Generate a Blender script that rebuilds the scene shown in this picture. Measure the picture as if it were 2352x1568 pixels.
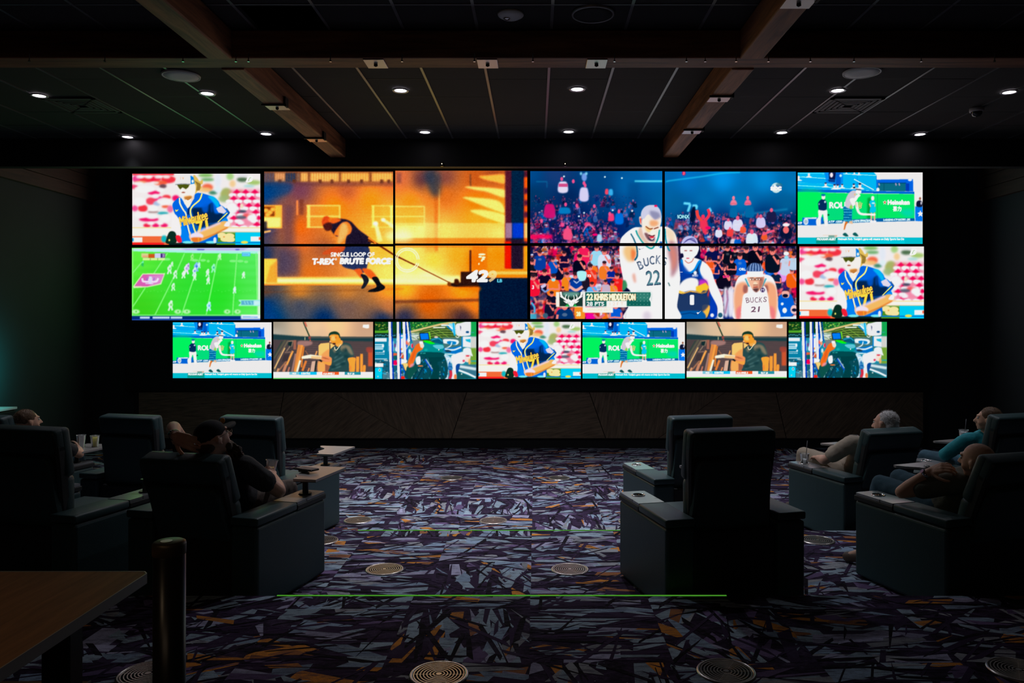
import bpy, bmesh, math, random
from mathutils import Vector, Matrix, Euler, noise

# ------------------------------------------------------------------ scene, camera, world, exposure
scene = bpy.context.scene
for o in list(bpy.data.objects):
    bpy.data.objects.remove(o)
col = scene.collection
EYE = 2.06                       # eye height above the lowest floor
FPX = 1786.0                     # focal length in pixels of the 2352 wide frame
cam_data = bpy.data.cameras.new('camera')
cam = bpy.data.objects.new('camera', cam_data)
col.objects.link(cam)
cam.location = (0, 0, EYE)
cam.rotation_euler = (math.pi / 2, 0, 0)
cam_data.sensor_width = 36
cam_data.lens = 36 * FPX / 2352
cam_data.shift_x = -53 / 2352
cam_data.shift_y = -46 / 2352
cam_data.clip_start = .05
scene.camera = cam
scene.view_settings.view_transform = 'Standard'
scene.view_settings.look = 'None'
scene.view_settings.gamma = 1
scene.view_settings.exposure = 0
scene.view_settings.use_curve_mapping = False
scene.cycles.use_denoising = True
scene.cycles.max_bounces = 6
scene.cycles.diffuse_bounces = 3
scene.cycles.glossy_bounces = 3
scene.cycles.sample_clamp_indirect = 3
world = bpy.data.worlds.new('world')
scene.world = world
world.use_nodes = True
world.node_tree.nodes['Background'].inputs[0].default_value = (.3, .5, .6, 1)
world.node_tree.nodes['Background'].inputs[1].default_value = .0015

# light levels
DOWNLIGHT_W = 80.0               # each ceiling downlight's beam
TEAL_W = 42.0                     # unseen teal lights added for the glow on both side walls
REAR_W = 7.0                    # the dim bar behind the seats

H1, H2 = EYE - 1.72, EYE - 1.89  # floor levels of the upper and the middle tier
STEP1, STEP2 = 4.876, 7.03       # where the tiers end
CEIL = EYE + 2.416
WALLY = 12.73                    # back wall
XL, XR = -7.25, 7.3


def lamp(name, kind, loc, power, color, **kw):
    d = bpy.data.lights.new(name, kind)
    d.energy = power
    d.color = color
    for k, v in kw.items():
        setattr(d, k, v)
    o = bpy.data.objects.new(name, d)
    col.objects.link(o)
    o.location = loc
    return o


# dim lamps of the bar behind the seats, and added lights: one for the table, teal ones without fixtures for the side walls
o = lamp('bar_light', 'AREA', (-1.5, -2.6, 4.2), REAR_W, (1, .72, .48), shape='RECTANGLE', size=3.0, size_y=.6)
o.rotation_euler = (math.radians(25), 0, 0)
o = lamp('table_fill_light', 'SPOT', (-2.3, .3, 3.5), 16.0, (1, .70, .42), spot_size=math.radians(72), spot_blend=.9, shadow_soft_size=.08)  # unseen spot added to brighten the tabletop
o.rotation_euler = (math.radians(28), 0, 0)
for wx, wy, sg, pw in ((XL + .55, 9.95, 1, TEAL_W), (XR - .55, 10.3, -1, TEAL_W * .25)):
    o = lamp('teal_glow_light', 'SPOT', (wx, wy, 1.45), pw, (.03, .8, .75), spot_size=math.radians(150), spot_blend=1, shadow_soft_size=.12)
    o.rotation_euler = (0, sg * math.pi / 2, 0)


def px(x, y, d):
    """the point at depth d seen at pixel x, y of the photograph"""
    return Vector(((x - 1229) * d / FPX, d, EYE - (y - 738) * d / FPX))


# ------------------------------------------------------------------ helpers
def tag(o, label=None, cat=None, group=None, kind=None):
    if label:
        o['label'] = label
    if cat:
        o['category'] = cat
    if group:
        o['group'] = group
    if kind:
        o['kind'] = kind
    return o


def empty(name, loc, rz=0, label=None, cat=None, group=None):
    o = bpy.data.objects.new(name, None)
    o.empty_display_size = .1
    col.objects.link(o)
    o.location = loc
    o.rotation_euler = (0, 0, rz)
    return tag(o, label, cat, group)


def obj(name, bm, mat, parent=None, smooth=False):
    me = bpy.data.meshes.new(name)
    bmesh.ops.recalc_face_normals(bm, faces=bm.faces)
    bm.to_mesh(me)
    bm.free()
    if smooth:
        for p in me.polygons:
            p.use_smooth = True
    o = bpy.data.objects.new(name, me)
    col.objects.link(o)
    for m in (mat if isinstance(mat, (list, tuple)) else [mat]):
        me.materials.append(m)
    if parent:
        o.parent = parent
    return o


def copy_tree(o, parent=None):
    c = o.copy()
    col.objects.link(c)
    if parent:
        c.parent = parent
    for ch in o.children:
        copy_tree(ch, c)
    return c


def nb():
    return bmesh.new()


def box(bm, x0, x1, y0, y1, z0, z1, bev=0, seg=2, M=None):
    r = bmesh.ops.create_cube(bm, size=1)
    vs = r['verts']
    for v in vs:
        v.co = Vector(((x0 + x1) / 2 + v.co.x * (x1 - x0), (y0 + y1) / 2 + v.co.y * (y1 - y0), (z0 + z1) / 2 + v.co.z * (z1 - z0)))
    if bev:
        es = list({e for v in vs for e in v.link_edges})
        rr = bmesh.ops.bevel(bm, geom=es, offset=bev, segments=seg, profile=.5, affect='EDGES')
        vs = list({v for f in rr['faces'] for v in f.verts} | {v for v in vs if v.is_valid})
    if M is not None:
        for v in vs:
            v.co = M @ v.co
    return vs


def cyl(bm, c, r, h, seg=24, r2=None, bev=0):
    """upright cylinder standing on c"""
    rr = bmesh.ops.create_cone(bm, cap_ends=True, segments=seg, radius1=r, radius2=r if r2 is None else r2, depth=h)
    for v in rr['verts']:
        v.co += Vector(c) + Vector((0, 0, h / 2))
    if bev:
        es = [e for e in {e for v in rr['verts'] for e in v.link_edges} if abs(e.verts[0].co.z - e.verts[1].co.z) < 1e-6]
        bmesh.ops.bevel(bm, geom=es, offset=bev, segments=3, profile=.5, affect='EDGES')


def lathe(bm, prof, c=(0, 0, 0), seg=32):
    """closed ring of quads turned about z; prof = [(r, z)]"""
    rings = []
    for r, z in prof:
        rings.append([bm.verts.new((c[0] + r * math.cos(2 * math.pi * k / seg), c[1] + r * math.sin(2 * math.pi * k / seg), c[2] + z)) for k in range(seg)])
    for a, b in zip(rings, rings[1:]):
        for k in range(seg):
            bm.faces.new((a[k], a[(k + 1) % seg], b[(k + 1) % seg], b[k]))
    return rings


def prism(bm, pts, z0, z1):
    a = [bm.verts.new((x, y, z0)) for x, y in pts]
    b = [bm.verts.new((x, y, z1)) for x, y in pts]
    bm.faces.new(a[::-1])
    bm.faces.new(b)
    n = len(pts)
    for k in range(n):
        bm.faces.new((a[k], a[(k + 1) % n], b[(k + 1) % n], b[k]))


# ------------------------------------------------------------------ materials
def mat(name, color, rough=.6, metal=0, bump=0, bscale=60, spec=.5, var=0, vscale=8):
    m = bpy.data.materials.new(name)
    m.use_nodes = True
    nt = m.node_tree
    p = nt.nodes['Principled BSDF']
    p.inputs['Base Color'].default_value = (*color, 1)
    p.inputs['Roughness'].default_value = rough
    p.inputs['Metallic'].default_value = metal
    p.inputs['Specular IOR Level'].default_value = spec
    tc = nt.nodes.new('ShaderNodeTexCoord')
    if var:
        n = nt.nodes.new('ShaderNodeTexNoise')
        n.inputs['Scale'].default_value = vscale
        n.inputs['Detail'].default_value = 4
        nt.links.new(tc.outputs['Object'], n.inputs['Vector'])
        mx = nt.nodes.new('ShaderNodeMix')
        mx.data_type = 'RGBA'
        nt.links.new(n.outputs['Fac'], mx.inputs[0])
        mx.inputs[6].default_value = (*[c * (1 - var) for c in color], 1)
        mx.inputs[7].default_value = (*[min(1, c * (1 + var)) for c in color], 1)
        nt.links.new(mx.outputs[2], p.inputs['Base Color'])
    if bump:
        n = nt.nodes.new('ShaderNodeTexNoise')
        n.inputs['Scale'].default_value = bscale
        n.inputs['Detail'].default_value = 3
        nt.links.new(tc.outputs['Object'], n.inputs['Vector'])
        b = nt.nodes.new('ShaderNodeBump')
        b.inputs['Strength'].default_value = bump
        b.inputs['Distance'].default_value = .004
        nt.links.new(n.outputs['Fac'], b.inputs['Height'])
        nt.links.new(b.outputs[0], p.inputs['Normal'])
    return m


def emit(name, color, strength):
    m = bpy.data.materials.new(name)
    m.use_nodes = True
    nt = m.node_tree
    nt.nodes.clear()
    e = nt.nodes.new('ShaderNodeEmission')
    e.inputs[0].default_value = (*color, 1)
    e.inputs[1].default_value = strength
    out = nt.nodes.new('ShaderNodeOutputMaterial')
    nt.links.new(e.outputs[0], out.inputs[0])
    return m


def wood(name, c0, c1, scale=(1, 12, 12), rough=.55, coords='Object'):
    m = bpy.data.materials.new(name)
    m.use_nodes = True
    nt = m.node_tree
    p = nt.nodes['Principled BSDF']
    p.inputs['Roughness'].default_value = rough
    tc = nt.nodes.new('ShaderNodeTexCoord')
    mp = nt.nodes.new('ShaderNodeMapping')
    mp.inputs['Scale'].default_value = scale
    nt.links.new(tc.outputs[coords], mp.inputs['Vector'])
    n = nt.nodes.new('ShaderNodeTexNoise')
    n.inputs['Scale'].default_value = 2.2
    n.inputs['Detail'].default_value = 8
    n.inputs['Roughness'].default_value = .65
    n.inputs['Distortion'].default_value = .6
    nt.links.new(mp.outputs[0], n.inputs['Vector'])
    r = nt.nodes.new('ShaderNodeValToRGB')
    r.color_ramp.elements[0].position = .32
    r.color_ramp.elements[0].color = (*c0, 1)
    r.color_ramp.elements[1].position = .68
    r.color_ramp.elements[1].color = (*c1, 1)
    nt.links.new(n.outputs['Fac'], r.inputs[0])
    nt.links.new(r.outputs[0], p.inputs['Base Color'])
    b = nt.nodes.new('ShaderNodeBump')
    b.inputs['Strength'].default_value = .3
    b.inputs['Distance'].default_value = .003
    nt.links.new(n.outputs['Fac'], b.inputs['Height'])
    nt.links.new(b.outputs[0], p.inputs['Normal'])
    return m


def carpet_material(attr):
    """cut-pile carpet: yarn speckle and worn streaks over either the dark purple ground or the shards' own dye"""
    m = bpy.data.materials.new('carpet_shards' if attr else 'carpet_ground')
    m.use_nodes = True
    nt = m.node_tree
    N, K = nt.nodes.new, nt.links.new
    p = nt.nodes['Principled BSDF']
    p.inputs['Roughness'].default_value = .95
    p.inputs['Specular IOR Level'].default_value = .1
    geo = N('ShaderNodeNewGeometry')

    def noise_(scale, detail=3, sc=None, rough=.6):
        n = N('ShaderNodeTexNoise')
        n.inputs['Scale'].default_value = scale
        n.inputs['Detail'].default_value = detail
        n.inputs['Roughness'].default_value = rough
        if sc:
            mp = N('ShaderNodeMapping')
            mp.inputs['Scale'].default_value = sc
            K(geo.outputs['Position'], mp.inputs['Vector'])
            K(mp.outputs[0], n.inputs['Vector'])
        else:
            K(geo.outputs['Position'], n.inputs['Vector'])
        return n.outputs['Fac']

    def ramp(fac, stops):
        n = N('ShaderNodeValToRGB')
        el = n.color_ramp.elements
        el[0].position, el[0].color = stops[0][0], (*stops[0][1], 1)
        el[1].position, el[1].color = stops[1][0], (*stops[1][1], 1)
        for q, c in stops[2:]:
            e = el.new(q)
            e.color = (*c, 1)
        K(fac, n.inputs[0])
        return n.outputs[0]

    def mix(f, a, b, blend='MIX'):
        n = N('ShaderNodeMix')
        n.data_type = 'RGBA'
        n.blend_type = blend
        if isinstance(f, (int, float)):
            n.inputs[0].default_value = f
        else:
            K(f, n.inputs[0])
        for i, v in ((6, a), (7, b)):
            if isinstance(v, tuple):
                n.inputs[i].default_value = (*v, 1)
            else:
                K(v, n.inputs[i])
        return n.outputs[2]
    if attr:
        at = N('ShaderNodeAttribute')
        at.attribute_name = 'dye'
        c = at.outputs['Color']
        w = ramp(noise_(1, 6, (9, 46, 1), .75), [(.50, (0, 0, 0)), (.62, (.62, .62, .62))])
        c = mix(w, c, (.06, .045, .085))
        w = ramp(noise_(5, 5, None, .8), [(.52, (0, 0, 0)), (.66, (.45, .45, .45))])
        c = mix(w, c, (.09, .07, .13))
    else:
        c = ramp(noise_(1, 7, (7, 16, 1), .8), [(.38, (.010, .009, .015)), (.52, (.042, .026, .060)), (.66, (.11, .075, .15))])
    yn = noise_(240, 2)
    c = mix(.9, c, mix(yn, (.30, .30, .30), (1.7, 1.7, 1.7)), 'MULTIPLY')
    K(c, p.inputs['Base Color'])
    b = N('ShaderNodeBump')
    b.inputs['Strength'].default_value = .4
    b.inputs['Distance'].default_value = .004
    K(yn, b.inputs['Height'])
    K(b.outputs[0], p.inputs['Normal'])
    return m


M_CARPET = carpet_material(False)
M_SHARDS = carpet_material(True)
M_BLACK = mat('black_paint', (.012, .013, .014), .7)
M_WALL = mat('dark_teal_wall', (.035, .045, .05), .85, var=.15, vscale=2)
M_CEIL = mat('dark_ceiling_tile', (.035, .033, .034), .9, bump=.3, bscale=90, var=.2, vscale=1.5)
M_GRID = mat('grid_metal', (.20, .20, .21), .38, .5)
M_LEATHER = mat('black_leather', (.030, .072, .078), .45, bump=.25, bscale=160)
M_SHELL = mat('black_vinyl', (.016, .018, .019), .5, bump=.15, bscale=120)
M_CONSOLE = mat('grey_console_top', (.24, .25, .26), .22, spec=.9)
M_CHROME = mat('brushed_metal', (.75, .73, .70), .22, 1)
M_ALU = mat('grille_aluminium', (.62, .57, .53), .30, .9)
M_PIT = mat('grille_pit', (.01, .01, .01), .9)
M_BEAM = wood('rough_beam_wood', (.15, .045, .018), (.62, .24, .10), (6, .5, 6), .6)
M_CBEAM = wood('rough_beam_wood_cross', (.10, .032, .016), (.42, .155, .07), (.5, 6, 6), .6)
M_TABLE = wood('table_wood', (.24, .095, .03), (.46, .20, .07), (8, .8, 8), .6)
M_STEEL = mat('painted_steel', (.5, .5, .5), .35, .7)
M_TRAY = mat('tray_laminate', (.36, .345, .335), .26, spec=.9)
M_PLASTIC = mat('black_plastic', (.015, .015, .016), .35)
M_WHITE = mat('white_plastic', (.62, .62, .62), .5)
M_SPK = mat('speaker_mesh', (.85, .87, .87), .7, bump=.4, bscale=500)
M_SKIN = mat('warm_skin', (.82, .48, .33), .5, bump=.2, bscale=90, var=.12, vscale=14)
M_SKIN2 = mat('ruddy_skin', (.84, .47, .34), .48, bump=.2, bscale=90, var=.15, vscale=14)
# ------------------------------------------------------------------ the room
def struct(name, bm, m, smooth=False):
    return tag(obj(name, bm, m, None, smooth), kind='structure')


YB = -3.2
bm = nb()
box(bm, XL, XR, YB, STEP1, -.25, H1)
box(bm, XL, XR, STEP1, STEP2, -.25, H2)
box(bm, XL, XR, STEP2, WALLY, -.25, 0)
FLOOR = struct('floor', bm, M_CARPET)


def clip_poly(p, x0, x1, y0, y1):
    for ax, lim, sg in ((0, x0, 1), (0, x1, -1), (1, y0, 1), (1, y1, -1)):
        out = []
        for i in range(len(p)):
            a, b = p[i], p[(i + 1) % len(p)]
            ia, ib = sg * (a[ax] - lim) >= 0, sg * (b[ax] - lim) >= 0
            if ia:
                out.append(a)
            if ia != ib:
                t = (lim - a[ax]) / (b[ax] - a[ax])
                out.append((a[0] + t * (b[0] - a[0]), a[1] + t * (b[1] - a[1])))
        p = out
        if len(p) < 3:
            return []
    return p


# the woven pattern: slivers of slate, lavender, mauve and orange on each carpet tile
def carpet_pattern():
    r = random.Random(11)
    T = .73
    slate, blue, lav, grey, mauve, orange, rust, plum, black = (.42, .55, .66), (.34, .46, .62), (.48, .47, .66), (.44, .46, .50), (.22, .15, .31), (.85, .33, .06), (.50, .20, .08), (.052, .030, .075), (.010, .008, .013)
    bm = nb()
    cl = bm.loops.layers.float_color.new('dye')
    for i in range(-10, 11):
        for j in range(0, 18):
            tx, ty = -.03 + i * T, 1.0 + j * T
            if abs(tx) - T > .72 * (ty + T) + .6 or tx + T < XL or tx > XR:
                continue
            u = r.random()
            th = 0 if u < .55 else (math.pi / 2 if u < .68 else r.uniform(-.6, .6))
            wild = r.random() < .28
            n = 42
            for k in range(n + 30):
                dark = k >= n
                a = th + r.gauss(0, .55 if wild else .22)
                if dark and r.random() < .35:
                    a += r.uniform(.5, 1.3)
                L = r.uniform(.10, .42) if not dark else r.uniform(.15, .55)
                w0, w1 = (r.uniform(.018, .115), r.uniform(.004, .115)) if not dark else (r.uniform(.005, .038), r.uniform(.002, .038))
                if not dark and r.random() < .25:
                    w1 = .001
                cx, cy = tx + r.random() * T, ty + r.random() * T
                ca, sa = math.cos(a), math.sin(a)
                sk = r.uniform(-.09, .09)
                q = [(-L / 2, -w0 / 2), (L / 2, -w1 / 2), (L / 2 + sk, w1 / 2), (-L / 2 + sk, w0 / 2)]
                q = [(cx + x * ca - y * sa, cy + x * sa + y * ca) for x, y in q]
                v = r.random()
                if dark:
                    c = black if v < .5 else plum
                else:
                    c = slate if v < .28 else blue if v < .45 else lav if v < .57 else grey if v < .68 else mauve if v < .76 else orange if v < .82 else rust if v < .84 else plum
                f_ = r.uniform(.75, 1.15)
                h0 = .0004 + .0016 * (k / (n + 26.0)) + .0002 * r.random()
                for y0, y1, z in ((YB, STEP1 - .003, H1), (STEP1 + .013, STEP2 - .003, H2), (STEP2 + .013, WALLY, 0)):
                    p = clip_poly(q, max(tx, XL), min(tx + T, XR), max(ty, y0), min(ty + T, y1))
                    if len(p) < 3:
                        continue
                    vs = [bm.verts.new((x, y, z + h0)) for x, y in p]
                    try:
                        f = bm.faces.new(vs)
                    except ValueError:
                        continue
                    for lp in f.loops:
                        lp[cl] = (c[0] * f_, c[1] * f_, c[2] * f_, 1)
    me = bpy.data.meshes.new('carpet_pattern')
    bmesh.ops.recalc_face_normals(bm, faces=bm.faces)
    for f in bm.faces:
        if f.normal.z < 0:
            f.normal_flip()
    bm.to_mesh(me)
    bm.free()
    me.materials.append(M_SHARDS)
    o = bpy.data.objects.new('carpet_pattern', me)
    col.objects.link(o)
    o.parent = FLOOR
    return o


carpet_pattern()
bm = nb()
box(bm, XL, XR, STEP1 - .001, STEP1 + .012, H2, H1 - .012)
box(bm, XL, XR, STEP2 - .001, STEP2 + .012, 0, H2 - .012)
struct('trim_1', bm, M_BLACK)

# ceiling boards with a hole where one tile is missing, and the light metal grid under them
bm = nb()
G = .61
gx0 = .134
gy0 = 7.76
kx = [gx0 + G * k for k in range(-13, 13)]
ky = [gy0 + G * k for k in range(-18, 5)]
kx = [x for x in kx if XL < x < XR]
ky = [y for y in ky if YB < y < 10.25]
hole = (gx0 - 4 * G, gy0 - 3 * G)     # tile seen as a black opening
xs = [XL] + kx + [XR]
ys = [YB] + ky + [10.3]
r = random.Random(2)
for i in range(len(xs) - 1):
    for j in range(len(ys) - 1):
        if abs(xs[i] - hole[0]) < .02 and abs(ys[j] - hole[1]) < .02:
            continue
        z = CEIL + .004 * r.random()
        box(bm, xs[i] + .004, xs[i + 1] - .004, ys[j] + .004, ys[j + 1] - .004, z, z + .02)
box(bm, XL, XR, 10.3, WALLY, 4.86, 4.9)
struct('ceiling', bm, M_CEIL)
bm = nb()
box(bm, XL, XR, YB, 10.3, CEIL + .42, CEIL + .45)
struct('trim_8', bm, M_BLACK)
bm = nb()
for x in kx:
    box(bm, x - .012, x + .012, YB, 10.25, CEIL - .006, CEIL + .03)
for y in ky:
    if y < 6.7:
        box(bm, XL, XR, y - .010, y + .010, CEIL - .003, CEIL + .028)
struct('trim_2', bm, M_GRID)
bm = nb()
for y in ky:
    if y > 6.7:
        box(bm, XL, XR, y - .008, y + .008, CEIL + .002, CEIL + .028)
struct('trim_10', bm, M_BLACK)  # far crossbars of the same grid: missing glints put into the colour

bm = nb()
box(bm, XL, XR, WALLY, WALLY + .1, -.25, 4.9)
struct('wall_back', bm, M_WALL)
bm = nb()
box(bm, XL - .1, XL, YB, WALLY, -.25, 4.9)
struct('wall_left', bm, M_WALL)
bm = nb()
box(bm, XR, XR + .1, YB, WALLY, -.25, 4.9)
struct('wall_right', bm, M_WALL)
bm = nb()
box(bm, XL, XR, YB - .1, YB, -.25, 4.9)
struct('wall_front', bm, M_WALL)
# boarded band high on both side walls
M_BAND = wood('dark_wall_boards', (.045, .028, .020), (.09, .05, .035), (3, .6, 8), .7)
for sx, nme in ((-1, 'trim_3'), (1, 'trim_4')):
    bm = nb()
    xa = XL + .001 if sx < 0 else XR - .07
    for k in range(3):
        z = EYE + 1.95 + k * .20
        box(bm, xa, xa + .069, YB + .01, WALLY - .02, z, z + .192, .004, 1)
    struct(nme, bm, M_BAND)

# header over the screens and the black box the screens hang on
bm = nb()
box(bm, XL + .071, XR - .071, 10.27, 10.40, 4.105, 4.85)
struct('trim_5', bm, M_BLACK)
VX0, VX1 = px(288, 0, 12.62)[0], px(2145, 0, 12.62)[0]
bm = nb()
box(bm, VX0, VX1, 12.62, WALLY - .001, px(0, 898, 12.62)[2], 4.84, .01, 1)
struct('trim_9', bm, M_BLACK)

# panelled dado below the screens: veneer triangles with dark joints
bm = nb()
ZT, ZB = px(0, 901, 12.6)[2], px(0, 1006, 12.6)[2]
X0, X1 = px(318, 0, 12.6)[0], px(2120, 0, 12.6)[0]
sp = [(318, 318), (652, 634), (765, 946), (1072, 1037), (1354, 1391), (1665, 1512), (1782, 1806), (2121, 1996), (2121, 2121)]
cl = bm.loops.layers.color.new('grain')
for k in range(len(sp) - 1):
    g = .006
    q = [(px(sp[k][1], 0, 12.6)[0] + g, ZB), (px(sp[k + 1][1], 0, 12.6)[0] - g, ZB), (px(sp[k + 1][0], 0, 12.6)[0] - g, ZT), (px(sp[k][0], 0, 12.6)[0] + g, ZT)]
    if q[2][0] <= q[3][0] + .01:
        q = q[:3]
    a = [bm.verts.new((x, 12.6, z)) for x, z in q]
    b = [bm.verts.new((x, 12.64, z)) for x, z in q]
    fs = [bm.faces.new(a), bm.faces.new(b[::-1])] + [bm.faces.new((a[i], b[i], b[(i + 1) % len(q)], a[(i + 1) % len(q)])) for i in range(len(q))]
    t = (.15, .5, .8, .25, .7, .05, .55, .9)[k % 8]
    for f in fs:
        for lp in f.loops:
            lp[cl] = (t, t, t, 1)
M_DADO = wood('veneer_panels', (.12, .085, .055), (.33, .235, .15), (1.4, 14, 14), .55)
nt = M_DADO.node_tree
mp = [n for n in nt.nodes if n.type == 'MAPPING'][0]
tc = [n for n in nt.nodes if n.type == 'TEX_COORD'][0]
at = nt.nodes.new('ShaderNodeAttribute')
at.attribute_name = 'grain'
ml = nt.nodes.new('ShaderNodeMath')
ml.operation = 'MULTIPLY'
ml.inputs[1].default_value = 3.1
nt.links.new(at.outputs['Fac'], ml.inputs[0])
rv = nt.nodes.new('ShaderNodeVectorRotate')
rv.rotation_type = 'Y_AXIS'
nt.links.new(tc.outputs['Object'], rv.inputs['Vector'])
nt.links.new(ml.outputs[0], rv.inputs['Angle'])
nt.links.new(rv.outputs[0], mp.inputs['Vector'])
struct('trim_6', bm, M_DADO)
bm = nb()
box(bm, X0 - .1, X1 + .1, 12.645, WALLY, .0, ZT + .02)
struct('trim_7', bm, M_BLACK)
bm = nb()
box(bm, X0 - .05, X1 + .05, 12.66, 12.70, 0, .12)
struct('baseboard_back', bm, M_BLACK)

# ------------------------------------------------------------------ beams
def plate_bm(x0, x1, y0, y1, z):
    bm = nb()
    box(bm, x0, x1, y0, y1, z - .008, z, .002, 1)
    return bm


def bolt_bm(x, y, z):
    bm = nb()
    cyl(bm, (x, y, z - .022), .016, .016, 4)
    cyl(bm, (x, y, z - .026), .008, .01, 8)
    return bm


BZ = EYE + 2.175
yc0, yc1 = 6.42, 6.68
M_GLOSSPLATE = mat('zinc_plate', (.62, .60, .56), .3, .6)
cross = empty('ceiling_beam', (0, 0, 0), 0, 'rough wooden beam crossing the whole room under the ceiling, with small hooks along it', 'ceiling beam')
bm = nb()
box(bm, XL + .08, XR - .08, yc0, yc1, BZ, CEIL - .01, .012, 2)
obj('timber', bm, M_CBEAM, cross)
for pxx in (863, 1120, 1370):
    xx = (pxx - 1229) * 6.55 / FPX
    p = obj('metal_plate', plate_bm(xx - .085, xx + .085, yc0 + .02, yc1 - .02, BZ - .001), M_GLOSSPLATE, cross)
    obj('bolt', bolt_bm(xx, (yc0 + yc1) / 2, BZ - .004), M_BLACK, p)
for pxx in (70, 243, 422, 543, 572, 760, 924, 1090, 1224, 1411, 1576, 1619, 1690, 1764, 1860, 1960, 2114, 2282):
    bm = nb()
    xx = (pxx - 1229) * 6.42 / FPX
    cyl(bm, (xx, yc0 - .012, BZ - .028), .005, .06, 6)
    cyl(bm, (xx, yc0 - .012, BZ - .036), .010, .012, 8)
    obj('hook', bm, M_CHROME, cross)
for x0, x1, plates, lab, tone in ((-2.70, -2.50, (7.84, 9.25), 'left of the two long wooden beams running towards the screen wall, lit orange', 0),
                                  (1.69, 1.885, (5.27, 7.55, 8.85), 'right of the two long wooden beams running towards the screen wall, lit purple', 1)):
    b = empty('ceiling_beam', (0, 0, 0), 0, lab, 'ceiling beam')
    bm = nb()
    box(bm, x0, x1, YB, yc0 - .002, BZ - .012, CEIL - .01, .012, 2)
    box(bm, x0, x1, yc1 + .002, 10.265, BZ - .012, CEIL - .01, .012, 2)
    obj('timber', bm, M_BEAM, b)
    for y in plates:
        p = obj('metal_plate', plate_bm(x0 - .004, x1 + .004, y - .09, y + .09, BZ - .013), M_GLOSSPLATE, b)
        obj('bolt', bolt_bm((x0 + x1) / 2, y, BZ - .016), M_BLACK, p)
        bm = nb()
        box(bm, x0 - .02, x1 + .02, y - .115, y - .095, BZ - .03, BZ - .0125)
        box(bm, x1 + .0005, x1 + .02, y - .115, y - .02, BZ - .03, BZ + .06)
        obj('bracket', bm, M_BLACK, b)

# ------------------------------------------------------------------ things in the ceiling
def ceil_at(x, y):
    d = 2.416 * FPX / (738 - y)
    return (x - 1229) * d / FPX, d


M_LED = emit('downlight_glow', (1.0, .90, 1.0), 9)
M_RIM = mat('downlight_rim', (.5, .5, .52), .3, .3)
dl = None
spots = [(90, 218, 'second from the left in the near row'), (476, 213, 'beside the left end of the round white speaker'), (920, 206, 'in the near row, left of the middle'), (1326, 203, 'in the near row, right of the middle'),
         (1924, 206, 'just below the round speaker on the right'), (2318, 210, 'at the far right corner of the frame'), (293, 313, 'in the far row, at its left end'), (611, 306, 'in the far row, left of the left wooden beam'),
         (976, 302, 'in the far row above the orange screens'), (1306, 301, 'in the far row above the basketball screens'), (1796, 303, 'in the far row, right of the right wooden beam'), (2113, 307, 'in the far row, at its right end')]
spots[0] = (90, 218, 'in the near row, at its left end')
for i, (x, y, w) in enumerate(spots):
    X, Y = ceil_at(x, y)
    if dl is None:
        dl = empty('downlight', (0, 0, 0))
        bm = nb()
        lathe(bm, [(.062, .02), (.062, -.004), (.082, -.008), (.086, -.002), (.086, .004)], (0, 0, 0), 28)
        obj('trim_ring', bm, M_RIM, dl, True)
        bm = nb()
        cyl(bm, (0, 0, 0), .063, .004, 28)
        obj('lens', bm, M_LED, dl)
        o = dl
    else:
        o = copy_tree(dl)
    o.location = (X, Y, CEIL - .008)
    tag(o, 'small round lit downlight ' + w, 'ceiling light', 'recessed downlights in the dark ceiling')
    s = lamp('downlight_beam', 'SPOT', (X, Y, CEIL - .03), DOWNLIGHT_W * (2.1 if 700 < x < 1500 else .5), (.88, .90, 1.0), spot_size=math.radians(118 if y < 260 else 72), spot_blend=1, shadow_soft_size=.06)
    if y > 260:
        s.rotation_euler = (math.radians(-13), 0, 0)


def speaker(x, y, r_, m, lab, name='ceiling_speaker'):
    X, Y = ceil_at(x, y)
    e = empty(name, (X, Y, CEIL - .008), 0, lab, 'ceiling speaker')
    bm = nb()
    lathe(bm, [(r_ - .012, .002), (r_ - .012, -.010), (r_, -.012), (r_ + .004, .004)], (0, 0, 0), 40)
    obj('rim', bm, m[0], e, True)
    bm = nb()
    lathe(bm, [(.0005, -.012), (r_ * .5, -.0115), (r_ - .012, -.009), (r_ - .012, .001), (.0005, .001)], (0, 0, 0), 40)
    obj('mesh_cover', bm, m[1], e, True)


speaker(416, 172, .175, (M_WHITE, M_SPK), 'round pale ceiling speaker left of the left wooden beam')
speaker(1980, 164, .175, (M_WHITE, M_SPK), 'round pale ceiling speaker right of the right wooden beam')
speaker(1362, 30, .165, (M_STEEL, mat('black_mesh', (.03, .03, .03), .7)), 'round dark ceiling speaker with a pale rim near the top edge')
X, Y = ceil_at(1173, 32)
e = empty('smoke_detector', (X, Y, CEIL), 0, 'round white domed detector on the ceiling beside the dark speaker', 'smoke detector')
bm = nb()
lathe(bm, [(.0005, -.035), (.07, -.032), (.10, -.014), (.105, 0), (.0005, 0)], (0, 0, 0), 32)
obj('body', bm, mat('detector_white', (.8, .8, .8), .3), e, True)
bm = nb()
lathe(bm, [(.0005, -.045), (.02, -.042), (.028, -.034), (.0005, -.034)], (-.03, 0, 0), 20)
obj('sensor', bm, M_CHROME, e, True)
X, Y = ceil_at(2243, 248)
e = empty('security_camera', (X, Y, CEIL - .001), 0, 'small white dome security camera on the ceiling at the right', 'camera')
bm = nb()
lathe(bm, [(.0005, 0), (.075, 0), (.075, -.035), (.068, -.045), (.0005, -.045)], (0, 0, 0), 28)
obj('housing', bm, M_WHITE, e, True)
bm = nb()
lathe(bm, [(.06, -.045), (.056, -.07), (.038, -.09), (.0005, -.10)], (0, 0, 0), 28)
obj('dome', bm, mat('dome_glass', (.02, .02, .025), .08, spec=.9), e, True)
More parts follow.
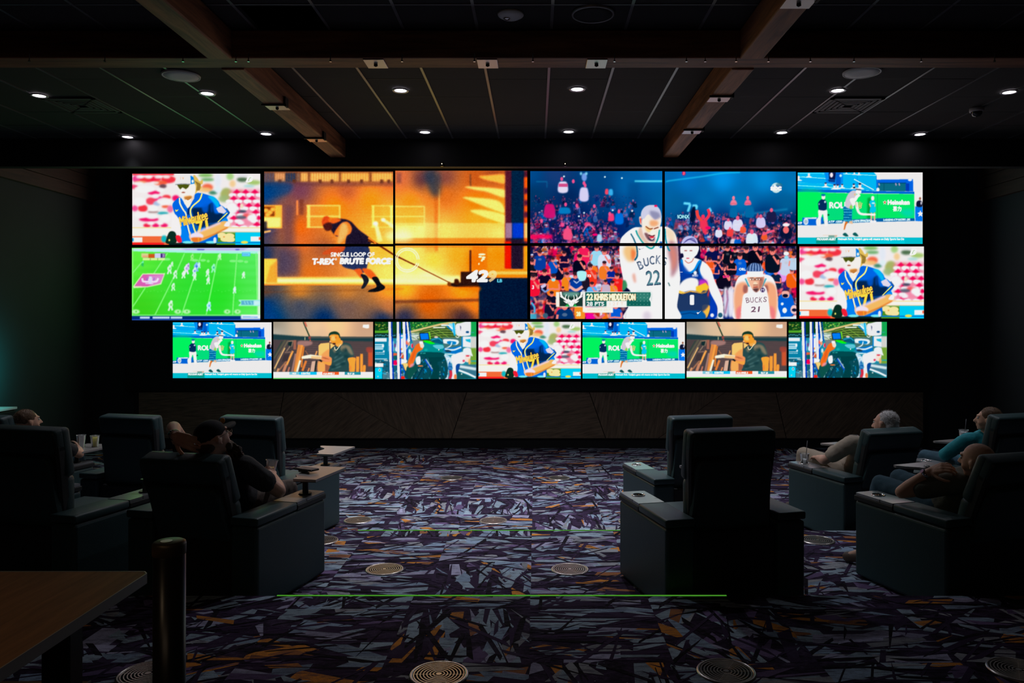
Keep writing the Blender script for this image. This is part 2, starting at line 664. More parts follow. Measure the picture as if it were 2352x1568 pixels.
for (x, y, w) in ((210, 235, 'left'), (1890, 243, 'right')):
    X, Y = ceil_at(x, y)
    X = gx0 + G * round((X - gx0) / G - .5) + G / 2
    Y = gy0 + G * round((Y - gy0) / G - .5) + G / 2
    e = empty('ceiling_vent', (X, Y, CEIL - .004), 0, 'square dark air vent set in the ceiling grid on the %s side' % w, 'air vent', 'square ceiling vents')
    M_V = mat('vent_metal', (.075, .075, .078), .6)
    bm = nb()
    for k in range(4):
        a = Matrix.Rotation(k * math.pi / 2, 4, 'Z')
        box(bm, -.29, .29, .25, .29, -.012, .002, 0, 1, a)
    obj('frame', bm, M_V, e)
    bm = nb()
    for q in range(1, 5):
        rr_ = .25 - q * .05
        for k in range(4):
            a = Matrix.Rotation(k * math.pi / 2, 4, 'Z')
            box(bm, -rr_ - .02, rr_ + .02, rr_, rr_ + .035, -.006 - .002 * q, .0, 0, 1, a)
    obj('louvres', bm, M_V, e)

# picture lights over the screen wall
for x, w in ((1015, 'orange pair of screens'), (1298, 'basketball screens')):
    p = px(x, 378, 10.2)
    e = empty('spotlight', (p.x, 10.262, p.z), 0, 'tiny black spotlight on the header above the ' + w, 'spotlight', 'small spotlights over the screens')
    bm = nb()
    cyl(bm, (0, -.05, -.02), .018, .05, 12)
    box(bm, -.01, .01, -.05, .005, .03, .045)
    obj('body', bm, M_PLASTIC, e)
    bm = nb()
    bmesh.ops.create_icosphere(bm, subdivisions=2, radius=.006, matrix=Matrix.Translation((0, -.072, .01)))
    obj('bulb', bm, emit('warm_point', (1, .85, .5), 3), e)

# ------------------------------------------------------------------ step lights and floor grilles
M_GREEN = emit('green_led', (.10, .50, .035), .62)
for (xa, xb, y, z, lab) in ((637, 1668, STEP1, H1, 'long green light strip on the nosing of the nearer carpeted step'), (822, 1560, STEP2, H2, 'green light strip on the nosing of the farther carpeted step')):
    bm = nb()
    d = y
    box(bm, (xa - 1229) * d / FPX, (xb - 1229) * d / FPX, y - .010, y + .000, z + .0025, z + .006)
    tag(obj('step_light_strip', bm, M_GREEN), lab, 'step light', 'green step lights')

gr = None
for x, y, h, lab in [(1008, 1550, 1.72, 'large round floor grille at the bottom middle of the picture, nearest the camera'), (1668, 1543, 1.72, 'round floor grille in the dark carpet at the bottom, right of the brightest one'),
                     (2340, 1540, 1.72, 'round floor grille cut by the bottom right corner of the picture'), (340, 1548, 1.72, 'dark round floor grille beside the black post and wooden table'),
                     (883, 1308, 1.89, 'round floor grille on the middle tier near the left recliner'), (1309, 1308, 1.89, 'round floor grille on the middle tier left of the empty recliner'),
                     (738, 1242, 1.89, 'floor grille half hidden behind the big left armrest'), (1878, 1241, 1.89, 'dark floor grille between the empty recliner and the bald man'),
                     (822, 1195, 2.06, 'floor grille just past the far step, on the left'), (1133, 1196, 2.06, 'pinkish bright floor grille just past the far step, in the middle'),
                     (1452, 1197, 2.06, 'floor grille just past the far step, mostly behind the recliners'), (1037, 1098, 2.06, 'faint floor grille far off on the lower floor, left'), (1284, 1098, 2.06, 'faint floor grille far off on the lower floor, right')]:
    d = h * FPX / (y - 738)
    if gr is None:
        gr = empty('floor_grille', (0, 0, 0))
        bm = nb()
        lathe(bm, [(.128, .0), (.128, .006), (.140, .007), (.144, .0)], (0, 0, 0), 48)
        obj('rim', bm, M_ALU, gr, True)
        bm = nb()
        lathe(bm, [(.0005, .0008), (.129, .0008)], (0, 0, 0), 32)
        obj('pan', bm, M_PIT, gr)
        bm = nb()
        for k in range(7):
            rr_ = .027 + k * .0158
            lathe(bm, [(rr_ - .0032, .003), (rr_ - .0025, .0055), (rr_ + .0025, .0055), (rr_ + .0032, .003)], (0, 0, 0), 40)
        cyl(bm, (0, 0, .001), .014, .0045, 20)
        for k in range(6):
            box(bm, .014, .13, -.0015, .0015, .001, .003, 0, 1, Matrix.Rotation(k * math.pi / 3, 4, 'Z'))
        obj('grate', bm, M_ALU, gr)
        o = gr
    else:
        o = copy_tree(gr)
    o.location = ((x - 1229) * d / FPX, d, EYE - h + .0022)
    tag(o, lab, 'floor vent', 'round floor grilles in the carpet')
# ------------------------------------------------------------------ pictures shown on the screens
# Every picture is drawn with polygons, ellipses, strokes and font outlines in the photograph's own pixel grid,
# then stored as the colours of a fine mesh grid on each television's glass.
import numpy as np
rng = np.random.RandomState(7)


def catmull(p, n=8, closed=True):
    p = np.array(p, float)
    if closed:
        P = np.vstack([p[-1], p, p[0], p[1]])
    else:
        P = np.vstack([2 * p[0] - p[1], p, 2 * p[-1] - p[-2]])
    out = []
    for i in range(1, len(P) - 2):
        a, b, c, d = P[i - 1], P[i], P[i + 1], P[i + 2]
        for k in range(n):
            t = k / n
            out.append(.5 * ((2 * b) + (c - a) * t + (2 * a - 5 * b + 4 * c - d) * t * t + (3 * b - a - 3 * c + d) * t ** 3))
    if not closed:
        out.append(P[-2])
    return np.array(out)


def boxblur(a, r, ax):
    if r < 1:
        return a
    pad = [(0, 0)] * a.ndim
    pad[ax] = (r + 1, r)
    c = np.cumsum(np.pad(a, pad, mode='edge'), axis=ax)
    n = a.shape[ax]
    hi = np.take(c, np.arange(2 * r + 1, 2 * r + 1 + n), axis=ax)
    lo = np.take(c, np.arange(0, n), axis=ax)
    return (hi - lo) / (2 * r + 1)


def blur(a, s):
    r = int(round(s))
    for _ in range(3):
        a = boxblur(boxblur(a, r, 0), r, 1)
    return a


_text_cache = {}


def text_tris(s):
    if s in _text_cache:
        return _text_cache[s]
    cu = bpy.data.curves.new('lettering', 'FONT')
    cu.body = s
    o = bpy.data.objects.new('lettering', cu)
    bpy.context.scene.collection.objects.link(o)
    dg = bpy.context.evaluated_depsgraph_get()
    ev = o.evaluated_get(dg)
    m = ev.to_mesh()
    m.calc_loop_triangles()
    V = np.array([v.co[:2] for v in m.vertices]).reshape(-1, 2)
    T = np.array([t.vertices[:] for t in m.loop_triangles], int).reshape(-1, 3)
    ev.to_mesh_clear()
    bpy.data.objects.remove(o)
    bpy.data.curves.remove(cu)
    _text_cache[s] = (V, T)
    return V, T


class Art:
    """A picture over the photograph's pixels x0..x1, y0..y1, kept at `ss` samples a pixel."""

    def __init__(self, x0, y0, x1, y1, base, ss=2):
        self.r = (x0, y0, x1, y1)
        self.ss = ss
        self.w, self.h = int((x1 - x0) * ss), int((y1 - y0) * ss)
        self.a = np.ones((self.h, self.w, 3)) * np.array(base, float)
        self.fr(0, 0, 1)

    def fr(self, ox, oy, s):
        self.f = (ox, oy, s)

    def P(self, p):
        p = np.array(p, float).reshape(-1, 2)
        ox, oy, s = self.f
        return np.stack([(ox + p[:, 0] / s - self.r[0]) * self.ss, (oy + p[:, 1] / s - self.r[1]) * self.ss], 1)

    def L(self, d):
        return d / self.f[2] * self.ss

    def window(self, q, pad):
        """an empty mask over the part of the canvas that polygon q can touch"""
        x0, y0 = np.floor(q.min(0)).astype(int) - pad
        x1, y1 = np.ceil(q.max(0)).astype(int) + pad
        x0, y0, x1, y1 = max(x0, 0), max(y0, 0), min(x1, self.w), min(y1, self.h)
        if x1 <= x0 or y1 <= y0:
            return None
        return [x0, y0, np.zeros((y1 - y0, x1 - x0))]

    def fill(self, q, W=None, pad=1):
        """mark polygon q (canvas units, even-odd) in the window W"""
        if W is None:
            W = self.window(q, pad)
            if W is None:
                return None
        ox, oy, m = W
        q = q - np.array([ox, oy])
        x0, y0 = np.floor(q.min(0)).astype(int) - 1
        x1, y1 = np.ceil(q.max(0)).astype(int) + 1
        x0, y0, x1, y1 = max(x0, 0), max(y0, 0), min(x1, m.shape[1]), min(y1, m.shape[0])
        if x1 <= x0 or y1 <= y0:
            return W
        X = np.arange(x0, x1) + .5
        Y = np.arange(y0, y1) + .5
        par = np.zeros((y1 - y0, x1 - x0), bool)
        n = len(q)
        for i in range(n):
            ax, ay = q[i]
            bx, by = q[(i + 1) % n]
            if ay == by:
                continue
            lo, hi = (ay, by) if ay < by else (by, ay)
            rows = (Y >= lo) & (Y < hi)
            if not rows.any():
                continue
            xs = ax + (Y[rows] - ay) * (bx - ax) / (by - ay)
            par[rows] ^= X[None, :] > xs[:, None]
        m[y0:y1, x0:x1][par] = 1
        return W

    def pad(self, soft):
        return 2 + int(3.3 * self.L(soft)) if soft else 2

    def comp(self, W, c, a=1.0, soft=0):
        if W is None:
            return
        x0, y0, m = W
        if soft:
            m = blur(m, self.L(soft))
        y1, x1 = y0 + m.shape[0], x0 + m.shape[1]
        k = (m * a)[..., None]
        c = np.array(c, float)
        if c.ndim == 3:
            c = c[y0:y1, x0:x1]
        self.a[y0:y1, x0:x1] = self.a[y0:y1, x0:x1] * (1 - k) + c * k

    def poly(self, p, c, a=1.0, soft=0):
        self.comp(self.fill(self.P(p), pad=self.pad(soft)), c, a, soft)

    def blob(self, p, c, a=1.0, soft=0):
        self.comp(self.fill(catmull(self.P(p)), pad=self.pad(soft)), c, a, soft)

    def rect(self, x0, y0, x1, y1, c, a=1.0, soft=0):
        self.poly([(x0, y0), (x1, y0), (x1, y1), (x0, y1)], c, a, soft)

    def ell(self, cx, cy, rx, ry, c, a=1.0, soft=0, rot=0):
        t = np.linspace(0, 2 * np.pi, 28, endpoint=False)
        cr, sr = math.cos(rot), math.sin(rot)
        x, y = rx * np.cos(t), ry * np.sin(t)
        self.poly(np.stack([cx + x * cr - y * sr, cy + x * sr + y * cr], 1), c, a, soft)

    def line(self, p, w, c, a=1.0, soft=0, smooth=False):
        q = self.P(p)
        if smooth and len(q) > 2:
            q = catmull(q, closed=False)
        if np.isscalar(w):
            w = [w, w]
        ws = self.L(np.linspace(w[0], w[-1], len(q))) / 2
        m = self.window(q, self.pad(soft) + 2 + int(ws.max()))
        if m is None:
            return
        for i in range(len(q) - 1):
            d = q[i + 1] - q[i]
            l = np.hypot(*d) + 1e-9
            nx = np.array([-d[1], d[0]]) / l
            e = d / l * min(ws[i], 1.2) * .6
            self.fill(np.array([q[i] + nx * ws[i] - e, q[i + 1] + nx * ws[i + 1] + e, q[i + 1] - nx * ws[i + 1] + e, q[i] - nx * ws[i] - e]), m)
        self.comp(m, c, a, soft)

    def text(self, s, x0, y0, x1, y1, c, a=1.0, rot=0, shear=0, bold=0, outline=None, ow=0):
        """letters fitted to the box x0..x1, y0 (top)..y1 (bottom); rot in degrees about its centre"""
        V, T = text_tris(s)
        if not len(T):
            return
        v = V.copy()
        v[:, 0] += shear * v[:, 1]
        lo, hi = v.min(0), v.max(0)
        n = (v - lo) / (hi - lo)
        X = x0 + n[:, 0] * (x1 - x0)
        Y = y1 - n[:, 1] * (y1 - y0)
        cx, cy = (x0 + x1) / 2, (y0 + y1) / 2
        r = math.radians(rot)
        X, Y = cx + (X - cx) * math.cos(r) - (Y - cy) * math.sin(r), cy + (X - cx) * math.sin(r) + (Y - cy) * math.cos(r)
        q = self.P(np.stack([X, Y], 1))
        W = self.window(q, 10)
        if W is None:
            return
        for t in T:
            self.fill(q[t], W)
        m = W[2]

        def grow(m, r):
            o = m.copy()
            k = int(round(r))
            for dy in range(-k, k + 1):
                for dx in range(-k, k + 1):
                    if dx * dx + dy * dy <= k * k + .5 and (dx or dy):
                        o = np.maximum(o, np.roll(np.roll(m, dy, 0), dx, 1))
            return o
        if bold:
            m = grow(m, self.L(bold))
        if outline is not None:
            self.comp([W[0], W[1], grow(m, self.L(ow))], outline, a)
        self.comp([W[0], W[1], m], c, a)

    def grad(self, pts, cols, a=1.0, m=None):
        """smooth field: inverse-distance mix of colours at points"""
        P = self.P(pts) / 4
        hh, ww = (self.h + 3) // 4, (self.w + 3) // 4
        Y, X = np.mgrid[0:hh, 0:ww]
        W = np.zeros((hh, ww))
        C = np.zeros((hh, ww, 3))
        for p, c in zip(P, cols):
            d = 1.0 / ((X - p[0]) ** 2 + (Y - p[1]) ** 2 + 30) ** 1.3
            W += d
            C += d[..., None] * np.array(c, float)
        C /= W[..., None]
        C = np.repeat(np.repeat(C, 4, 0), 4, 1)[:self.h, :self.w]
        if m is None:
            m = [0, 0, np.ones((self.h, self.w))]
        self.comp(m, C, a)

    def grain(self, amp, size=1):
        n = rng.randn(self.h, self.w)
        n = blur(n, size) if size >= 1 else n
        n /= n.std() + 1e-9
        self.a += n[..., None] * amp

    def soften(self, s):
        k = min(s, 1)
        b = boxblur(boxblur(self.a, 1, 0), 1, 1)
        self.a = self.a * (1 - k) + b * k

    def sample(self, x0, y0, x1, y1, nx, ny):
        X = (np.linspace(x0, x1, nx) - self.r[0]) * self.ss - .5
        Y = (np.linspace(y0, y1, ny) - self.r[1]) * self.ss - .5
        X = np.clip(X, 0, self.w - 1.001)
        Y = np.clip(Y, 0, self.h - 1.001)
        xi, yi = X.astype(int), Y.astype(int)
        fx, fy = (X - xi)[None, :, None], (Y - yi)[:, None, None]
        a = self.a
        g = lambda yy, xx: a[yy][:, xx]
        c = (g(yi, xi) * (1 - fx) + g(yi, xi + 1) * fx) * (1 - fy) + (g(yi + 1, xi) * (1 - fx) + g(yi + 1, xi + 1) * fx) * fy
        return np.clip(c, 0, 255)


W_ = (230, 228, 228)


def art_baseball():
    A = Art(303, 398, 600, 565, (226, 222, 222))
    A.fr(290, 390, 7.127)
    red, mag, cr = (238, 44, 58), (222, 16, 92), (214, 24, 60)
    A.rect(100, 60, 780, 90, red, 1, 8)
    for x, y, rx, ry, c in [(170, 150, 70, 60, (230, 60, 130)), (330, 165, 120, 40, red), (480, 150, 90, 45, cr), (690, 160, 120, 60, red), (560, 215, 110, 40, (250, 90, 60)),
                            (600, 270, 60, 35, (90, 60, 70)), (130, 280, 60, 40, (240, 70, 110)), (450, 380, 100, 34, mag), (520, 480, 95, 40, mag), (660, 455, 70, 40, red),
                            (400, 520, 80, 60, (218, 60, 84)), (270, 640, 80, 60, red), (640, 610, 60, 24, (250, 90, 60)), (810, 470, 60, 50, mag), (230, 200, 100, 16, (250, 160, 110)),
                            (370, 825, 160, 36, mag), (340, 925, 60, 34, cr), (480, 925, 60, 34, mag), (620, 925, 60, 34, mag), (720, 650, 50, 60, (226, 110, 150)),
                            (140, 640, 50, 50, (240, 80, 140)), (600, 720, 90, 22, (30, 150, 160)), (500, 560, 60, 40, (160, 180, 210)), (440, 700, 90, 18, (150, 120, 120))]:
        A.ell(x, y, rx, ry, c, .92, 12)
    for x, y, rx, ry in [(220, 115, 60, 26), (370, 120, 60, 24), (520, 118, 60, 26), (660, 118, 60, 26), (200, 225, 80, 26), (480, 215, 60, 20), (300, 320, 170, 60), (560, 335, 60, 30),
                         (480, 440, 60, 40), (620, 520, 120, 60), (220, 530, 100, 70), (440, 640, 80, 50), (250, 750, 120, 50), (420, 780, 90, 40), (640, 800, 80, 60), (400, 890, 60, 26), (560, 890, 50, 24)]:
        A.ell(x, y, rx, ry, (232, 230, 230), .95, 12)
    # right side: blurred green and grey above, rows of red seats below
    for x, y, rx, ry, c in [(1300, 90, 120, 30, (112, 168, 84)), (1330, 160, 110, 26, (90, 150, 90)), (1500, 180, 50, 110, (214, 220, 236)), (1700, 110, 60, 60, (150, 190, 120)),
                            (1900, 160, 90, 40, (60, 90, 60)), (2090, 210, 110, 40, (150, 180, 100)), (1740, 230, 50, 60, (232, 190, 140)), (1330, 290, 90, 60, (240, 90, 60)),
                            (1280, 330, 120, 40, (250, 190, 130)), (1420, 380, 70, 30, (40, 110, 80)), (1640, 400, 100, 100, (150, 160, 90)), (1500, 330, 50, 50, (210, 225, 240)),
                            (1600, 480, 90, 60, (150, 170, 120)), (1900, 90, 100, 24, (214, 214, 220)), (2010, 270, 90, 20, (150, 200, 200)), (1850, 380, 80, 40, (120, 130, 60))]:
        A.ell(x, y, rx, ry, c, .9, 14)
    A.rect(1700, 330, 2200, 950, (236, 120, 150), .8, 24)
    for r, (y, xs) in enumerate([(365, (1810, 1955, 2105)), (472, (1760, 1910, 2060)), (590, (1700, 1850, 2010, 2150)), (700, (1800, 2120)), (800, (1760, 2170)), (905, (1850, 2140))]):
        for x in xs:
            A.poly([(x - 80, y + 28), (x, y - 44), (x + 80, y + 28)], (220, 16, 84), .95, 7)
            A.ell(x + 72, y + 52, 62, 34, (234, 232, 234), .95, 8)
            A.ell(x - 72, y + 52, 62, 34, (234, 232, 234), .95, 8)
    A.ell(1720, 640, 110, 110, (230, 228, 230), 1, 14)
    A.ell(1890, 600, 30, 40, (240, 210, 190), 1, 8)
    A.ell(1900, 690, 70, 22, (40, 60, 80), .9, 10)
    A.ell(1990, 760, 90, 30, (242, 90, 90), .9, 10)
    A.ell(1880, 790, 90, 30, (60, 80, 96), .8, 10)
    A.ell(1870, 880, 60, 40, (228, 228, 232), 1, 10)
    A.ell(2060, 800, 80, 60, (232, 232, 236), 1, 12)
    A.rect(90, 962, 2220, 1106, (232, 228, 222), 1, 3)
    A.rect(90, 955, 2220, 968, (255, 206, 140), .9, 3)
    A.rect(1480, 1030, 2220, 1045, (190, 170, 110), .8, 4)
    A.rect(90, 1104, 820, 1250, (255, 108, 66), 1, 3)
    A.rect(90, 1212, 620, 1250, (240, 40, 40), 1, 4)
    A.rect(100, 1122, 262, 1204, (226, 230, 230), 1, 4)
    A.rect(90, 1135, 122, 1190, (20, 140, 190), 1, 4)
    A.rect(1470, 1045, 1800, 1250, (70, 130, 40), 1, 6)
    for x, y in [(1560, 1090), (1690, 1100), (1620, 1150), (1700, 1160)]:
        A.ell(x, y, 80, 46, (250, 216, 160), 1, 5)
    A.ell(1600, 1115, 16, 12, (200, 150, 80), 1, 3)
    A.rect(1785, 1042, 2220, 1250, (0, 186, 224), 1, 4)
    A.rect(1480, 1200, 2220, 1222, (20, 120, 190), 1, 4)
    A.rect(2036, 1108, 2200, 1190, (226, 228, 236), 1, 4)
    A.rect(2170, 1120, 2200, 1165, (240, 90, 60), 1, 3)
    A.ell(1935, 1205, 60, 24, (220, 210, 90), 1, 4)
    # hair, face, cap
    A.blob([(1100, 90), (1160, 130), (1200, 190), (1250, 165), (1250, 230), (1215, 250), (1235, 300), (1180, 340), (1125, 400), (1105, 300)], (206, 176, 96), 1, 3)
    for k in range(7):
        A.line([(1120 + k * 14, 180 + k * 8), (1160 + k * 9, 250), (1150 + k * 8, 340)], 8, (96, 74, 30), .8, 2, True)
    A.blob([(840, 235), (850, 320), (880, 420), (930, 460), (1000, 480), (1080, 500), (1120, 420), (1115, 230)], (232, 226, 222), 1, 3)
    A.blob([(950, 440), (1060, 430), (1070, 470), (1010, 510), (960, 480)], (226, 170, 110), 1, 6)
    A.poly([(826, 238), (1040, 236), (1015, 290), (975, 322), (940, 300), (915, 292), (893, 332), (862, 300)], (70, 78, 22), 1, 4)
    A.ell(905, 335, 16, 26, (240, 238, 232), 1, 4)
    A.ell(935, 375, 30, 11, (150, 84, 66), 1, 4)
    A.line([(980, 500), (1040, 500), (1080, 470)], 16, (238, 236, 232), 1, 2, True)
    A.blob([(812, 244), (800, 200), (840, 110), (930, 82), (1050, 86), (1062, 232), (930, 232)], (222, 220, 220), 1, 2)
    A.line([(806, 244), (920, 232), (1050, 238)], 8, (60, 70, 90), .9, 2, True)
    A.poly([(1052, 92), (1100, 120), (1118, 225), (1056, 238)], (0, 116, 200), 1, 2)
    A.ell(1086, 190, 18, 28, (236, 238, 240), 1, 2)
    A.line([(885, 115), (885, 160)], 6, (236, 150, 90), .8, 1)
    A.line([(918, 120), (930, 155), (942, 118)], 6, (236, 150, 90), .8, 1)
    # jersey
    A.blob([(756, 590), (800, 510), (880, 460), (960, 560), (1010, 640), (1060, 560), (1130, 400), (1250, 392), (1420, 450), (1500, 510), (1540, 580), (1600, 620), (1690, 712), (1640, 800),
            (1660, 850), (1600, 892), (1490, 960), (1480, 1210), (1200, 1240), (900, 1230), (880, 1150), (896, 1000), (880, 840), (800, 740)], (0, 98, 200), 1, 3)
    A.blob([(1080, 640), (1280, 620), (1400, 560), (1450, 720), (1580, 720), (1560, 800), (1480, 880), (1330, 900), (1250, 960), (1120, 900), (1090, 760)], (8, 34, 66), .95, 12)
    A.blob([(1240, 600), (1340, 560), (1330, 700), (1260, 700)], (0, 90, 190), .8, 12)
    A.blob([(1340, 440), (1440, 450), (1520, 560), (1500, 640), (1440, 560), (1390, 500)], (0, 176, 236), .9, 8)
    A.blob([(1380, 560), (1420, 560), (1410, 700), (1380, 680)], (0, 60, 130), .9, 8)
    A.blob([(1010, 640), (1040, 620), (1030, 740), (1000, 740)], (6, 30, 70), .9, 8)
    A.blob([(880, 900), (960, 930), (1040, 1180), (900, 1200)], (0, 126, 226), .9, 8)
    A.blob([(1110, 900), (1180, 960), (1190, 1060), (1120, 1020)], (0, 86, 140), .8, 8)
    A.blob([(1300, 930), (1470, 900), (1470, 980), (1330, 1060)], (8, 30, 50), .9, 8)
    A.blob([(1560, 840), (1640, 800), (1660, 860), (1590, 890)], (0, 130, 230), 1, 4)
    A.poly([(924, 470), (960, 470), (1100, 480), (1060, 560), (1010, 640), (950, 560)], (236, 226, 216), 1, 3)
    A.poly([(1056, 470), (1120, 400), (1110, 480), (1050, 560)], (232, 206, 186), 1, 3)
    A.blob([(950, 460), (1070, 440), (1040, 500), (990, 510)], (170, 110, 50), .9, 6)
    A.line([(975, 500), (1010, 515), (1060, 490)], 16, (244, 240, 236), 1, 1, True)
    A.line([(872, 470), (880, 560), (930, 660), (975, 730), (1000, 900), (1070, 1185)], 24, (236, 232, 190), 1, 1, True)
    A.line([(1240, 396), (1200, 500), (1090, 600), (1050, 680), (1070, 800), (1100, 940), (1135, 1050)], 24, (244, 228, 130), 1, 1, True)
    A.poly([(800, 655), (826, 672), (858, 650), (842, 682), (812, 700)], (250, 220, 90), 1, 1)
    A.text('Milwaukee', 862, 730, 1330, 885, (250, 204, 92), rot=-15, shear=.22, bold=3.2, outline=(206, 120, 30), ow=4.5)
    A.text('71', 1150, 850, 1335, 1040, (252, 206, 84), rot=-9, bold=7, outline=(230, 140, 30), ow=4)
    A.poly([(1470, 640), (1560, 592), (1642, 690), (1600, 730), (1510, 708)], (214, 206, 220), 1, 3)
    A.line([(1640, 640), (1690, 712), (1500, 880)], 12, (20, 50, 90), 1, 2)
    A.line([(1652, 718), (1500, 868)], 16, (246, 230, 110), 1, 1)
    # arms
    A.blob([(752, 740), (830, 770), (895, 960), (890, 1100), (800, 1100), (738, 1020), (744, 860)], (230, 226, 226), 1, 4)
    A.ell(620, 1150, 50, 60, (0, 176, 190), .9, 10)
    A.blob([(710, 1030), (800, 1040), (830, 1180), (760, 1240), (650, 1220), (660, 1140)], (14, 44, 34), 1, 5)
    A.blob([(810, 1100), (880, 1100), (910, 1200), (840, 1200)], (236, 40, 60), 1, 4)
    A.ell(705, 1170, 14, 18, (230, 220, 120), 1, 3)
    A.blob([(1510, 880), (1620, 850), (1690, 880), (1680, 950), (1500, 1050), (1250, 1180), (1100, 1195), (1050, 1130), (1150, 1060)], (234, 176, 106), 1, 6)
    A.line([(1250, 1150), (1450, 1070), (1660, 960)], 24, (190, 100, 30), .7, 6)
    A.blob([(1650, 860), (1694, 880), (1680, 940), (1600, 930)], (230, 226, 232), 1, 5)
    A.line([(1130, 1050), (1350, 960), (1540, 880)], 40, (226, 206, 226), .85, 10)
    A.blob([(1040, 1080), (1150, 1040), (1250, 1080), (1240, 1130), (1060, 1140)], (224, 214, 232), 1, 8)
    A.blob([(1070, 1130), (1230, 1130), (1210, 1190), (1090, 1195)], (212, 116, 50), 1, 6)
    A.line([(1050, 1040), (1040, 1120), (1075, 1190)], 20, (236, 186, 150), .9, 4, True)
    A.line([(1180, 1130), (1185, 1200)], 10, (240, 190, 60), .9, 3)
    A.rect(700, 1215, 1480, 1250, (14, 34, 30), 1, 5)
    for x in (1010, 1390):
        A.ell(x, 1205, 90, 22, (120, 216, 226), 1, 5)
    A.ell(1450, 1170, 26, 50, (216, 220, 240), 1, 5)
    A.text('B', 1965, 105, 2065, 195, (240, 244, 236), shear=.3, bold=10)
    A.line([(2000, 185), (2020, 135), (2045, 130)], 7, (90, 140, 60), .8, 1, True)
    A.soften(.5)
    return A


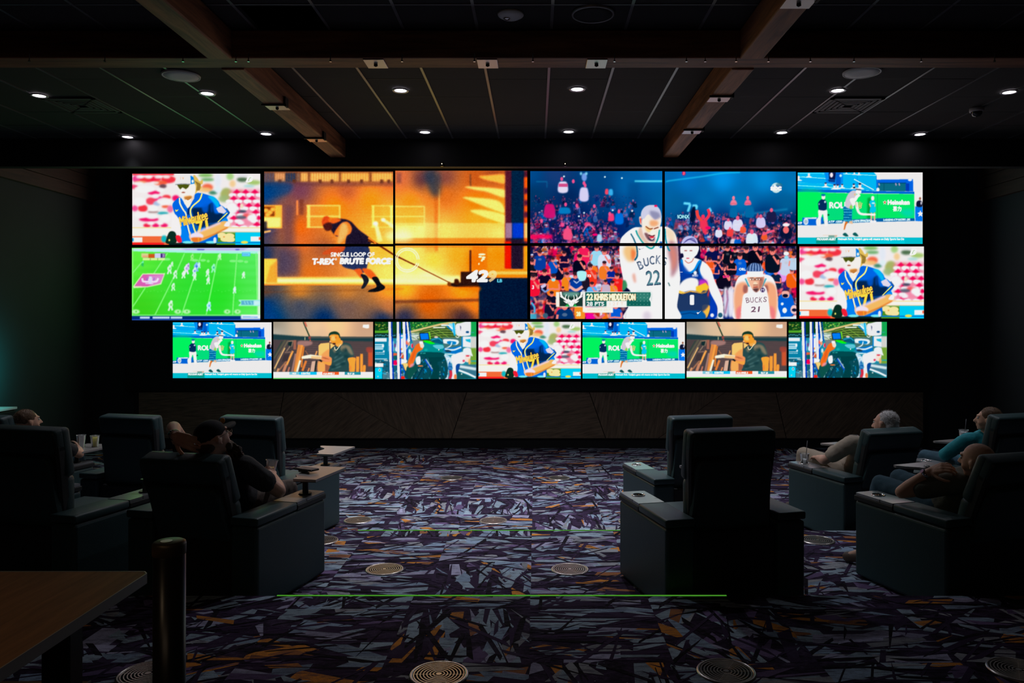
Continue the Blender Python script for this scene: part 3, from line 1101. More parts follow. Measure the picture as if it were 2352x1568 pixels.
def art_football():
    A = Art(302, 567, 600, 737, (60, 214, 44))
    A.fr(295, 560, 7.587)
    A.grad([(100, 200), (100, 1200), (1200, 700), (2200, 300), (2200, 1200), (1200, 200), (1500, 900)],
           [(90, 226, 60), (60, 200, 30), (48, 212, 50), (84, 224, 92), (90, 226, 92), (76, 218, 60), (40, 214, 40)])
    for y in range(300, 1230, 130):
        A.rect(60, y, 2300, y + 60, (40, 200, 30), .14, 12)
    A.poly([(60, 85), (1200, 70), (2300, 60), (2300, 170), (1200, 160), (60, 128)], (160, 236, 216), 1, 5)
    A.poly([(60, 82), (1200, 68), (2300, 58), (2300, 128), (1200, 118), (60, 100)], (196, 206, 232), 1, 5)
    A.poly([(900, 76), (2100, 66), (2000, 110), (1000, 106)], (170, 160, 220), .8, 8)
    for x in (1230, 1290, 1900):
        A.ell(x, 98, 40, 12, (70, 80, 190), .8, 5)
    g = (136, 250, 130)
    for p in ([(230, 320), (80, 500)], [(680, 160), (440, 520)], [(290, 770), (80, 1090)], [(975, 170), (840, 480), (460, 1240)], [(1275, 170), (1220, 330), (1130, 620), (925, 1240)],
              [(1570, 180), (1500, 520), (1380, 1100), (1355, 1240)], [(1893, 170), (1850, 700), (1815, 1240)], [(2225, 160), (2250, 1240)]):
        A.line(p, 18, g, .95, 3)
    A.rect(2258, 130, 2300, 1250, (214, 246, 214), 1, 6)
    A.rect(60, 90, 84, 1250, (140, 240, 120), .9, 6)
    for x in range(140, 2200, 62):
        A.ell(x, 810 + (x % 3) * 12, 7, 8, (110, 240, 110), .6, 3)
        A.ell(x, 490 + (x % 5) * 6, 5, 6, (110, 240, 110), .35, 3)
    A.poly([(80, 740), (245, 515), (640, 510), (570, 705), (330, 755), (90, 770)], (206, 232, 176), 1, 3)
    A.poly([(105, 735), (255, 530), (615, 530), (550, 685), (330, 740)], (206, 92, 170), 1, 3)
    A.poly([(340, 560), (615, 530), (560, 680), (380, 730)], (206, 150, 206), .7, 16)
    # the mark of interlocked letters on the midfield panel
    for q in ([(240, 600), (250, 655), (370, 660), (360, 610)], [(400, 600), (390, 660), (490, 655), (520, 600)]):
        A.line(q, 34, (226, 214, 240), 1, 3)
    A.line([(385, 570), (375, 690)], 50, (206, 210, 246), 1, 3)
    A.line([(300, 690), (430, 690)], 16, (220, 214, 240), 1, 3)
    for x in (330, 450):
        A.line([(x, 590), (x - 10, 640)], 16, (120, 110, 200), .8, 3)
    # score box
    A.rect(225, 165, 350, 235, (206, 200, 140), 1, 6)
    A.rect(245, 200, 350, 240, (220, 160, 120), 1, 4)
    A.rect(350, 175, 460, 245, (196, 84, 30), 1, 5)
    A.rect(460, 165, 560, 245, (196, 196, 244), 1, 5)
    A.rect(556, 165, 640, 245, (150, 130, 190), 1, 4)
    A.rect(566, 170, 590, 240, (50, 20, 110), 1, 3)
    A.line([(610, 180), (635, 180), (635, 235), (600, 235)], 7, (80, 50, 60), 1, 2)
    A.rect(250, 248, 640, 286, (206, 232, 150), 1, 5)
    for x in (380, 510):
        A.rect(x - 6, 245, x + 6, 290, (90, 130, 60), .8, 2)
    A.rect(1975, 148, 2125, 215, (70, 180, 226), 1, 4)
    A.rect(1990, 160, 2110, 200, (120, 216, 240), 1, 3)
    A.line([(2000, 182), (2090, 182)], 12, (60, 130, 220), .7, 3)
    for x, y, rx in [(680, 268, 50), (1160, 285, 60), (1300, 285, 50), (1390, 300, 26), (1820, 298, 60), (1950, 300, 56), (2050, 312, 36)]:
        A.ell(x, y, rx, 22, (130, 244, 130), .9, 5)
    A.poly([(220, 370), (262, 290), (262, 400)], (30, 170, 110), .9, 6)
    A.poly([(225, 330), (262, 285), (265, 330)], (120, 240, 190), 1, 4)

    def player(x, y, s, c, d=None):
        A.ell(x + 10 * s, y - 52 * s, 20 * s, 22 * s, c, 1, 4)
        A.ell(x, y - 10 * s, 34 * s, 40 * s, c, 1, 4)
        A.line([(x - 8 * s, y + 20 * s), (x - 30 * s, y + 76 * s)], 24 * s, c, 1, 4)
        A.line([(x + 10 * s, y + 20 * s), (x + 26 * s, y + 70 * s)], 24 * s, c, 1, 4)
        if d:
            A.ell(x + 8 * s, y - 8 * s, 16 * s, 20 * s, d, .8, 5)
    wh, li = (206, 250, 214), (206, 226, 250)
    for x, y, s, c, d in [(1110, 230, .8, (150, 240, 130), (90, 190, 70)), (1590, 220, .8, (190, 246, 190), None), (715, 440, 1.1, wh, (110, 200, 120)), (760, 350, .6, wh, None), (815, 530, 1, wh, (90, 190, 90)),
                          (1010, 440, 1.2, (226, 220, 250), (130, 70, 180)), (960, 530, .9, (220, 246, 226), None), (1040, 390, .8, (206, 190, 240), (120, 90, 170)), (1180, 400, 1.1, (130, 180, 250), (60, 90, 220)),
                          (1150, 480, 1, li, (90, 120, 230)), (1155, 575, .8, wh, None), (1230, 372, .7, (190, 226, 250), None), (1380, 500, .9, wh, None), (1480, 420, 1, (150, 246, 190), (40, 150, 130)),
                          (1390, 635, .9, wh, None), (2005, 540, .8, wh, None), (780, 745, .9, wh, (110, 180, 80)), (1850, 800, .8, (206, 250, 230), None), (735, 1070, 1.2, wh, (110, 190, 90)), (1400, 1085, 1.1, (180, 230, 250), (90, 160, 250))]:
        player(x, y, s, c, d)
    for x, rx in [(130, 66), (860, 60), (1015, 66), (1720, 56), (1900, 56)]:
        A.ell(x, 1180, rx, 38, (176, 246, 170), 1, 6)
        A.ell(x + 4, 1178, 16, 18, (90, 200, 80), 1, 4)
    A.rect(1920, 970, 2300, 1082, (150, 240, 190), 1, 5)
    A.rect(1965, 988, 2300, 1064, (90, 170, 200), 1, 5)
    A.rect(2180, 985, 2300, 1070, (190, 230, 250), 1, 6)
    A.poly([(1915, 985), (1960, 1026), (1915, 1066)], (60, 210, 60), 1, 3)
    for x in (2020, 2070, 2130):
        A.line([(x, 1000), (x + 20, 1050)], 14, (150, 220, 230), .9, 3)
    A.rect(50, 1228, 2300, 1256, (110, 226, 110), 1, 5)
    A.rect(40, 1256, 2310, 1345, (4, 44, 120), 1, 3)
    A.rect(60, 1318, 2300, 1345, (60, 100, 206), .8, 5)
    for a, b in ((200, 370), (420, 716), (736, 936)):
        A.rect(a, 1266, b, 1300, (206, 224, 250), 1, 5)
        for x in range(a + 20, b - 10, 34):
            A.rect(x, 1270, x + 9, 1296, (120, 150, 210), .8, 2)
    A.rect(1960, 1232, 2310, 1310, (224, 232, 250), 1, 7)
    A.line([(1990, 1272), (2250, 1276)], 18, (90, 150, 220), .9, 4)
    A.soften(.9)
    return A


def art_tug():
    A = Art(604, 390, 1214, 736, (200, 110, 40))
    A.fr(280, 380, 3.675)
    O = 620 * 3.675            # x of the second zoom frame in the first one's units
    pts = [(1200, 100), (1200, 250), (1500, 200), (1900, 200), (2250, 120), (1200, 500), (1350, 420), (1500, 520), (1800, 350), (2100, 300), (2250, 420), (1500, 640),
           (1200, 750), (1350, 800), (1700, 700), (1600, 900), (2200, 700), (2250, 900), (1900, 560), (2100, 560)]
    cols = [(40, 60, 86), (30, 66, 110), (110, 70, 86), (170, 96, 66), (200, 110, 60), (44, 56, 96), (150, 90, 70), (206, 106, 40), (236, 132, 40), (240, 142, 48), (252, 178, 80), (196, 110, 60),
            (36, 56, 90), (100, 80, 76), (150, 92, 66), (190, 110, 50), (240, 150, 56), (255, 214, 130), (240, 150, 60), (250, 176, 80)]
    pts += [(O + x, y) for x, y in [(60, 100), (250, 110), (450, 100), (700, 110), (850, 60), (150, 300), (450, 250), (700, 300), (150, 450), (100, 560), (250, 540), (450, 560), (700, 450), (900, 450), (900, 560),
                                    (150, 750), (350, 800), (550, 750), (700, 800), (900, 750), (100, 950), (300, 950), (1120, 400), (1120, 560)]]
    cols += [(190, 110, 80), (90, 60, 66), (120, 76, 70), (170, 90, 46), (150, 80, 50), (236, 140, 50), (190, 108, 50), (226, 124, 36), (250, 170, 70), (255, 232, 170), (255, 222, 150), (252, 190, 96), (248, 160, 60),
             (252, 150, 40), (252, 200, 110), (255, 214, 120), (255, 196, 90), (250, 160, 60), (236, 120, 30), (240, 136, 40), (255, 236, 170), (255, 240, 190), (236, 120, 40), (250, 190, 110)]
    A.grad(pts, cols)
    # awning boards along the top of the left half
    A.rect(1190, 40, 2300, 140, (120, 74, 50), .9, 6)
    for x0, x1, c in [(1195, 1290, (90, 80, 90)), (1290, 1380, (200, 150, 110)), (1380, 1470, (50, 60, 80)), (1480, 1500, (120, 100, 90)), (1510, 1570, (226, 176, 110)), (1590, 1830, (236, 182, 110)), (1850, 2085, (232, 176, 100)), (2110, 2285, (236, 180, 104))]:
        A.rect(x0, 62, x1, 136, c, .95, 5)
    for x in range(1200, 2290, 22):
        A.line([(x, 60), (x, 135)], 4, (140, 84, 40), .5, 2)
    for x in (1320, 1440, 1660, 1760, 1900, 2010, 2180, 2240):
        A.rect(x, 118, x + 26, 150, (96, 56, 40), .9, 3)
    A.rect(1190, 140, 2300, 175, (96, 62, 66), .55, 10)
    A.blob([(1190, 150), (1430, 150), (1400, 240), (1200, 270)], (10, 66, 116), .6, 16)
    for x, y, w in [(1200, 330, 500), (1500, 300, 700), (1700, 560, 500)]:
        for k in range(8):
            A.line([(x, y + k * 26), (x + w, y + k * 26 - 6)], 5, (160, 84, 30), .16, 3)
    # doorway and glare at far left
    A.rect(1190, 335, 1352, 530, (252, 178, 84), 1, 3)
    A.rect(1190, 345, 1290, 430, (110, 56, 26), 1, 6)
    for x, y in ((1215, 380), (1250, 395), (1275, 370), (1230, 415)):
        A.ell(x, y, 22, 18, (252, 180, 90), 1, 5)
    A.rect(1200, 440, 1340, 520, (255, 222, 140), 1, 6)
    A.rect(1190, 470, 1225, 560, (40, 40, 50), .9, 6)
    A.line([(1190, 565), (1255, 552)], 14, (252, 190, 120), 1, 3)
    A.rect(1366, 330, 1460, 700, (60, 56, 90), .45, 20)
    A.line([(1480, 295), (1480, 415)], 14, (250, 150, 90), .9, 3)
    A.rect(1500, 285, 1532, 418, (110, 60, 50), .7, 5)
    # windows
    ye = (255, 208, 120)

    def win(x0, y0, x1, y1, c=ye, w=12):
        A.rect(x0, y0, x1, y1, (250, 170, 76), .5, 4)
        for q in ([(x0, y0), (x1, y0)], [(x0, y1), (x1, y1)], [(x0, (y0 + y1) / 2), (x1, (y0 + y1) / 2)], [(x1, y0), (x1, y1)]):
            A.line(q, w, c, .95, 3)
        A.line([(x0 + 16, y0), (x0 + 16, y1)], w * 2.2, c, .95, 3)
    win(1560, 338, 1838, 520)
    win(2105, 340, 2300, 520, (255, 214, 120), 8)
    win(O - 20, 345, O + 275, 515, (255, 226, 140), 8)
    A.rect(O + 275, 150, O + 400, 730, (206, 120, 50), .35, 14)
    A.line([(O + 370, 60), (O + 376, 720)], 26, (176, 92, 40), .55, 8)
    A.line([(O + 400, 200), (O + 398, 720)], 10, (255, 206, 120), .6, 4)
    A.blob([(O + 270, 60), (O + 400, 60), (O + 400, 250), (O + 330, 240)], (36, 56, 76), .75, 20)
    A.rect(O + 40, 60, O + 80, 150, (110, 70, 70), .6, 8)
    A.line([(O + 662, 75), (O + 665, 185)], 14, (110, 70, 50), .9, 3)
    # bright streaks thrown on the wall
    s = (255, 216, 130)
    A.blob([(O + 735, 92), (O + 800, 84), (O + 955, 78), (O + 955, 150), (O + 860, 136), (O + 790, 120)], (248, 180, 90), .95, 5)
    A.blob([(O + 615, 180), (O + 720, 180), (O + 950, 205), (O + 950, 270), (O + 800, 222), (O + 700, 205)], s, .95, 5)
    A.blob([(O + 600, 268), (O + 700, 270), (O + 900, 300), (O + 955, 400), (O + 850, 370), (O + 720, 320), (O + 660, 296)], s, .95, 6)
    A.blob([(O + 660, 380), (O + 780, 376), (O + 960, 420), (O + 960, 490), (O + 850, 460), (O + 740, 420)], s, .95, 6)
    A.rect(O + 20, 486, O + 955, 611, (255, 226, 150), .45, 3)
    A.rect(O + 20, 611, O + 955, 690, (214, 120, 50), .7, 4)
    # dark door edge at the right
    A.rect(O + 955, 40, O + 1160, 870, (80, 36, 50), 1, 5)
    A.rect(O + 1010, 40, O + 1115, 870, (4, 40, 62), 1, 6)
    A.rect(O + 955, 640, O + 1010, 870, (206, 40, 20), .95, 6)
    A.rect(O + 1010, 620, O + 1112, 870, (40, 30, 46), 1, 6)
    A.rect(O + 960, 486, O + 1015, 611, (150, 120, 140), 1, 4)
    A.rect(O + 1018, 486, O + 1112, 611, (20, 66, 170), 1, 5)
    A.rect(O + 1118, 100, O + 1160, 640, (226, 96, 40), 1, 5)
    for y in (150, 250, 350):
        A.rect(O + 1114, y + 40, O + 1160, y + 90, (60, 30, 60), .9, 8)
    A.rect(O + 1118, 486, O + 1160, 611, (236, 180, 120), 1, 4)
    A.rect(O + 1112, 680, O + 1160, 880, (252, 150, 50), 1, 6)
    # lower half: kerb, slab, ground
    A.rect(1185, 940, O + 560, 1006, (255, 206, 110), .95, 6)
    A.rect(1185, 958, O + 560, 985, (255, 242, 190), .9, 6)
    A.rect(O + 20, 930, O + 580, 1010, (255, 240, 180), .8, 10)
    A.rect(1185, 1006, O + 740, 1320, (206, 124, 50), 1, 8)
    A.grad([(1200, 1050), (1500, 1050), (1900, 1060), (2250, 1060), (1200, 1180), (1500, 1180), (1900, 1190), (2250, 1180), (1250, 1290), (1700, 1290), (2200, 1290), (O + 100, 1040), (O + 600, 1050),
            (O + 300, 1150), (O + 700, 1160), (O + 100, 1280), (O + 600, 1280)],
           [(90, 70, 60), (190, 126, 60), (176, 120, 66), (236, 150, 60), (14, 60, 110), (70, 76, 90), (110, 90, 84), (176, 116, 76), (4, 62, 110), (16, 50, 92), (30, 50, 84), (252, 170, 60), (250, 150, 50),
            (190, 96, 30), (226, 130, 50), (44, 50, 76), (60, 46, 56)], 1, A.fill(A.P([(1185, 1012), (O + 740, 1012), (O + 740, 1320), (1185, 1320)])))
    A.line([(O + 20, 1150), (O + 735, 1135)], 26, (90, 50, 40), .7, 6)
    A.line([(1190, 1070), (O + 100, 1040)], 12, (110, 66, 40), .4, 6)
    A.rect(1190, 786, 1310, 986, (252, 196, 96), 1, 3)
    A.poly([(1215, 990), (1250, 850), (1310, 800), (1310, 990)], (240, 150, 70), .8, 5)
    A.rect(1320, 700, 1500, 930, (60, 60, 96), .5, 20)
    # light beams
    A.line([(2140, 480), (2180, 640)], [20, 46], (255, 244, 190), .85, 6)
    A.line([(2200, 455), (2300, 520)], [18, 30], (255, 244, 190), .9, 5)
    A.ell(2140, 490, 22, 18, (255, 252, 220), 1, 5)
    A.ell(2205, 458, 18, 14, (255, 252, 220), 1, 5)
    A.ell(O + 60, 600, 120, 40, (255, 246, 200), .8, 22)
    A.blob([(2060, 640), (2300, 640), (2300, 930), (2060, 920)], (255, 200, 100), .45, 20)
    # man leaning back on the rope
    dk = (36, 30, 46)
    A.blob([(1770, 460), (1850, 448), (1930, 470), (2000, 540), (2080, 600), (2110, 640), (2080, 690), (2075, 760), (2060, 860), (1990, 880), (1900, 850), (1860, 830), (1880, 690), (1890, 560), (1830, 600), (1790, 580), (1755, 520)], dk, 1, 3)
    A.blob([(1865, 700), (2080, 690), (2070, 850), (2040, 905), (1960, 880), (1880, 860), (1855, 820)], (44, 54, 84), 1, 3)
    sk = (206, 100, 50)
    A.ell(1722, 470, 34, 46, (186, 80, 44), 1, 3, .3)
    A.blob([(1700, 500), (1760, 480), (1775, 530), (1740, 552), (1712, 540)], (70, 34, 34), 1, 3)
    A.blob([(1740, 450), (1800, 445), (1850, 460), (1780, 490)], (226, 110, 50), .9, 4)
    A.blob([(1790, 580), (1840, 500), (1900, 475), (1938, 520), (1930, 570), (1890, 600), (1860, 680), (1800, 690), (1830, 600)], (232, 126, 60), 1, 4)
    A.blob([(1850, 500), (1890, 490), (1910, 560), (1860, 640), (1820, 650)], (252, 190, 130), .7, 8)
    A.blob([(1700, 730), (1780, 690), (1880, 680), (1860, 730), (1790, 740), (1740, 750), (1700, 752)], (176, 84, 50), 1, 3)
    A.blob([(1960, 880), (2010, 870), (2030, 900), (2020, 950), (1975, 900)], (206, 96, 50), 1, 3)
    A.blob([(2030, 870), (2100, 880), (2150, 940), (2110, 960), (2060, 920)], (214, 100, 50), 1, 3)
    A.blob([(2015, 920), (2060, 925), (2085, 970), (2050, 1030), (2020, 1035), (2040, 980)], (30, 34, 44), 1, 2)
    A.blob([(2110, 950), (2155, 940), (2185, 990), (2220, 1020), (2210, 1045), (2150, 1066), (2080, 1066), (2090, 1050), (2150, 1020)], (22, 24, 28), 1, 2)
    A.line([(2080, 630), (2150, 660), (O + 20, 755), (O + 190, 838)], [20, 12], (96, 50, 26), 1, 2)
    A.line([(O + 190, 835), (O + 280, 885), (O + 480, 985)], 9, (110, 60, 30), 1, 2)
    A.line([(2080, 610), (2130, 640), (2150, 680)], 14, (220, 130, 60), 1, 2)
    A.ell(O + 130, 797, 100, 104, (255, 236, 170), .0)
    for r in (100, 84):
        t = np.linspace(0.3, 6.2, 60)
        A.line(np.stack([O + 130 + r * np.cos(t), 797 + r * 1.0 * np.sin(t)], 1), 7, (255, 250, 220), 1, 1.5)
    # sled
    A.blob([(O + 470, 1000), (O + 520, 990), (O + 740, 985), (O + 800, 1000), (O + 780, 1025), (O + 540, 1025)], (40, 26, 26), 1, 3)
    A.rect(O + 580, 895, O + 760, 1000, (50, 30, 26), 1, 4)
    A.line([(O + 664, 715), (O + 664, 900)], 18, (70, 40, 30), 1, 3)
    A.ell(O + 485, 1000, 16, 20, (110, 60, 30), 1, 3)
    A.blob([(O + 530, 960), (O + 560, 960), (O + 570, 1000), (O + 530, 1000)], (60, 30, 20), 1, 3)
    A.rect(O + 680, 680, O + 805, 880, (226, 110, 40), .6, 6)
    for x, y, a in [(760, 750, 30), (745, 770, 14), (775, 775, 16), (770, 790, 14), (760, 802, 8), (735, 830, 6)]:
        A.ell(O + x, y, a, 8, (255, 246, 210), 1, 2)
    A.rect(O + 735, 945, O + 1160, 1320, (4, 30, 52), 1, 5)
    A.rect(O + 800, 880, O + 1160, 942, (255, 130, 40), 1, 5)
    A.rect(O + 820, 893, O + 1150, 918, (255, 190, 110), 1, 6)
    A.blob([(O + 560, 1025), (O + 735, 1020), (O + 735, 1060), (O + 600, 1050)], (220, 110, 30), .6, 8)
    wt = (248, 244, 236)
    A.text('SINGLE LOOP OF', 1764, 734, 2132, 768, wt, bold=2)
    A.text('T-REX', 1612, 786, 1790, 832, wt, shear=.12, bold=6)
    A.text('BRUTE FORCE', 1842, 784, 2268, 830, wt, shear=.12, bold=6)
    for x, y in ((1806, 790), (2278, 792)):
        A.ell(x, y, 9, 9, wt, 1)
        A.ell(x, y, 3, 3, (120, 90, 60), 1)
    A.text('42', O + 636, 890, O + 805, 976, (250, 250, 244), shear=.16, bold=10)
    A.text('9', O + 820, 892, O + 880, 976, (236, 206, 160), shear=.16, bold=8, a=.75)
    A.text('LB', O + 892, 960, O + 930, 984, (110, 190, 206), bold=1)
    A.grain(3, 1)
    A.soften(.35)
    return A


def crowd(A, x0, y0, x1, y1, n, s0, s1, cols, skin, a0=.9, seed=3):
    """blurred spectators: heads and shoulders with arms, hats and scraps of colour between them"""
    r = np.random.RandomState(seed)
    ys = np.sort(y0 + (y1 - y0) * r.rand(n))
    for y in ys:
        x = x0 + (x1 - x0) * r.rand()
        s = s0 + (s1 - s0) * (y - y0) / (y1 - y0 + 1e-6)
        s *= .75 + .5 * r.rand()
        j = lambda v: v * s * (1 + .5 * (r.rand() - .5))
        c = np.array(cols[r.randint(len(cols))]) * (.7 + .45 * r.rand())
        k = np.array(skin[r.randint(len(skin))]) * (.7 + .4 * r.rand())
        t = (r.rand() - .5) * s * .5
        A.blob([(x - j(.85), y + j(1)), (x - j(.5), y + j(.3)), (x + j(.5), y + j(.3)), (x + j(.85), y + j(1)), (x + j(.8) + t, y + j(2.4)), (x - j(.8) + t, y + j(2.4))], c, a0, s * .1)
        if r.rand() < .5:
            A.ell(x + t, y + j(1.1), j(.4), j(.35), c * .6 + 50 * r.rand(), a0 * .8, s * .12)
        u = r.rand()
        if u < .16:
            A.line([(x - s * .8, y + s), (x - s * .9, y + s * 1.7), (x, y + s * 1.4)], s * .26, k, a0, s * .08)
            A.line([(x + s * .8, y + s), (x + s * .9, y + s * 1.7), (x, y + s * 1.5)], s * .26, k, a0, s * .08)
        elif u < .3:
            A.line([(x - s * .8, y + s * .8), (x - j(1.1), y), (x - j(.8), y - j(.8))], s * .24, k, a0, s * .08)
            A.line([(x + s * .8, y + s * .8), (x + j(1.1), y), (x + j(.7), y - j(.7))], s * .24, k, a0, s * .08)
        elif u < .5:
            A.line([(x - s * .7, y + s), (x - j(.6), y + s * 1.6), (x + j(.1), y + j(.5))], s * .26, k, a0, s * .08)
        elif u < .62:
            A.line([(x + s * .7, y + s), (x + j(.9), y + s * 1.7)], s * .26, k, a0, s * .08)
        A.ell(x + t * .3, y - s * .15, j(.38), j(.5), k, a0, s * .07, .4 * (r.rand() - .5))
        A.ell(x + t * .3, y - j(.02), s * .2, s * .12, k * .6, a0 * .5, s * .1)
        A.ell(x + t * .3, y - s * .47, j(.4), j(.24), np.array([34, 24, 54]) + 50 * r.rand(), a0, s * .07)
        if u > .86:
            A.ell(x + t * .3, y - s * .5, s * .44, s * .2, (216, 214, 236), a0, s * .07)
    for _ in range(n * 3):
        x, y = x0 + (x1 - x0) * r.rand(), y0 + (y1 - y0) * r.rand()
        c = (cols + skin)[r.randint(len(cols) + len(skin))]
        A.ell(x, y, s0 * (.12 + .35 * r.rand()), s0 * (.12 + .3 * r.rand()), np.array(c) * (.6 + .5 * r.rand()), .6 * a0, s0 * .12, r.rand() * 3)


def art_basketball():
    A = Art(1215, 390, 1832, 736, (10, 60, 110))
    A.fr(1210, 385, 7.35)
    A.grad([(50, 100), (500, 90), (1100, 200), (1700, 300), (2200, 150), (100, 500), (700, 500), (1300, 600), (1900, 700), (100, 900), (900, 900), (1500, 1000), (2300, 500), (2700, 200), (3300, 200), (4000, 200), (4500, 300),
            (2500, 600), (3000, 500), (3600, 550), (4400, 600), (2700, 900), (3300, 900), (4000, 900), (4500, 900), (300, 1200), (1200, 1200), (3500, 1150), (4300, 1200)],
           [(10, 72, 126), (30, 60, 110), (8, 66, 116), (0, 92, 150), (0, 104, 168), (8, 54, 92), (10, 40, 84), (4, 60, 110), (0, 76, 132), (16, 34, 80), (12, 30, 84), (10, 36, 96), (0, 96, 150), (6, 110, 178), (0, 136, 206), (0, 128, 190), (0, 110, 164),
            (4, 90, 140), (4, 104, 160), (0, 110, 164), (6, 90, 136), (12, 50, 100), (10, 50, 106), (12, 44, 96), (12, 40, 86), (40, 20, 80), (20, 24, 76), (24, 24, 76), (16, 22, 64)])
    A.rect(1820, 212, 2290, 242, (110, 216, 236), .9, 6)
    A.line([(2350, 235), (2450, 215), (2950, 150), (3300, 95), (3600, 80)], 22, (60, 190, 226), .75, 8, True)
    A.line([(3600, 800), (4000, 750), (4400, 700)], 30, (60, 170, 206), .45, 10)
    A.line([(160, 235), (340, 235), (340, 330)], 14, (30, 150, 190), .5, 6)
    A.rect(1700, 250, 1900, 620, (0, 60, 110), .4, 30)
    pk = [(206, 80, 140), (226, 90, 120), (176, 80, 150), (236, 110, 130), (196, 110, 170)]
    dkc = [(10, 24, 66), (8, 30, 80), (14, 20, 60), (10, 60, 130), (20, 30, 90), (16, 16, 50)]
    crowd(A, 60, 480, 1850, 900, 70, 30, 46, dkc + [(120, 30, 90), (90, 120, 180), (0, 90, 160)], pk, .62, 5)
    crowd(A, 60, 870, 1560, 1250, 90, 44, 60, dkc + [(200, 20, 90), (200, 60, 90), (140, 160, 210), (0, 100, 180)], pk, .74, 6)
    crowd(A, 2360, 760, 4620, 1000, 70, 34, 56, dkc + [(150, 170, 220), (200, 70, 90), (0, 90, 170)], pk, .66, 8)
    crowd(A, 2360, 980, 4620, 1260, 90, 56, 76, dkc + [(226, 230, 244), (240, 84, 60), (10, 80, 170), (16, 20, 60)], [(226, 90, 110), (214, 100, 140), (236, 120, 130), (190, 80, 130)], .85, 9)
    # single spectators that stand out
    for x, y, w, h, c in [(610, 320, 76, 90, (224, 216, 240)), (965, 440, 70, 110, (214, 206, 240)), (385, 720, 84, 110, (190, 30, 110)), (640, 720, 88, 50, (20, 120, 176)), (1350, 400, 26, 44, (250, 80, 100)), (1418, 410, 34, 50, (70, 170, 220)),
                          (1560, 850, 66, 90, (0, 110, 200)), (1425, 830, 44, 60, (250, 70, 120)), (690, 1110, 66, 90, (250, 90, 130)), (1225, 1180, 40, 60, (170, 206, 230)), (1025, 950, 50, 30, (236, 70, 120)),
                          (3490, 750, 60, 80, (6, 100, 150)), (3760, 740, 70, 90, (4, 100, 150))]:
        A.blob([(x - w, y + h), (x - w * .9, y - h * .7), (x, y - h), (x + w * .9, y - h * .7), (x + w, y + h)], c, .95, 6)
    A.rect(535, 270, 690, 325, (190, 70, 120), .9, 5)
    for x, y in [(590, 190), (785, 230), (965, 260), (985, 300), (1140, 650), (1555, 740), (1400, 780), (690, 1010), (655, 620), (845, 640), (250, 900), (600, 960)]:
        A.ell(x, y, 24, 34, (226, 90, 140), .95, 5)
    A.ell(970, 160, 44, 70, (130, 160, 220), .9, 8)
    for x in (915, 1005):
        A.ell(x, 100, 20, 26, (150, 220, 240), .9, 6)
    A.line([(945, 1085), (1000, 990), (1060, 960), (1150, 1050)], 20, (206, 110, 150), .95, 4, True)
    for x, y in [(628, 148), (1318, 156), (1780, 730), (880, 820), (967, 762), (1450, 718), (1605, 175)]:
        A.ell(x, y, 15, 15, (226, 246, 250), 1, 4)
    A.rect(50, 1130, 430, 1200, (240, 20, 90), .9, 14)
    A.ell(1150, 1130, 46, 20, (240, 20, 110), 1, 5)
    A.ell(2650, 95, 28, 36, (240, 20, 90), 1, 6)
    A.text('3', 2640, 75, 2662, 115, (255, 200, 140))
    # seat banner, raised arms and standing figures on the right half
    A.poly([(2540, 790), (2750, 790), (2740, 860), (2540, 860)], (4, 70, 110), 1, 5)
    A.text('IONX', 2545, 796, 2745, 856, (170, 226, 240), shear=-.1, bold=4)
    for q in ([(2650, 600), (2760, 610)], [(2760, 620), (2720, 740)], [(2800, 640), (2870, 640)], [(2870, 640), (2860, 700)], [(3080, 680), (3110, 740)]):
        A.line(q, 40, (120, 216, 246), .95, 8)
    A.blob([(2770, 740), (2830, 650), (2850, 760), (2830, 900), (2760, 900)], (6, 20, 50), 1, 6)
    A.line([(2870, 720), (2890, 820), (2960, 910), (2990, 990)], 52, (244, 74, 70), 1, 4, True)
    A.line([(3060, 700), (3080, 790), (3030, 870), (2980, 930)], 48, (240, 60, 84), 1, 4, True)
    A.blob([(2930, 900), (3040, 900), (3050, 1000), (3020, 1140), (2960, 1060), (2920, 980)], (220, 60, 90), .95, 8)
    A.ell(2975, 830, 32, 40, (226, 60, 96), 1, 4)
    A.ell(3060, 1015, 46, 26, (240, 20, 100), 1, 5)
    for x, y, c in [(3490, 560, (244, 130, 150)), (3730, 560, (240, 110, 140))]:
        A.ell(x, y - 50, 24, 34, c, 1, 5)
        A.blob([(x - 56, y + 64), (x - 40, y), (x, y - 22), (x + 42, y), (x + 58, y + 60), (x, y + 74)], c, .95, 7)
        A.line([(x - 50, y + 50), (x, y + 40), (x + 50, y + 54)], 18, np.array(c) * .8, .9, 5)
    for x, y, s, c in [(3400, 950, 70, (214, 214, 240)), (3560, 940, 90, (214, 216, 244)), (3950, 900, 80, (206, 200, 236)), (4130, 800, 84, (30, 30, 66)), (3800, 1180, 100, (216, 228, 244)), (3650, 1030, 50, (240, 90, 60)), (3240, 1090, 60, (214, 220, 244)),
                       (3430, 1080, 56, (230, 70, 70)), (4010, 1150, 50, (240, 96, 50)), (4380, 1060, 100, (10, 20, 50)), (3560, 1250, 60, (10, 90, 180))]:
        A.blob([(x - s, y + s * .8), (x - s * .8, y - s * .5), (x, y - s * .8), (x + s * .8, y - s * .5), (x + s, y + s * .8), (x + s * .5, y + s * 1.4), (x - s * .5, y + s * 1.4)], c, .95, 5)
        A.ell(x, y - s, s * .33, s * .42, (216, 96, 130), 1, 4)
    A.ell(4375, 965, 56, 30, (240, 226, 230), 1, 5)
    A.ell(4375, 1050, 50, 60, (226, 110, 110), 1, 5)
    A.line([(3980, 1130), (4100, 1080), (4180, 1060)], 40, (220, 90, 120), 1, 5)
    # network mark
    A.ell(4210, 340, 86, 86, (206, 220, 220), .95, 2)
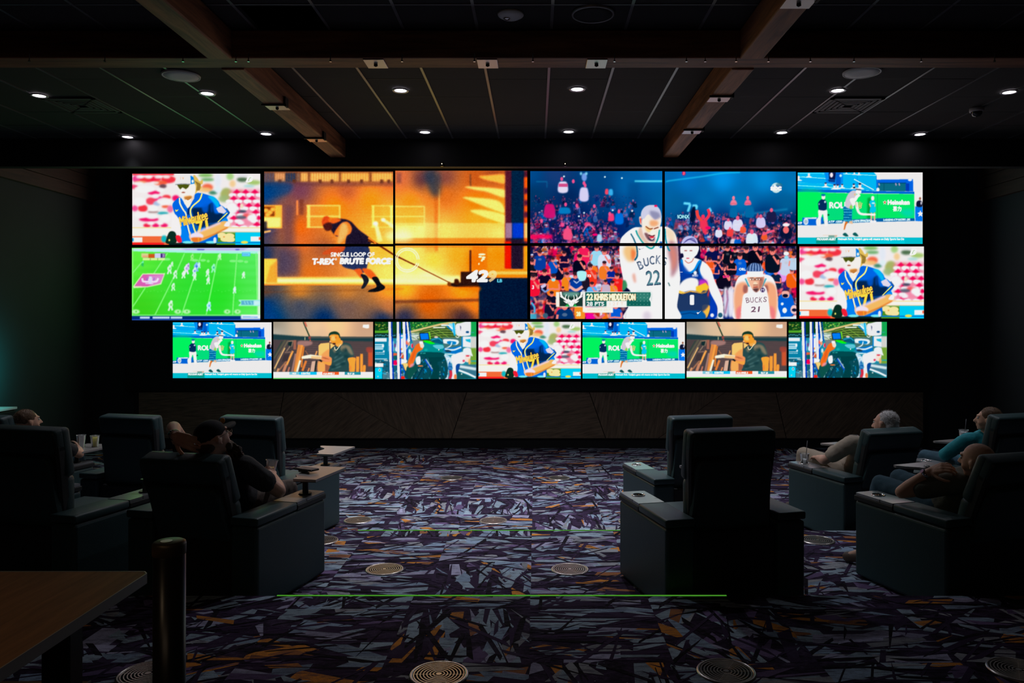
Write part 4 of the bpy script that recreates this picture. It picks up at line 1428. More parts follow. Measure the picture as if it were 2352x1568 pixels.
    A.ell(4260, 310, 60, 56, (60, 110, 130), .8, 8)
    A.poly([(4110, 310), (4310, 305), (4300, 372), (4108, 378)], (30, 70, 170), .55, 5)
    A.text('abc', 4122, 300, 4292, 376, (246, 250, 246), bold=10)
    # ---- lower panels' crowd
    A.fr(1210, 560, 7.35)
    A.rect(40, 10, 4640, 1290, (14, 16, 52), 1, 0)
    mix = [(16, 20, 60), (10, 14, 40), (14, 60, 130), (240, 60, 40), (252, 120, 40), (214, 30, 80), (206, 214, 240), (236, 20, 100), (30, 30, 90), (16, 16, 40)]
    sk = [(220, 110, 120), (196, 100, 130), (230, 140, 130), (170, 84, 110), (240, 160, 140)]
    crowd(A, 40, 20, 1640, 420, 80, 54, 76, mix, sk, 1, 11)
    crowd(A, 40, 360, 1640, 1000, 64, 78, 96, mix, sk, 1, 12)
    crowd(A, 40, 960, 1640, 1290, 26, 96, 110, mix, sk, 1, 13)
    crowd(A, 2950, 20, 4640, 420, 80, 60, 84, mix, sk, 1, 14)
    crowd(A, 2950, 360, 4640, 1000, 70, 84, 100, mix, sk, 1, 15)
    crowd(A, 2950, 900, 4640, 1300, 24, 96, 110, [(10, 60, 150), (20, 70, 170), (10, 14, 40), (220, 226, 240)], sk, 1, 16)

    def fan(x, y, s, c, k=(232, 130, 120), hair=(50, 30, 40)):
        A.blob([(x - s * 1.0, y + s * 1.1), (x - s * .7, y + s * .35), (x, y + s * .25), (x + s * .7, y + s * .35), (x + s, y + s * 1.1), (x + s * .8, y + s * 2.6), (x - s * .8, y + s * 2.6)], c, 1, 3)
        if int(x) % 3 == 0:
            A.line([(x - s * .85, y + s * .9), (x - s * .9, y + s * 1.7), (x, y + s * 1.6)], s * .26, k, 1, 4)
            A.line([(x + s * .85, y + s * .9), (x + s * .9, y + s * 1.7), (x, y + s * 1.65)], s * .26, k, 1, 4)
        elif int(x) % 3 == 1:
            A.line([(x - s * .8, y + s * .9), (x - s * .95, y + s * 1.9)], s * .26, k, 1, 4)
            A.ell(x, y + s * .9, s * .3, s * .2, np.array(c) * .5 + 90, .8, 5)
        else:
            A.line([(x + s * .8, y + s), (x + s * .8, y + s * 1.6), (x + s * .1, y + s * .5)], s * .26, k, 1, 4)
        A.ell(x, y - s * .12, s * .38, s * .5, k, 1, 2)
        A.ell(x, y - s * .45, s * .4, s * .28, hair, 1, 2)
        A.line([(x - s * .2, y - s * .1), (x - s * .08, y - s * .1)], s * .08, (60, 20, 40), .8, 1)
        A.line([(x + s * .08, y - s * .1), (x + s * .2, y - s * .1)], s * .08, (60, 20, 40), .8, 1)
    for f in [(905, 120, 110, (214, 30, 100)), (960, 40, 100, (240, 40, 90)), (1180, 90, 100, (150, 206, 236)), (1310, 150, 110, (206, 214, 244)), (1310, 350, 90, (250, 120, 50)), (1425, 440, 80, (10, 40, 130)), (890, 250, 110, (8, 10, 30)),
              (530, 360, 90, (14, 14, 40)), (440, 280, 80, (10, 80, 170)), (300, 330, 100, (190, 30, 80)), (90, 320, 90, (20, 20, 30)), (630, 180, 80, (20, 14, 50)), (220, 170, 100, (16, 60, 140)), (1070, 410, 110, (240, 60, 40)),
              (300, 500, 110, (16, 12, 40)), (970, 530, 90, (30, 24, 40)), (450, 580, 110, (252, 120, 40)), (680, 540, 90, (252, 130, 40)), (820, 550, 110, (14, 50, 120)), (1525, 560, 100, (240, 40, 40)), (110, 580, 110, (236, 30, 60)),
              (1100, 700, 90, (100, 170, 236)), (1445, 680, 90, (240, 140, 50)), (420, 860, 90, (14, 16, 40)), (380, 1000, 80, (20, 20, 46)), (640, 1060, 150, (10, 50, 100)), (1330, 660, 80, (190, 170, 190)), (610, 760, 60, (110, 40, 40)), (1500, 1060, 110, (20, 90, 190))]:
        fan(*f)
    A.text('32', 1020, 520, 1085, 556, (246, 236, 240), bold=4)
    A.text('3', 90, 700, 120, 760, (250, 226, 230), bold=5)
    A.poly([(730, 640), (790, 620), (830, 660), (900, 620), (930, 660), (930, 790), (740, 790)], (14, 60, 140), 1, 3)
    A.line([(790, 620), (840, 664), (890, 620)], 12, (236, 236, 246), 1, 2)
    A.line([(725, 720), (830, 780), (940, 720)], 46, (244, 170, 160), 1, 3, True)
    A.blob([(850, 470), (1000, 470), (990, 600), (890, 620)], (170, 226, 246), 1, 4)
    A.ell(450, 606, 34, 26, (150, 220, 236), 1, 3)
    A.poly([(230, 710), (310, 665), (330, 710), (250, 760)], (200, 190, 220), 1, 3)
    A.line([(250, 760), (310, 810), (370, 770)], 30, (120, 150, 200), 1, 3)
    A.rect(50, 1180, 160, 1290, (60, 160, 190), .9, 6)
    A.line([(80, 990), (130, 1070), (130, 1160)], 30, (80, 170, 206), 1, 4, True)
    A.ell(315, 1210, 44, 44, (60, 90, 110), 1, 4)
    A.blob([(810, 1070), (950, 1080), (975, 1270), (830, 1270)], (250, 140, 50), 1, 3)
    A.text('28', 840, 1150, 905, 1215, (255, 226, 180), bold=6)
    A.blob([(1020, 1190), (1130, 1180), (1140, 1280), (1010, 1280)], (252, 20, 150), 1, 4)
    A.line([(1130, 1190), (1210, 1250), (1310, 1190)], 40, (206, 110, 130), 1, 4, True)
    # right half faces (frame of the player zoom)
    A.fr(1400, 460, 5.345)
    for f in [(1450, 600, 66, (10, 16, 30)), (1540, 620, 60, (12, 14, 30)), (1680, 620, 80, (14, 16, 30)), (1790, 590, 90, (10, 10, 26)), (1260, 600, 90, (14, 20, 70)), (1600, 700, 80, (16, 90, 190)), (1400, 840, 90, (14, 12, 30)),
              (1340, 760, 60, (16, 20, 60)), (1290, 800, 60, (10, 30, 90)), (1930, 740, 60, (252, 84, 40)), (2090, 770, 84, (214, 150, 220)), (2170, 690, 84, (190, 200, 220), (200, 130, 130), (230, 232, 240)),
              (1960, 830, 70, (14, 90, 190)), (2240, 880, 70, (250, 96, 30)), (2040, 890, 70, (14, 34, 60)), (1230, 740, 60, (252, 90, 40)), (1500, 750, 60, (16, 16, 30)), (2000, 640, 90, (10, 20, 36)), (2260, 690, 60, (180, 200, 220))]:
        fan(*f)
    A.text('SUNS', 1392, 920, 1468, 948, (240, 60, 130), rot=-6, bold=2)
    A.ell(2172, 700, 26, 24, (150, 210, 240), 1, 2)
    A.text('ORL', 1592, 830, 1670, 860, (220, 230, 250), bold=2)
    A.blob([(2080, 1180), (2220, 1150), (2270, 1300), (2240, 1420), (2080, 1420)], (4, 92, 190), 1, 4)
    A.blob([(2120, 1120), (2200, 1120), (2200, 1190), (2130, 1190)], (226, 170, 160), 1, 3)
    A.ell(2158, 1170, 34, 22, (10, 16, 40), 1, 3)
    A.ell(2265, 1340, 44, 56, (226, 190, 190), 1, 4)
    A.ell(2268, 1345, 30, 20, (14, 20, 50), 1, 3)
    A.ell(2120, 1270, 18, 18, (230, 236, 246), 1, 3)
    A.ell(2150, 1350, 28, 34, (240, 236, 240), 1, 3)
    A.poly([(1410, 1170), (1540, 1170), (1520, 1460), (1410, 1460)], (16, 40, 110), 1, 8)
    for x in (1430, 1480, 1510):
        A.blob([(x - 26, 1100), (x + 20, 1100), (x + 24, 1400), (x - 20, 1400)], (230, 226, 236), .9, 8)
    A.line([(1440, 1100), (1450, 1220), (1420, 1390)], 18, (150, 90, 130), .8, 5)
    A.poly([(2060, 1430), (2310, 1425), (2310, 1460), (2060, 1470)], (214, 226, 240), 1, 3)
    A.poly([(1800, 1440), (2320, 1462), (2320, 1480), (1800, 1480)], (20, 60, 200), .9, 3)
    # middle player, pale skin, dark blue singlet
    wh = (232, 229, 230)
    A.blob([(1230, 1120), (1300, 1200), (1320, 1420), (1200, 1460)], (10, 60, 160), 1, 6)
    A.blob([(900, 700), (1060, 710), (1180, 770), (1250, 860), (1290, 980), (1360, 1140), (1395, 1280), (1390, 1440), (1330, 1440), (1320, 1300), (1240, 1140), (1190, 1000), (1140, 980), (900, 900), (860, 800)], wh, 1, 2)
    A.blob([(860, 740), (890, 720), (900, 830), (930, 885), (990, 890), (1050, 850), (1100, 760), (1135, 740), (1105, 850), (1120, 940), (1190, 990), (1215, 1080), (1200, 1180), (1230, 1300), (1180, 1460), (850, 1460), (820, 1300), (830, 1140), (860, 900)], (24, 52, 96), 1, 2)
    A.line([(885, 730), (900, 830), (930, 880), (990, 888), (1045, 850), (1095, 760), (1120, 740)], 26, (20, 130, 206), 1, 3, True)
    A.line([(1120, 760), (1100, 850), (1130, 960)], 18, (24, 110, 190), 1, 3, True)
    A.blob([(870, 760), (860, 900), (900, 990), (1060, 960), (1160, 980), (1100, 900), (1000, 900)], (14, 60, 150), .85, 8)
    A.blob([(1100, 980), (1190, 980), (1200, 1060), (1110, 1060)], (200, 60, 190), .9, 10)
    A.blob([(830, 1090), (900, 990), (990, 950), (1080, 970), (1090, 1050), (1070, 1110), (990, 1110), (900, 1130), (850, 1130)], wh, 1, 6)
    A.poly([(1060, 1060), (1180, 1010), (1222, 1060), (1200, 1110), (1150, 1105), (1120, 1140), (1060, 1115)], (255, 186, 60), 1, 6)
    A.poly([(824, 1090), (870, 1110), (930, 1130), (990, 1108), (1060, 1120), (1120, 1140), (1200, 1110), (1190, 1130), (1130, 1146), (1060, 1130), (990, 1125), (900, 1152), (850, 1140)], (250, 190, 90), 1, 2)
    A.line([(824, 1110), (860, 1150), (920, 1145), (990, 1120), (1060, 1140), (1120, 1146), (1200, 1118)], 5, (50, 30, 40), .9, 1)
    A.blob([(1140, 1290), (1220, 1285), (1230, 1340), (1190, 1440), (1150, 1400)], (255, 180, 80), 1, 3)
    A.blob([(840, 1180), (1190, 1170), (1230, 1260), (1130, 1370), (880, 1370)], (36, 56, 92), .9, 8)
    A.blob([(850, 1370), (1130, 1360), (1160, 1470), (840, 1470)], (10, 86, 150), 1, 5)
    A.line([(870, 1400), (990, 1380), (1080, 1400)], 14, (4, 50, 100), .7, 4)
    A.text('1', 995, 1168, 1032, 1275, (240, 240, 246), bold=8)
    A.poly([(1068, 1372), (1082, 1398), (1136, 1345), (1098, 1376)], wh, 1, 1)
    A.ell(1052, 890, 20, 24, wh, 1, 2)
    A.rect(1015, 912, 1085, 936, wh, .95, 2)
    A.text('paypal', 1020, 915, 1080, 934, (40, 90, 170))
    A.line([(866, 882), (896, 882)], 7, wh, 1, 1)
    A.blob([(884, 560), (1085, 556), (1080, 650), (1040, 700), (1030, 740), (970, 770), (920, 740), (905, 660), (882, 640)], wh, 1, 2)
    A.ell(880, 620, 12, 34, wh, 1, 2)
    A.line([(925, 738), (965, 768), (1010, 750), (1032, 712)], 8, (170, 70, 50), .95, 2, True)
    for x in (935, 1000):
        A.line([(x - 14, 618), (x + 14, 618)], 11, (130, 50, 50), .9, 3)
    A.line([(945, 711), (975, 711)], 11, (180, 20, 50), .9, 2)
    A.blob([(886, 545), (890, 500), (930, 450), (1000, 436), (1070, 480), (1085, 560), (1040, 530), (960, 530)], (186, 186, 226), 1, 3)
    A.rect(886, 530, 1085, 560, (196, 190, 214), .9, 4)
    for k in range(6):
        A.line([(905 + k * 12, 530 - k * 10), (960 + k * 14, 480 - k * 3), (1040 + k * 6, 500 + k * 6)], 6, (70, 66, 130), .8, 2, True)
    A.ell(1360, 1408, 28, 30, (40, 90, 110), 1, 4)
    A.ell(1260, 1410, 22, 24, (226, 226, 240), 1, 3)
    # left player, head down
    A.blob([(400, 330), (300, 335), (190, 410), (130, 500), (124, 700), (150, 880), (190, 1040), (260, 1130), (230, 1300), (210, 1470), (840, 1470), (830, 1300), (850, 1150), (868, 960), (850, 760), (838, 560), (810, 420), (740, 345), (640, 320)], wh, 1, 2)
    A.blob([(200, 560), (320, 560), (330, 640), (280, 740), (220, 740), (170, 640)], (250, 176, 110), .8, 16)
    A.blob([(270, 600), (325, 640), (300, 740), (270, 720)], (226, 110, 60), .8, 12)
    A.blob([(700, 340), (790, 380), (800, 480), (760, 520), (700, 430)], (236, 196, 160), .7, 16)
    A.blob([(740, 500), (836, 560), (850, 720), (830, 850), (760, 940), (755, 780), (720, 640)], (150, 96, 110), .75, 16)
    A.blob([(740, 560), (810, 620), (820, 760), (770, 860), (760, 720)], (206, 130, 110), .7, 16)
    A.blob([(280, 920), (310, 900), (325, 1000), (300, 1000)], (206, 140, 120), .7, 10)
    A.blob([(165, 990), (200, 990), (215, 1060), (160, 1110)], (60, 130, 90), 1, 6)
    # singlet trim
    A.line([(262, 410), (300, 480), (335, 580), (340, 680), (310, 735)], [14, 20], (8, 84, 110), 1, 2, True)
    A.line([(325, 370), (350, 430), (420, 530), (510, 590), (560, 540), (600, 450), (612, 360)], 18, (10, 140, 140), 1, 2, True)
    A.line([(680, 350), (690, 480), (720, 590), (740, 620)], 18, (8, 130, 150), 1, 3, True)
    A.line([(722, 1010), (740, 1050)], 12, (40, 90, 90), .9, 3)
    A.blob([(390, 320), (420, 430), (500, 520), (560, 480), (540, 540), (510, 575), (420, 510), (350, 400)], (206, 170, 150), .8, 8)
    A.blob([(400, 230), (400, 340), (430, 420), (470, 480), (520, 490), (570, 440), (610, 350), (636, 240), (600, 150), (440, 170)], (236, 222, 212), 1, 3)
    A.blob([(385, 200), (395, 130), (440, 75), (510, 55), (580, 70), (625, 130), (638, 220), (600, 200), (560, 240), (520, 200), (470, 175), (420, 230)], (196, 196, 216), 1, 4)
    A.blob([(500, 130), (600, 150), (620, 210), (560, 235), (510, 190)], (130, 130, 160), .85, 10)
    A.blob([(500, 250), (580, 250), (600, 290), (560, 320), (500, 310)], (232, 150, 100), .8, 12)
    A.blob([(430, 400), (470, 410), (520, 490), (560, 470), (540, 500), (480, 490), (440, 440)], (90, 50, 60), .8, 5)
    A.blob([(440, 320), (510, 340), (520, 370), (480, 390), (450, 370)], (250, 190, 120), .8, 8)
    A.line([(445, 320), (490, 350), (530, 345)], 12, (110, 50, 30), 1, 3, True)
    A.line([(545, 350), (600, 330)], 12, (110, 50, 30), 1, 3)
    A.blob([(500, 380), (540, 370), (570, 400), (520, 420)], (250, 232, 220), 1, 4)
    A.line([(480, 425), (520, 440), (555, 430)], 14, (60, 20, 30), 1, 2, True)
    A.ell(520, 452, 30, 12, (200, 50, 70), 1, 3)
    A.blob([(470, 455), (520, 485), (560, 450), (540, 490), (500, 495)], (50, 40, 70), .9, 4)
    A.blob([(365, 205), (390, 205), (395, 300), (372, 280)], (236, 200, 190), 1, 3)
    A.blob([(372, 225), (386, 225), (388, 285), (378, 270)], (214, 40, 30), .9, 4)
    A.ell(632, 545, 32, 40, (10, 80, 160), 1, 2)
    A.text('M', 612, 520, 652, 572, (226, 240, 250), bold=2)
    A.poly([(355, 590), (368, 608), (432, 578), (380, 600)], (24, 60, 90), 1, 1)
    A.rect(550, 55, 585, 80, (240, 20, 80), .9, 4)
    ink = (34, 60, 86)
    for t, x, y, r in (('B', 378, 795, -22), ('U', 450, 757, -10), ('C', 522, 735, -3), ('K', 600, 728, 4)):
        A.text(t, x - 30, y - 52, x + 30, y + 52, ink, rot=r, bold=1.2)
        A.text(t, x - 22, y - 40, x + 22, y + 40, (150, 160, 176), rot=r)
    A.text('S', 655, 700, 700, 800, ink, rot=12, bold=1.2)
    A.text('22', 450, 862, 622, 1040, ink, rot=-4, bold=4)
    A.text('22', 458, 872, 614, 1030, (90, 130, 140), rot=-4, bold=.5)
    A.ell(460, 1420, 50, 60, (200, 190, 204), .8, 16)
    A.line([(205, 1330), (195, 1450)], 6, (176, 180, 180), .8, 3)
    # right player, white headband
    A.blob([(1700, 905), (1600, 930), (1550, 1010), (1525, 1150), (1525, 1300), (1560, 1470), (2060, 1470), (2068, 1300), (2060, 1130), (2030, 1000), (1980, 930), (1880, 905)], wh, 1, 2)
    for s_, o_ in ((1, 0), (-1, 3588)):
        A.blob([(o_ + s_ * 1560, 1040), (o_ + s_ * 1640, 1000), (o_ + s_ * 1700, 1040), (o_ + s_ * 1690, 1140), (o_ + s_ * 1640, 1180), (o_ + s_ * 1650, 1300), (o_ + s_ * 1600, 1440), (o_ + s_ * 1560, 1460), (o_ + s_ * 1530, 1300), (o_ + s_ * 1530, 1150)], (226, 150, 110), .85, 10)
        A.blob([(o_ + s_ * 1650, 1040), (o_ + s_ * 1705, 1060), (o_ + s_ * 1680, 1140), (o_ + s_ * 1640, 1120)], (120, 66, 70), .7, 8)
        A.blob([(o_ + s_ * 1560, 1340), (o_ + s_ * 1620, 1300), (o_ + s_ * 1600, 1460), (o_ + s_ * 1560, 1460)], (214, 110, 130), .7, 10)
        A.line([(o_ + s_ * 1668, 960), (o_ + s_ * 1700, 1030), (o_ + s_ * 1715, 1060)], 18, (50, 150, 170), .9, 4)
    A.blob([(1700, 1060), (1740, 1080), (1800, 1140), (1870, 1090), (1900, 1050), (1940, 1150), (1945, 1470), (1640, 1470), (1640, 1180), (1700, 1130)], wh, 1, 3)
    A.blob([(1700, 930), (1885, 930), (1890, 1010), (1860, 1080), (1810, 1125), (1770, 1110), (1720, 1030)], (226, 176, 150), 1, 3)
    A.blob([(1850, 940), (1888, 940), (1888, 1020), (1850, 1090), (1830, 1060)], (150, 90, 80), .7, 8)
    A.blob([(1750, 960), (1850, 960), (1860, 980), (1740, 980)], (90, 50, 40), .6, 5)
    for x in (1745, 1822):
        A.line([(x - 20, 968), (x + 20, 968)], 14, (250, 246, 240), 1, 2)
        A.ell(x + 2, 970, 7, 8, (110, 50, 20), 1, 1)
        A.line([(x - 22, 955), (x + 22, 952)], 8, (60, 30, 30), .9, 2)
    A.blob([(1775, 1000), (1800, 1000), (1815, 1035), (1765, 1035)], (246, 206, 180), 1, 4)
    A.line([(1765, 1038), (1820, 1038)], 7, (90, 40, 30), .9, 3)
    A.line([(1765, 1066), (1820, 1062)], 14, (150, 60, 50), .95, 3)
    A.blob([(1760, 1085), (1830, 1080), (1810, 1125), (1780, 1115)], (70, 44, 50), .9, 5)
    A.rect(1688, 864, 1888, 940, (236, 234, 236), 1, 2)
    A.blob([(1690, 866), (1700, 810), (1760, 768), (1830, 780), (1880, 830), (1888, 866)], (70, 100, 150), 1, 3)
    for k in range(10):
        A.line([(1705 + k * 18, 866), (1712 + k * 17, 815), (1730 + k * 13, 776)], 7, (190, 210, 236) if k % 2 else (30, 44, 80), .9, 2, True)
    A.ell(1880, 1100, 28, 28, (60, 40, 90), 1, 2)
    A.text('M', 1862, 1085, 1898, 1116, (236, 236, 240), bold=1)
    tc = (190, 130, 140)
    for t, x, y, r in (('B', 1695, 1225, -12), ('U', 1748, 1222, -5), ('C', 1803, 1222, 0), ('K', 1856, 1220, 5), ('S', 1910, 1215, 10)):
        A.text(t, x - 20, y - 32, x + 20, y + 32, (110, 80, 96), rot=r, bold=.5)
    A.text('21', 1735, 1305, 1845, 1368, (100, 70, 90), rot=-2, shear=.12, bold=1.5)
    # score caption
    A.fr(1210, 560, 7.35)
    A.rect(492, 812, 552, 1062, (236, 234, 220), 1, 2)
    A.rect(556, 812, 944, 1054, (26, 50, 44), 1, 2)
    A.blob([(620, 815), (870, 815), (850, 880), (640, 880)], (120, 170, 160), .8, 14)
    A.rect(944, 805, 990, 1150, (238, 232, 226), 1, 2)
    A.line([(556, 1060), (944, 1060)], 14, (230, 236, 220), 1, 2)
    for sx in (1, -1):
        q = lambda l: [(750 + sx * (x - 750), y) for x, y in l]
        A.blob(q([(556, 815), (590, 815), (600, 870), (660, 925), (740, 950), (740, 1010), (680, 980), (620, 930), (575, 890)]), (236, 240, 230), 1, 1)
        A.line(q([(672, 945), (650, 905), (668, 855)]), [18, 10], (236, 240, 230), 1, 1, True)
        A.line(q([(712, 950), (700, 915), (712, 870)]), [16, 8], (236, 240, 230), 1, 1, True)
        A.line(q([(590, 905), (560, 880)]), [16, 6], (236, 240, 230), 1, 1)
        A.poly(q([(680, 975), (610, 955), (660, 1000), (700, 1010)]), (236, 240, 230), 1, 1)
    A.poly([(690, 950), (810, 950), (800, 1010), (775, 1052), (725, 1052), (700, 1010)], (238, 240, 232), 1, 1)
    A.poly([(640, 1054), (690, 1010), (720, 1054)], (40, 170, 80), 1, 2)
    A.poly([(780, 1054), (815, 1010), (850, 1054)], (40, 170, 80), 1, 2)
    for x in (722, 778):
        A.line([(x - 8, 990), (x + 8, 996)], 5, (60, 90, 80), .9, 1)
    A.rect(988, 812, 2092, 1056, (24, 92, 84), 1, 2)
    A.rect(1850, 816, 2092, 960, (70, 130, 120), .7, 20)
    A.line([(988, 812), (2095, 812), (2100, 870), (2070, 935), (2100, 990), (2100, 1056), (988, 1056)], 8, (226, 236, 232), 1, 1)
    A.poly([(2094, 880), (2066, 935), (2094, 985)], (236, 234, 232), 1, 1)
    for r in range(4):
        for k in range(19):
            A.ell(1020 + k * 60, 848 + r * 58, 5, 5, (190, 226, 216), .9, 1)
    A.text('22', 1014, 845, 1112, 948, (252, 240, 200), bold=7)
    A.text('KHRIS', 1142, 845, 1368, 948, (252, 240, 206), bold=7, outline=(190, 110, 50), ow=2)
    A.text('MIDDLETON', 1396, 845, 1830, 948, (252, 240, 206), bold=6, outline=(190, 110, 50), ow=2)
    A.text('28 PTS', 1014, 980, 1302, 1042, (240, 246, 240), bold=5)
    A.rect(1345, 960, 1688, 1062, (236, 232, 226), 1, 2)
    A.rect(975, 1066, 1456, 1162, (238, 232, 222), 1, 2)
    A.rect(1345, 1050, 1690, 1070, (236, 232, 226), 1, 2)
    A.text('1 2 F T', 1400, 985, 1630, 1035, (214, 180, 160), a=.7)
    A.text('SEASON: 20.4', 1020, 1092, 1410, 1125, (236, 206, 170), a=.8)
    A.soften(.3)
    return A


def art_tennis():
    A = Art(1829, 394, 2122, 563, (226, 224, 224))
    A.fr(1820, 385, 7.127)
    cy, cb = (0, 170, 238), (10, 104, 196)
    A.poly([(70, 70), (1330, 70), (1380, 130), (1385, 400), (70, 400)], cy, 1, 2)
    for q, w, c in [([(80, 150), (600, 178)], 10, (120, 220, 250)), ([(80, 92), (520, 98)], 8, (120, 220, 250)), ([(80, 245), (255, 245)], 12, (150, 230, 250)), ([(400, 258), (1000, 290)], 10, (120, 220, 250)), ([(80, 290), (600, 320), (1380, 380)], 12, (150, 230, 250)),
                    ([(80, 325), (1380, 372)], 10, (20, 130, 210))]:
        A.line(q, w, c, .9, 1)
    A.poly([(80, 160), (600, 182), (560, 270), (80, 240)], (0, 160, 236), 1, 2)
    A.line([(150, 148), (600, 182)], 8, (190, 240, 250), .8, 1)
    A.poly([(520, 70), (830, 70), (830, 250), (700, 280), (560, 250)], (10, 120, 206), .8, 5)
    A.poly([(595, 75), (715, 75), (700, 195), (600, 190)], (16, 24, 70), 1, 4)
    A.ell(640, 120, 26, 40, (230, 220, 226), 1, 4)
    A.poly([(715, 80), (790, 80), (790, 290), (710, 280)], (14, 90, 180), 1, 3)
    A.ell(790, 130, 22, 22, (190, 226, 240), 1, 3)
    A.poly([(580, 195), (700, 190), (700, 240), (600, 230)], (20, 40, 100), .8, 5)
    A.poly([(832, 100), (1375, 128), (1380, 365), (832, 300)], (0, 168, 238), 1, 1)
    A.line([(832, 100), (1375, 128)], 10, (160, 240, 250), 1, 1)
    A.line([(1062, 130), (1062, 300)], 4, (10, 110, 190), .9, 1)
    A.line([(1378, 130), (1380, 365)], 12, (10, 100, 190), 1, 1)
    A.line([(1010, 188), (1330, 362)], 14, (206, 240, 240), 1, 1)
    A.poly([(1330, 70), (2130, 70), (2140, 400), (1990, 400), (1990, 190), (1380, 190), (1378, 110)], (224, 222, 222), 1, 1)
    A.poly([(1385, 195), (1975, 188), (1980, 388), (1385, 380)], (8, 96, 200), 1, 2)
    A.poly([(1400, 250), (1855, 250), (1855, 385), (1400, 380)], (22, 100, 120), 1, 3)
    A.line([(1500, 255), (1500, 380)], 5, (10, 60, 80), .9, 2)
    A.line([(1400, 250), (1860, 250)], 10, (6, 50, 90), .9, 2)
    for x in (1415, 1690, 1745):
        A.line([(x, 255), (x + 10, 290)], 16, (226, 170, 210), .9, 3)
    A.rect(1855, 255, 1915, 385, (10, 60, 160), 1, 3)
    A.ell(1925, 200, 34, 20, (226, 226, 230), 1, 3)
    A.ell(1400, 360, 26, 34, (240, 236, 240), 1, 3)
    for x, y, s in [(270, 120, 34), (100, 170, 40), (545, 280, 36), (690, 310, 40), (740, 310, 36), (815, 300, 34), (1005, 300, 38), (1105, 300, 46), (885, 85, 20), (1015, 90, 24), (1090, 95, 26)]:
        A.blob([(x - s * 1.5, y + s * 1.1), (x - s * .6, y + s * .5), (x, y + s * .3), (x + s * .6, y + s * .5), (x + s * 1.5, y + s * 1.1)], (232, 230, 232), 1, 3)
        A.ell(x, y - s * .2, s * .55, s * .75, (240, 224, 220), 1, 3)
        if x > 500 and s > 30:
            A.ell(x, y - s * .75, s * .5, s * .35, (40, 30, 60), 1, 3)
    A.ell(1012, 325, 20, 14, (20, 20, 30), 1, 3)
    # green boards
    A.poly([(70, 345), (1390, 385), (1995, 392), (1998, 430), (70, 398)], (16, 100, 190), 1, 1)
    A.poly([(80, 396), (1390, 428), (1995, 430), (2000, 845), (1390, 830), (600, 870), (80, 880)], (20, 206, 100), 1, 2)
    A.blob([(80, 400), (500, 410), (400, 860), (80, 870)], (10, 230, 90), .6, 40)
    A.blob([(500, 600), (900, 640), (1250, 700), (1000, 850), (500, 850)], (20, 190, 130), .6, 40)
    A.blob([(1750, 700), (1960, 680), (1980, 790), (1850, 800)], (20, 190, 180), .7, 24)
    A.poly([(1230, 500), (1280, 480), (1290, 840), (1220, 830)], (10, 110, 40), .7, 12)
    A.line([(1393, 430), (1393, 830)], 5, (10, 150, 90), .8, 1)
    A.text('ROLEX', 610, 566, 1000, 662, (232, 234, 230), bold=6)
    g = (206, 190, 130)
    for k, (dx, h) in enumerate([(-30, 60), (-15, 78), (0, 86), (15, 78), (30, 62)]):
        A.line([(1105 + dx * .7, 640), (1105 + dx * 1.2, 640 - h)], 10, g, 1, 1)
    A.ell(1105, 650, 28, 20, g, 1, 1)
    A.ell(1105, 650, 14, 8, (60, 180, 110), 1, 1)
    A.text('Heineken', 1565, 530, 1915, 602, (244, 242, 240), bold=7)
    st = [(1513 + (34 if k % 2 == 0 else 14) * math.sin(k * math.pi / 5), 568 - (42 if k % 2 == 0 else 17) * math.cos(k * math.pi / 5)) for k in range(10)]
    A.poly(st, (246, 240, 240), 1, 1)
    st2 = [(1513 + (22 if k % 2 == 0 else 9) * math.sin(k * math.pi / 5), 568 - (27 if k % 2 == 0 else 11) * math.cos(k * math.pi / 5)) for k in range(10)]
    A.poly(st2, (226, 40, 30), 1, 1)
    A.text('\u559c\u529b', 1648, 632, 1782, 712, (236, 246, 240), bold=4)
    A.poly([(80, 880), (600, 865), (1390, 828), (2000, 825), (2002, 872), (1390, 885), (600, 915), (80, 945)], (10, 88, 150), 1, 2)
    A.text('ATP 1000', 588, 868, 812, 898, (206, 232, 246), rot=-1, shear=.1, bold=2)
    A.text('SHANGHAI ATP MASTERS 1000', 985, 852, 1300, 886, (206, 232, 246), rot=-2, bold=2)
    A.text('SHANGHAI ATP MASTERS 1000', 1490, 836, 1926, 866, (206, 232, 246), rot=-1, bold=2)
    A.text('ATP', 86, 892, 158, 922, (226, 240, 250), shear=.15, bold=3)
    # booth on the right
    A.poly([(2010, 635), (2130, 635), (2130, 880), (2012, 872)], (10, 112, 210), 1, 2)
    st = [(2095 + (54 if k % 2 == 0 else 24) * math.sin(k * math.pi / 5), 755 - (58 if k % 2 == 0 else 25) * math.cos(k * math.pi / 5)) for k in range(10)]
    A.poly(st, (246, 240, 240), 1, 1)
    A.blob([(2035, 560), (2080, 535), (2125, 560), (2125, 635), (2035, 635)], (20, 24, 50), 1, 3)
    A.ell(2090, 505, 18, 24, (140, 90, 70), 1, 3)
    A.ell(2108, 580, 8, 30, (240, 236, 240), 1, 3)
    # court
    A.poly([(80, 948), (2130, 880), (2140, 1140), (80, 1140)], (222, 221, 221), 1, 2)
    A.poly([(165, 815), (500, 810), (505, 900), (390, 945), (165, 940)], (10, 96, 190), 1, 2)
    A.poly([(180, 818), (400, 812), (400, 838), (260, 838)], (226, 226, 226), 1, 3)
    A.ell(222, 880, 40, 56, (232, 236, 240), 1, 2)
    A.ell(222, 882, 24, 36, (120, 150, 170), 1, 3)
    A.line([(222, 850), (222, 915)], 10, (240, 240, 240), 1, 2)
    A.ell(585, 772, 22, 14, (10, 50, 30), .9, 3)
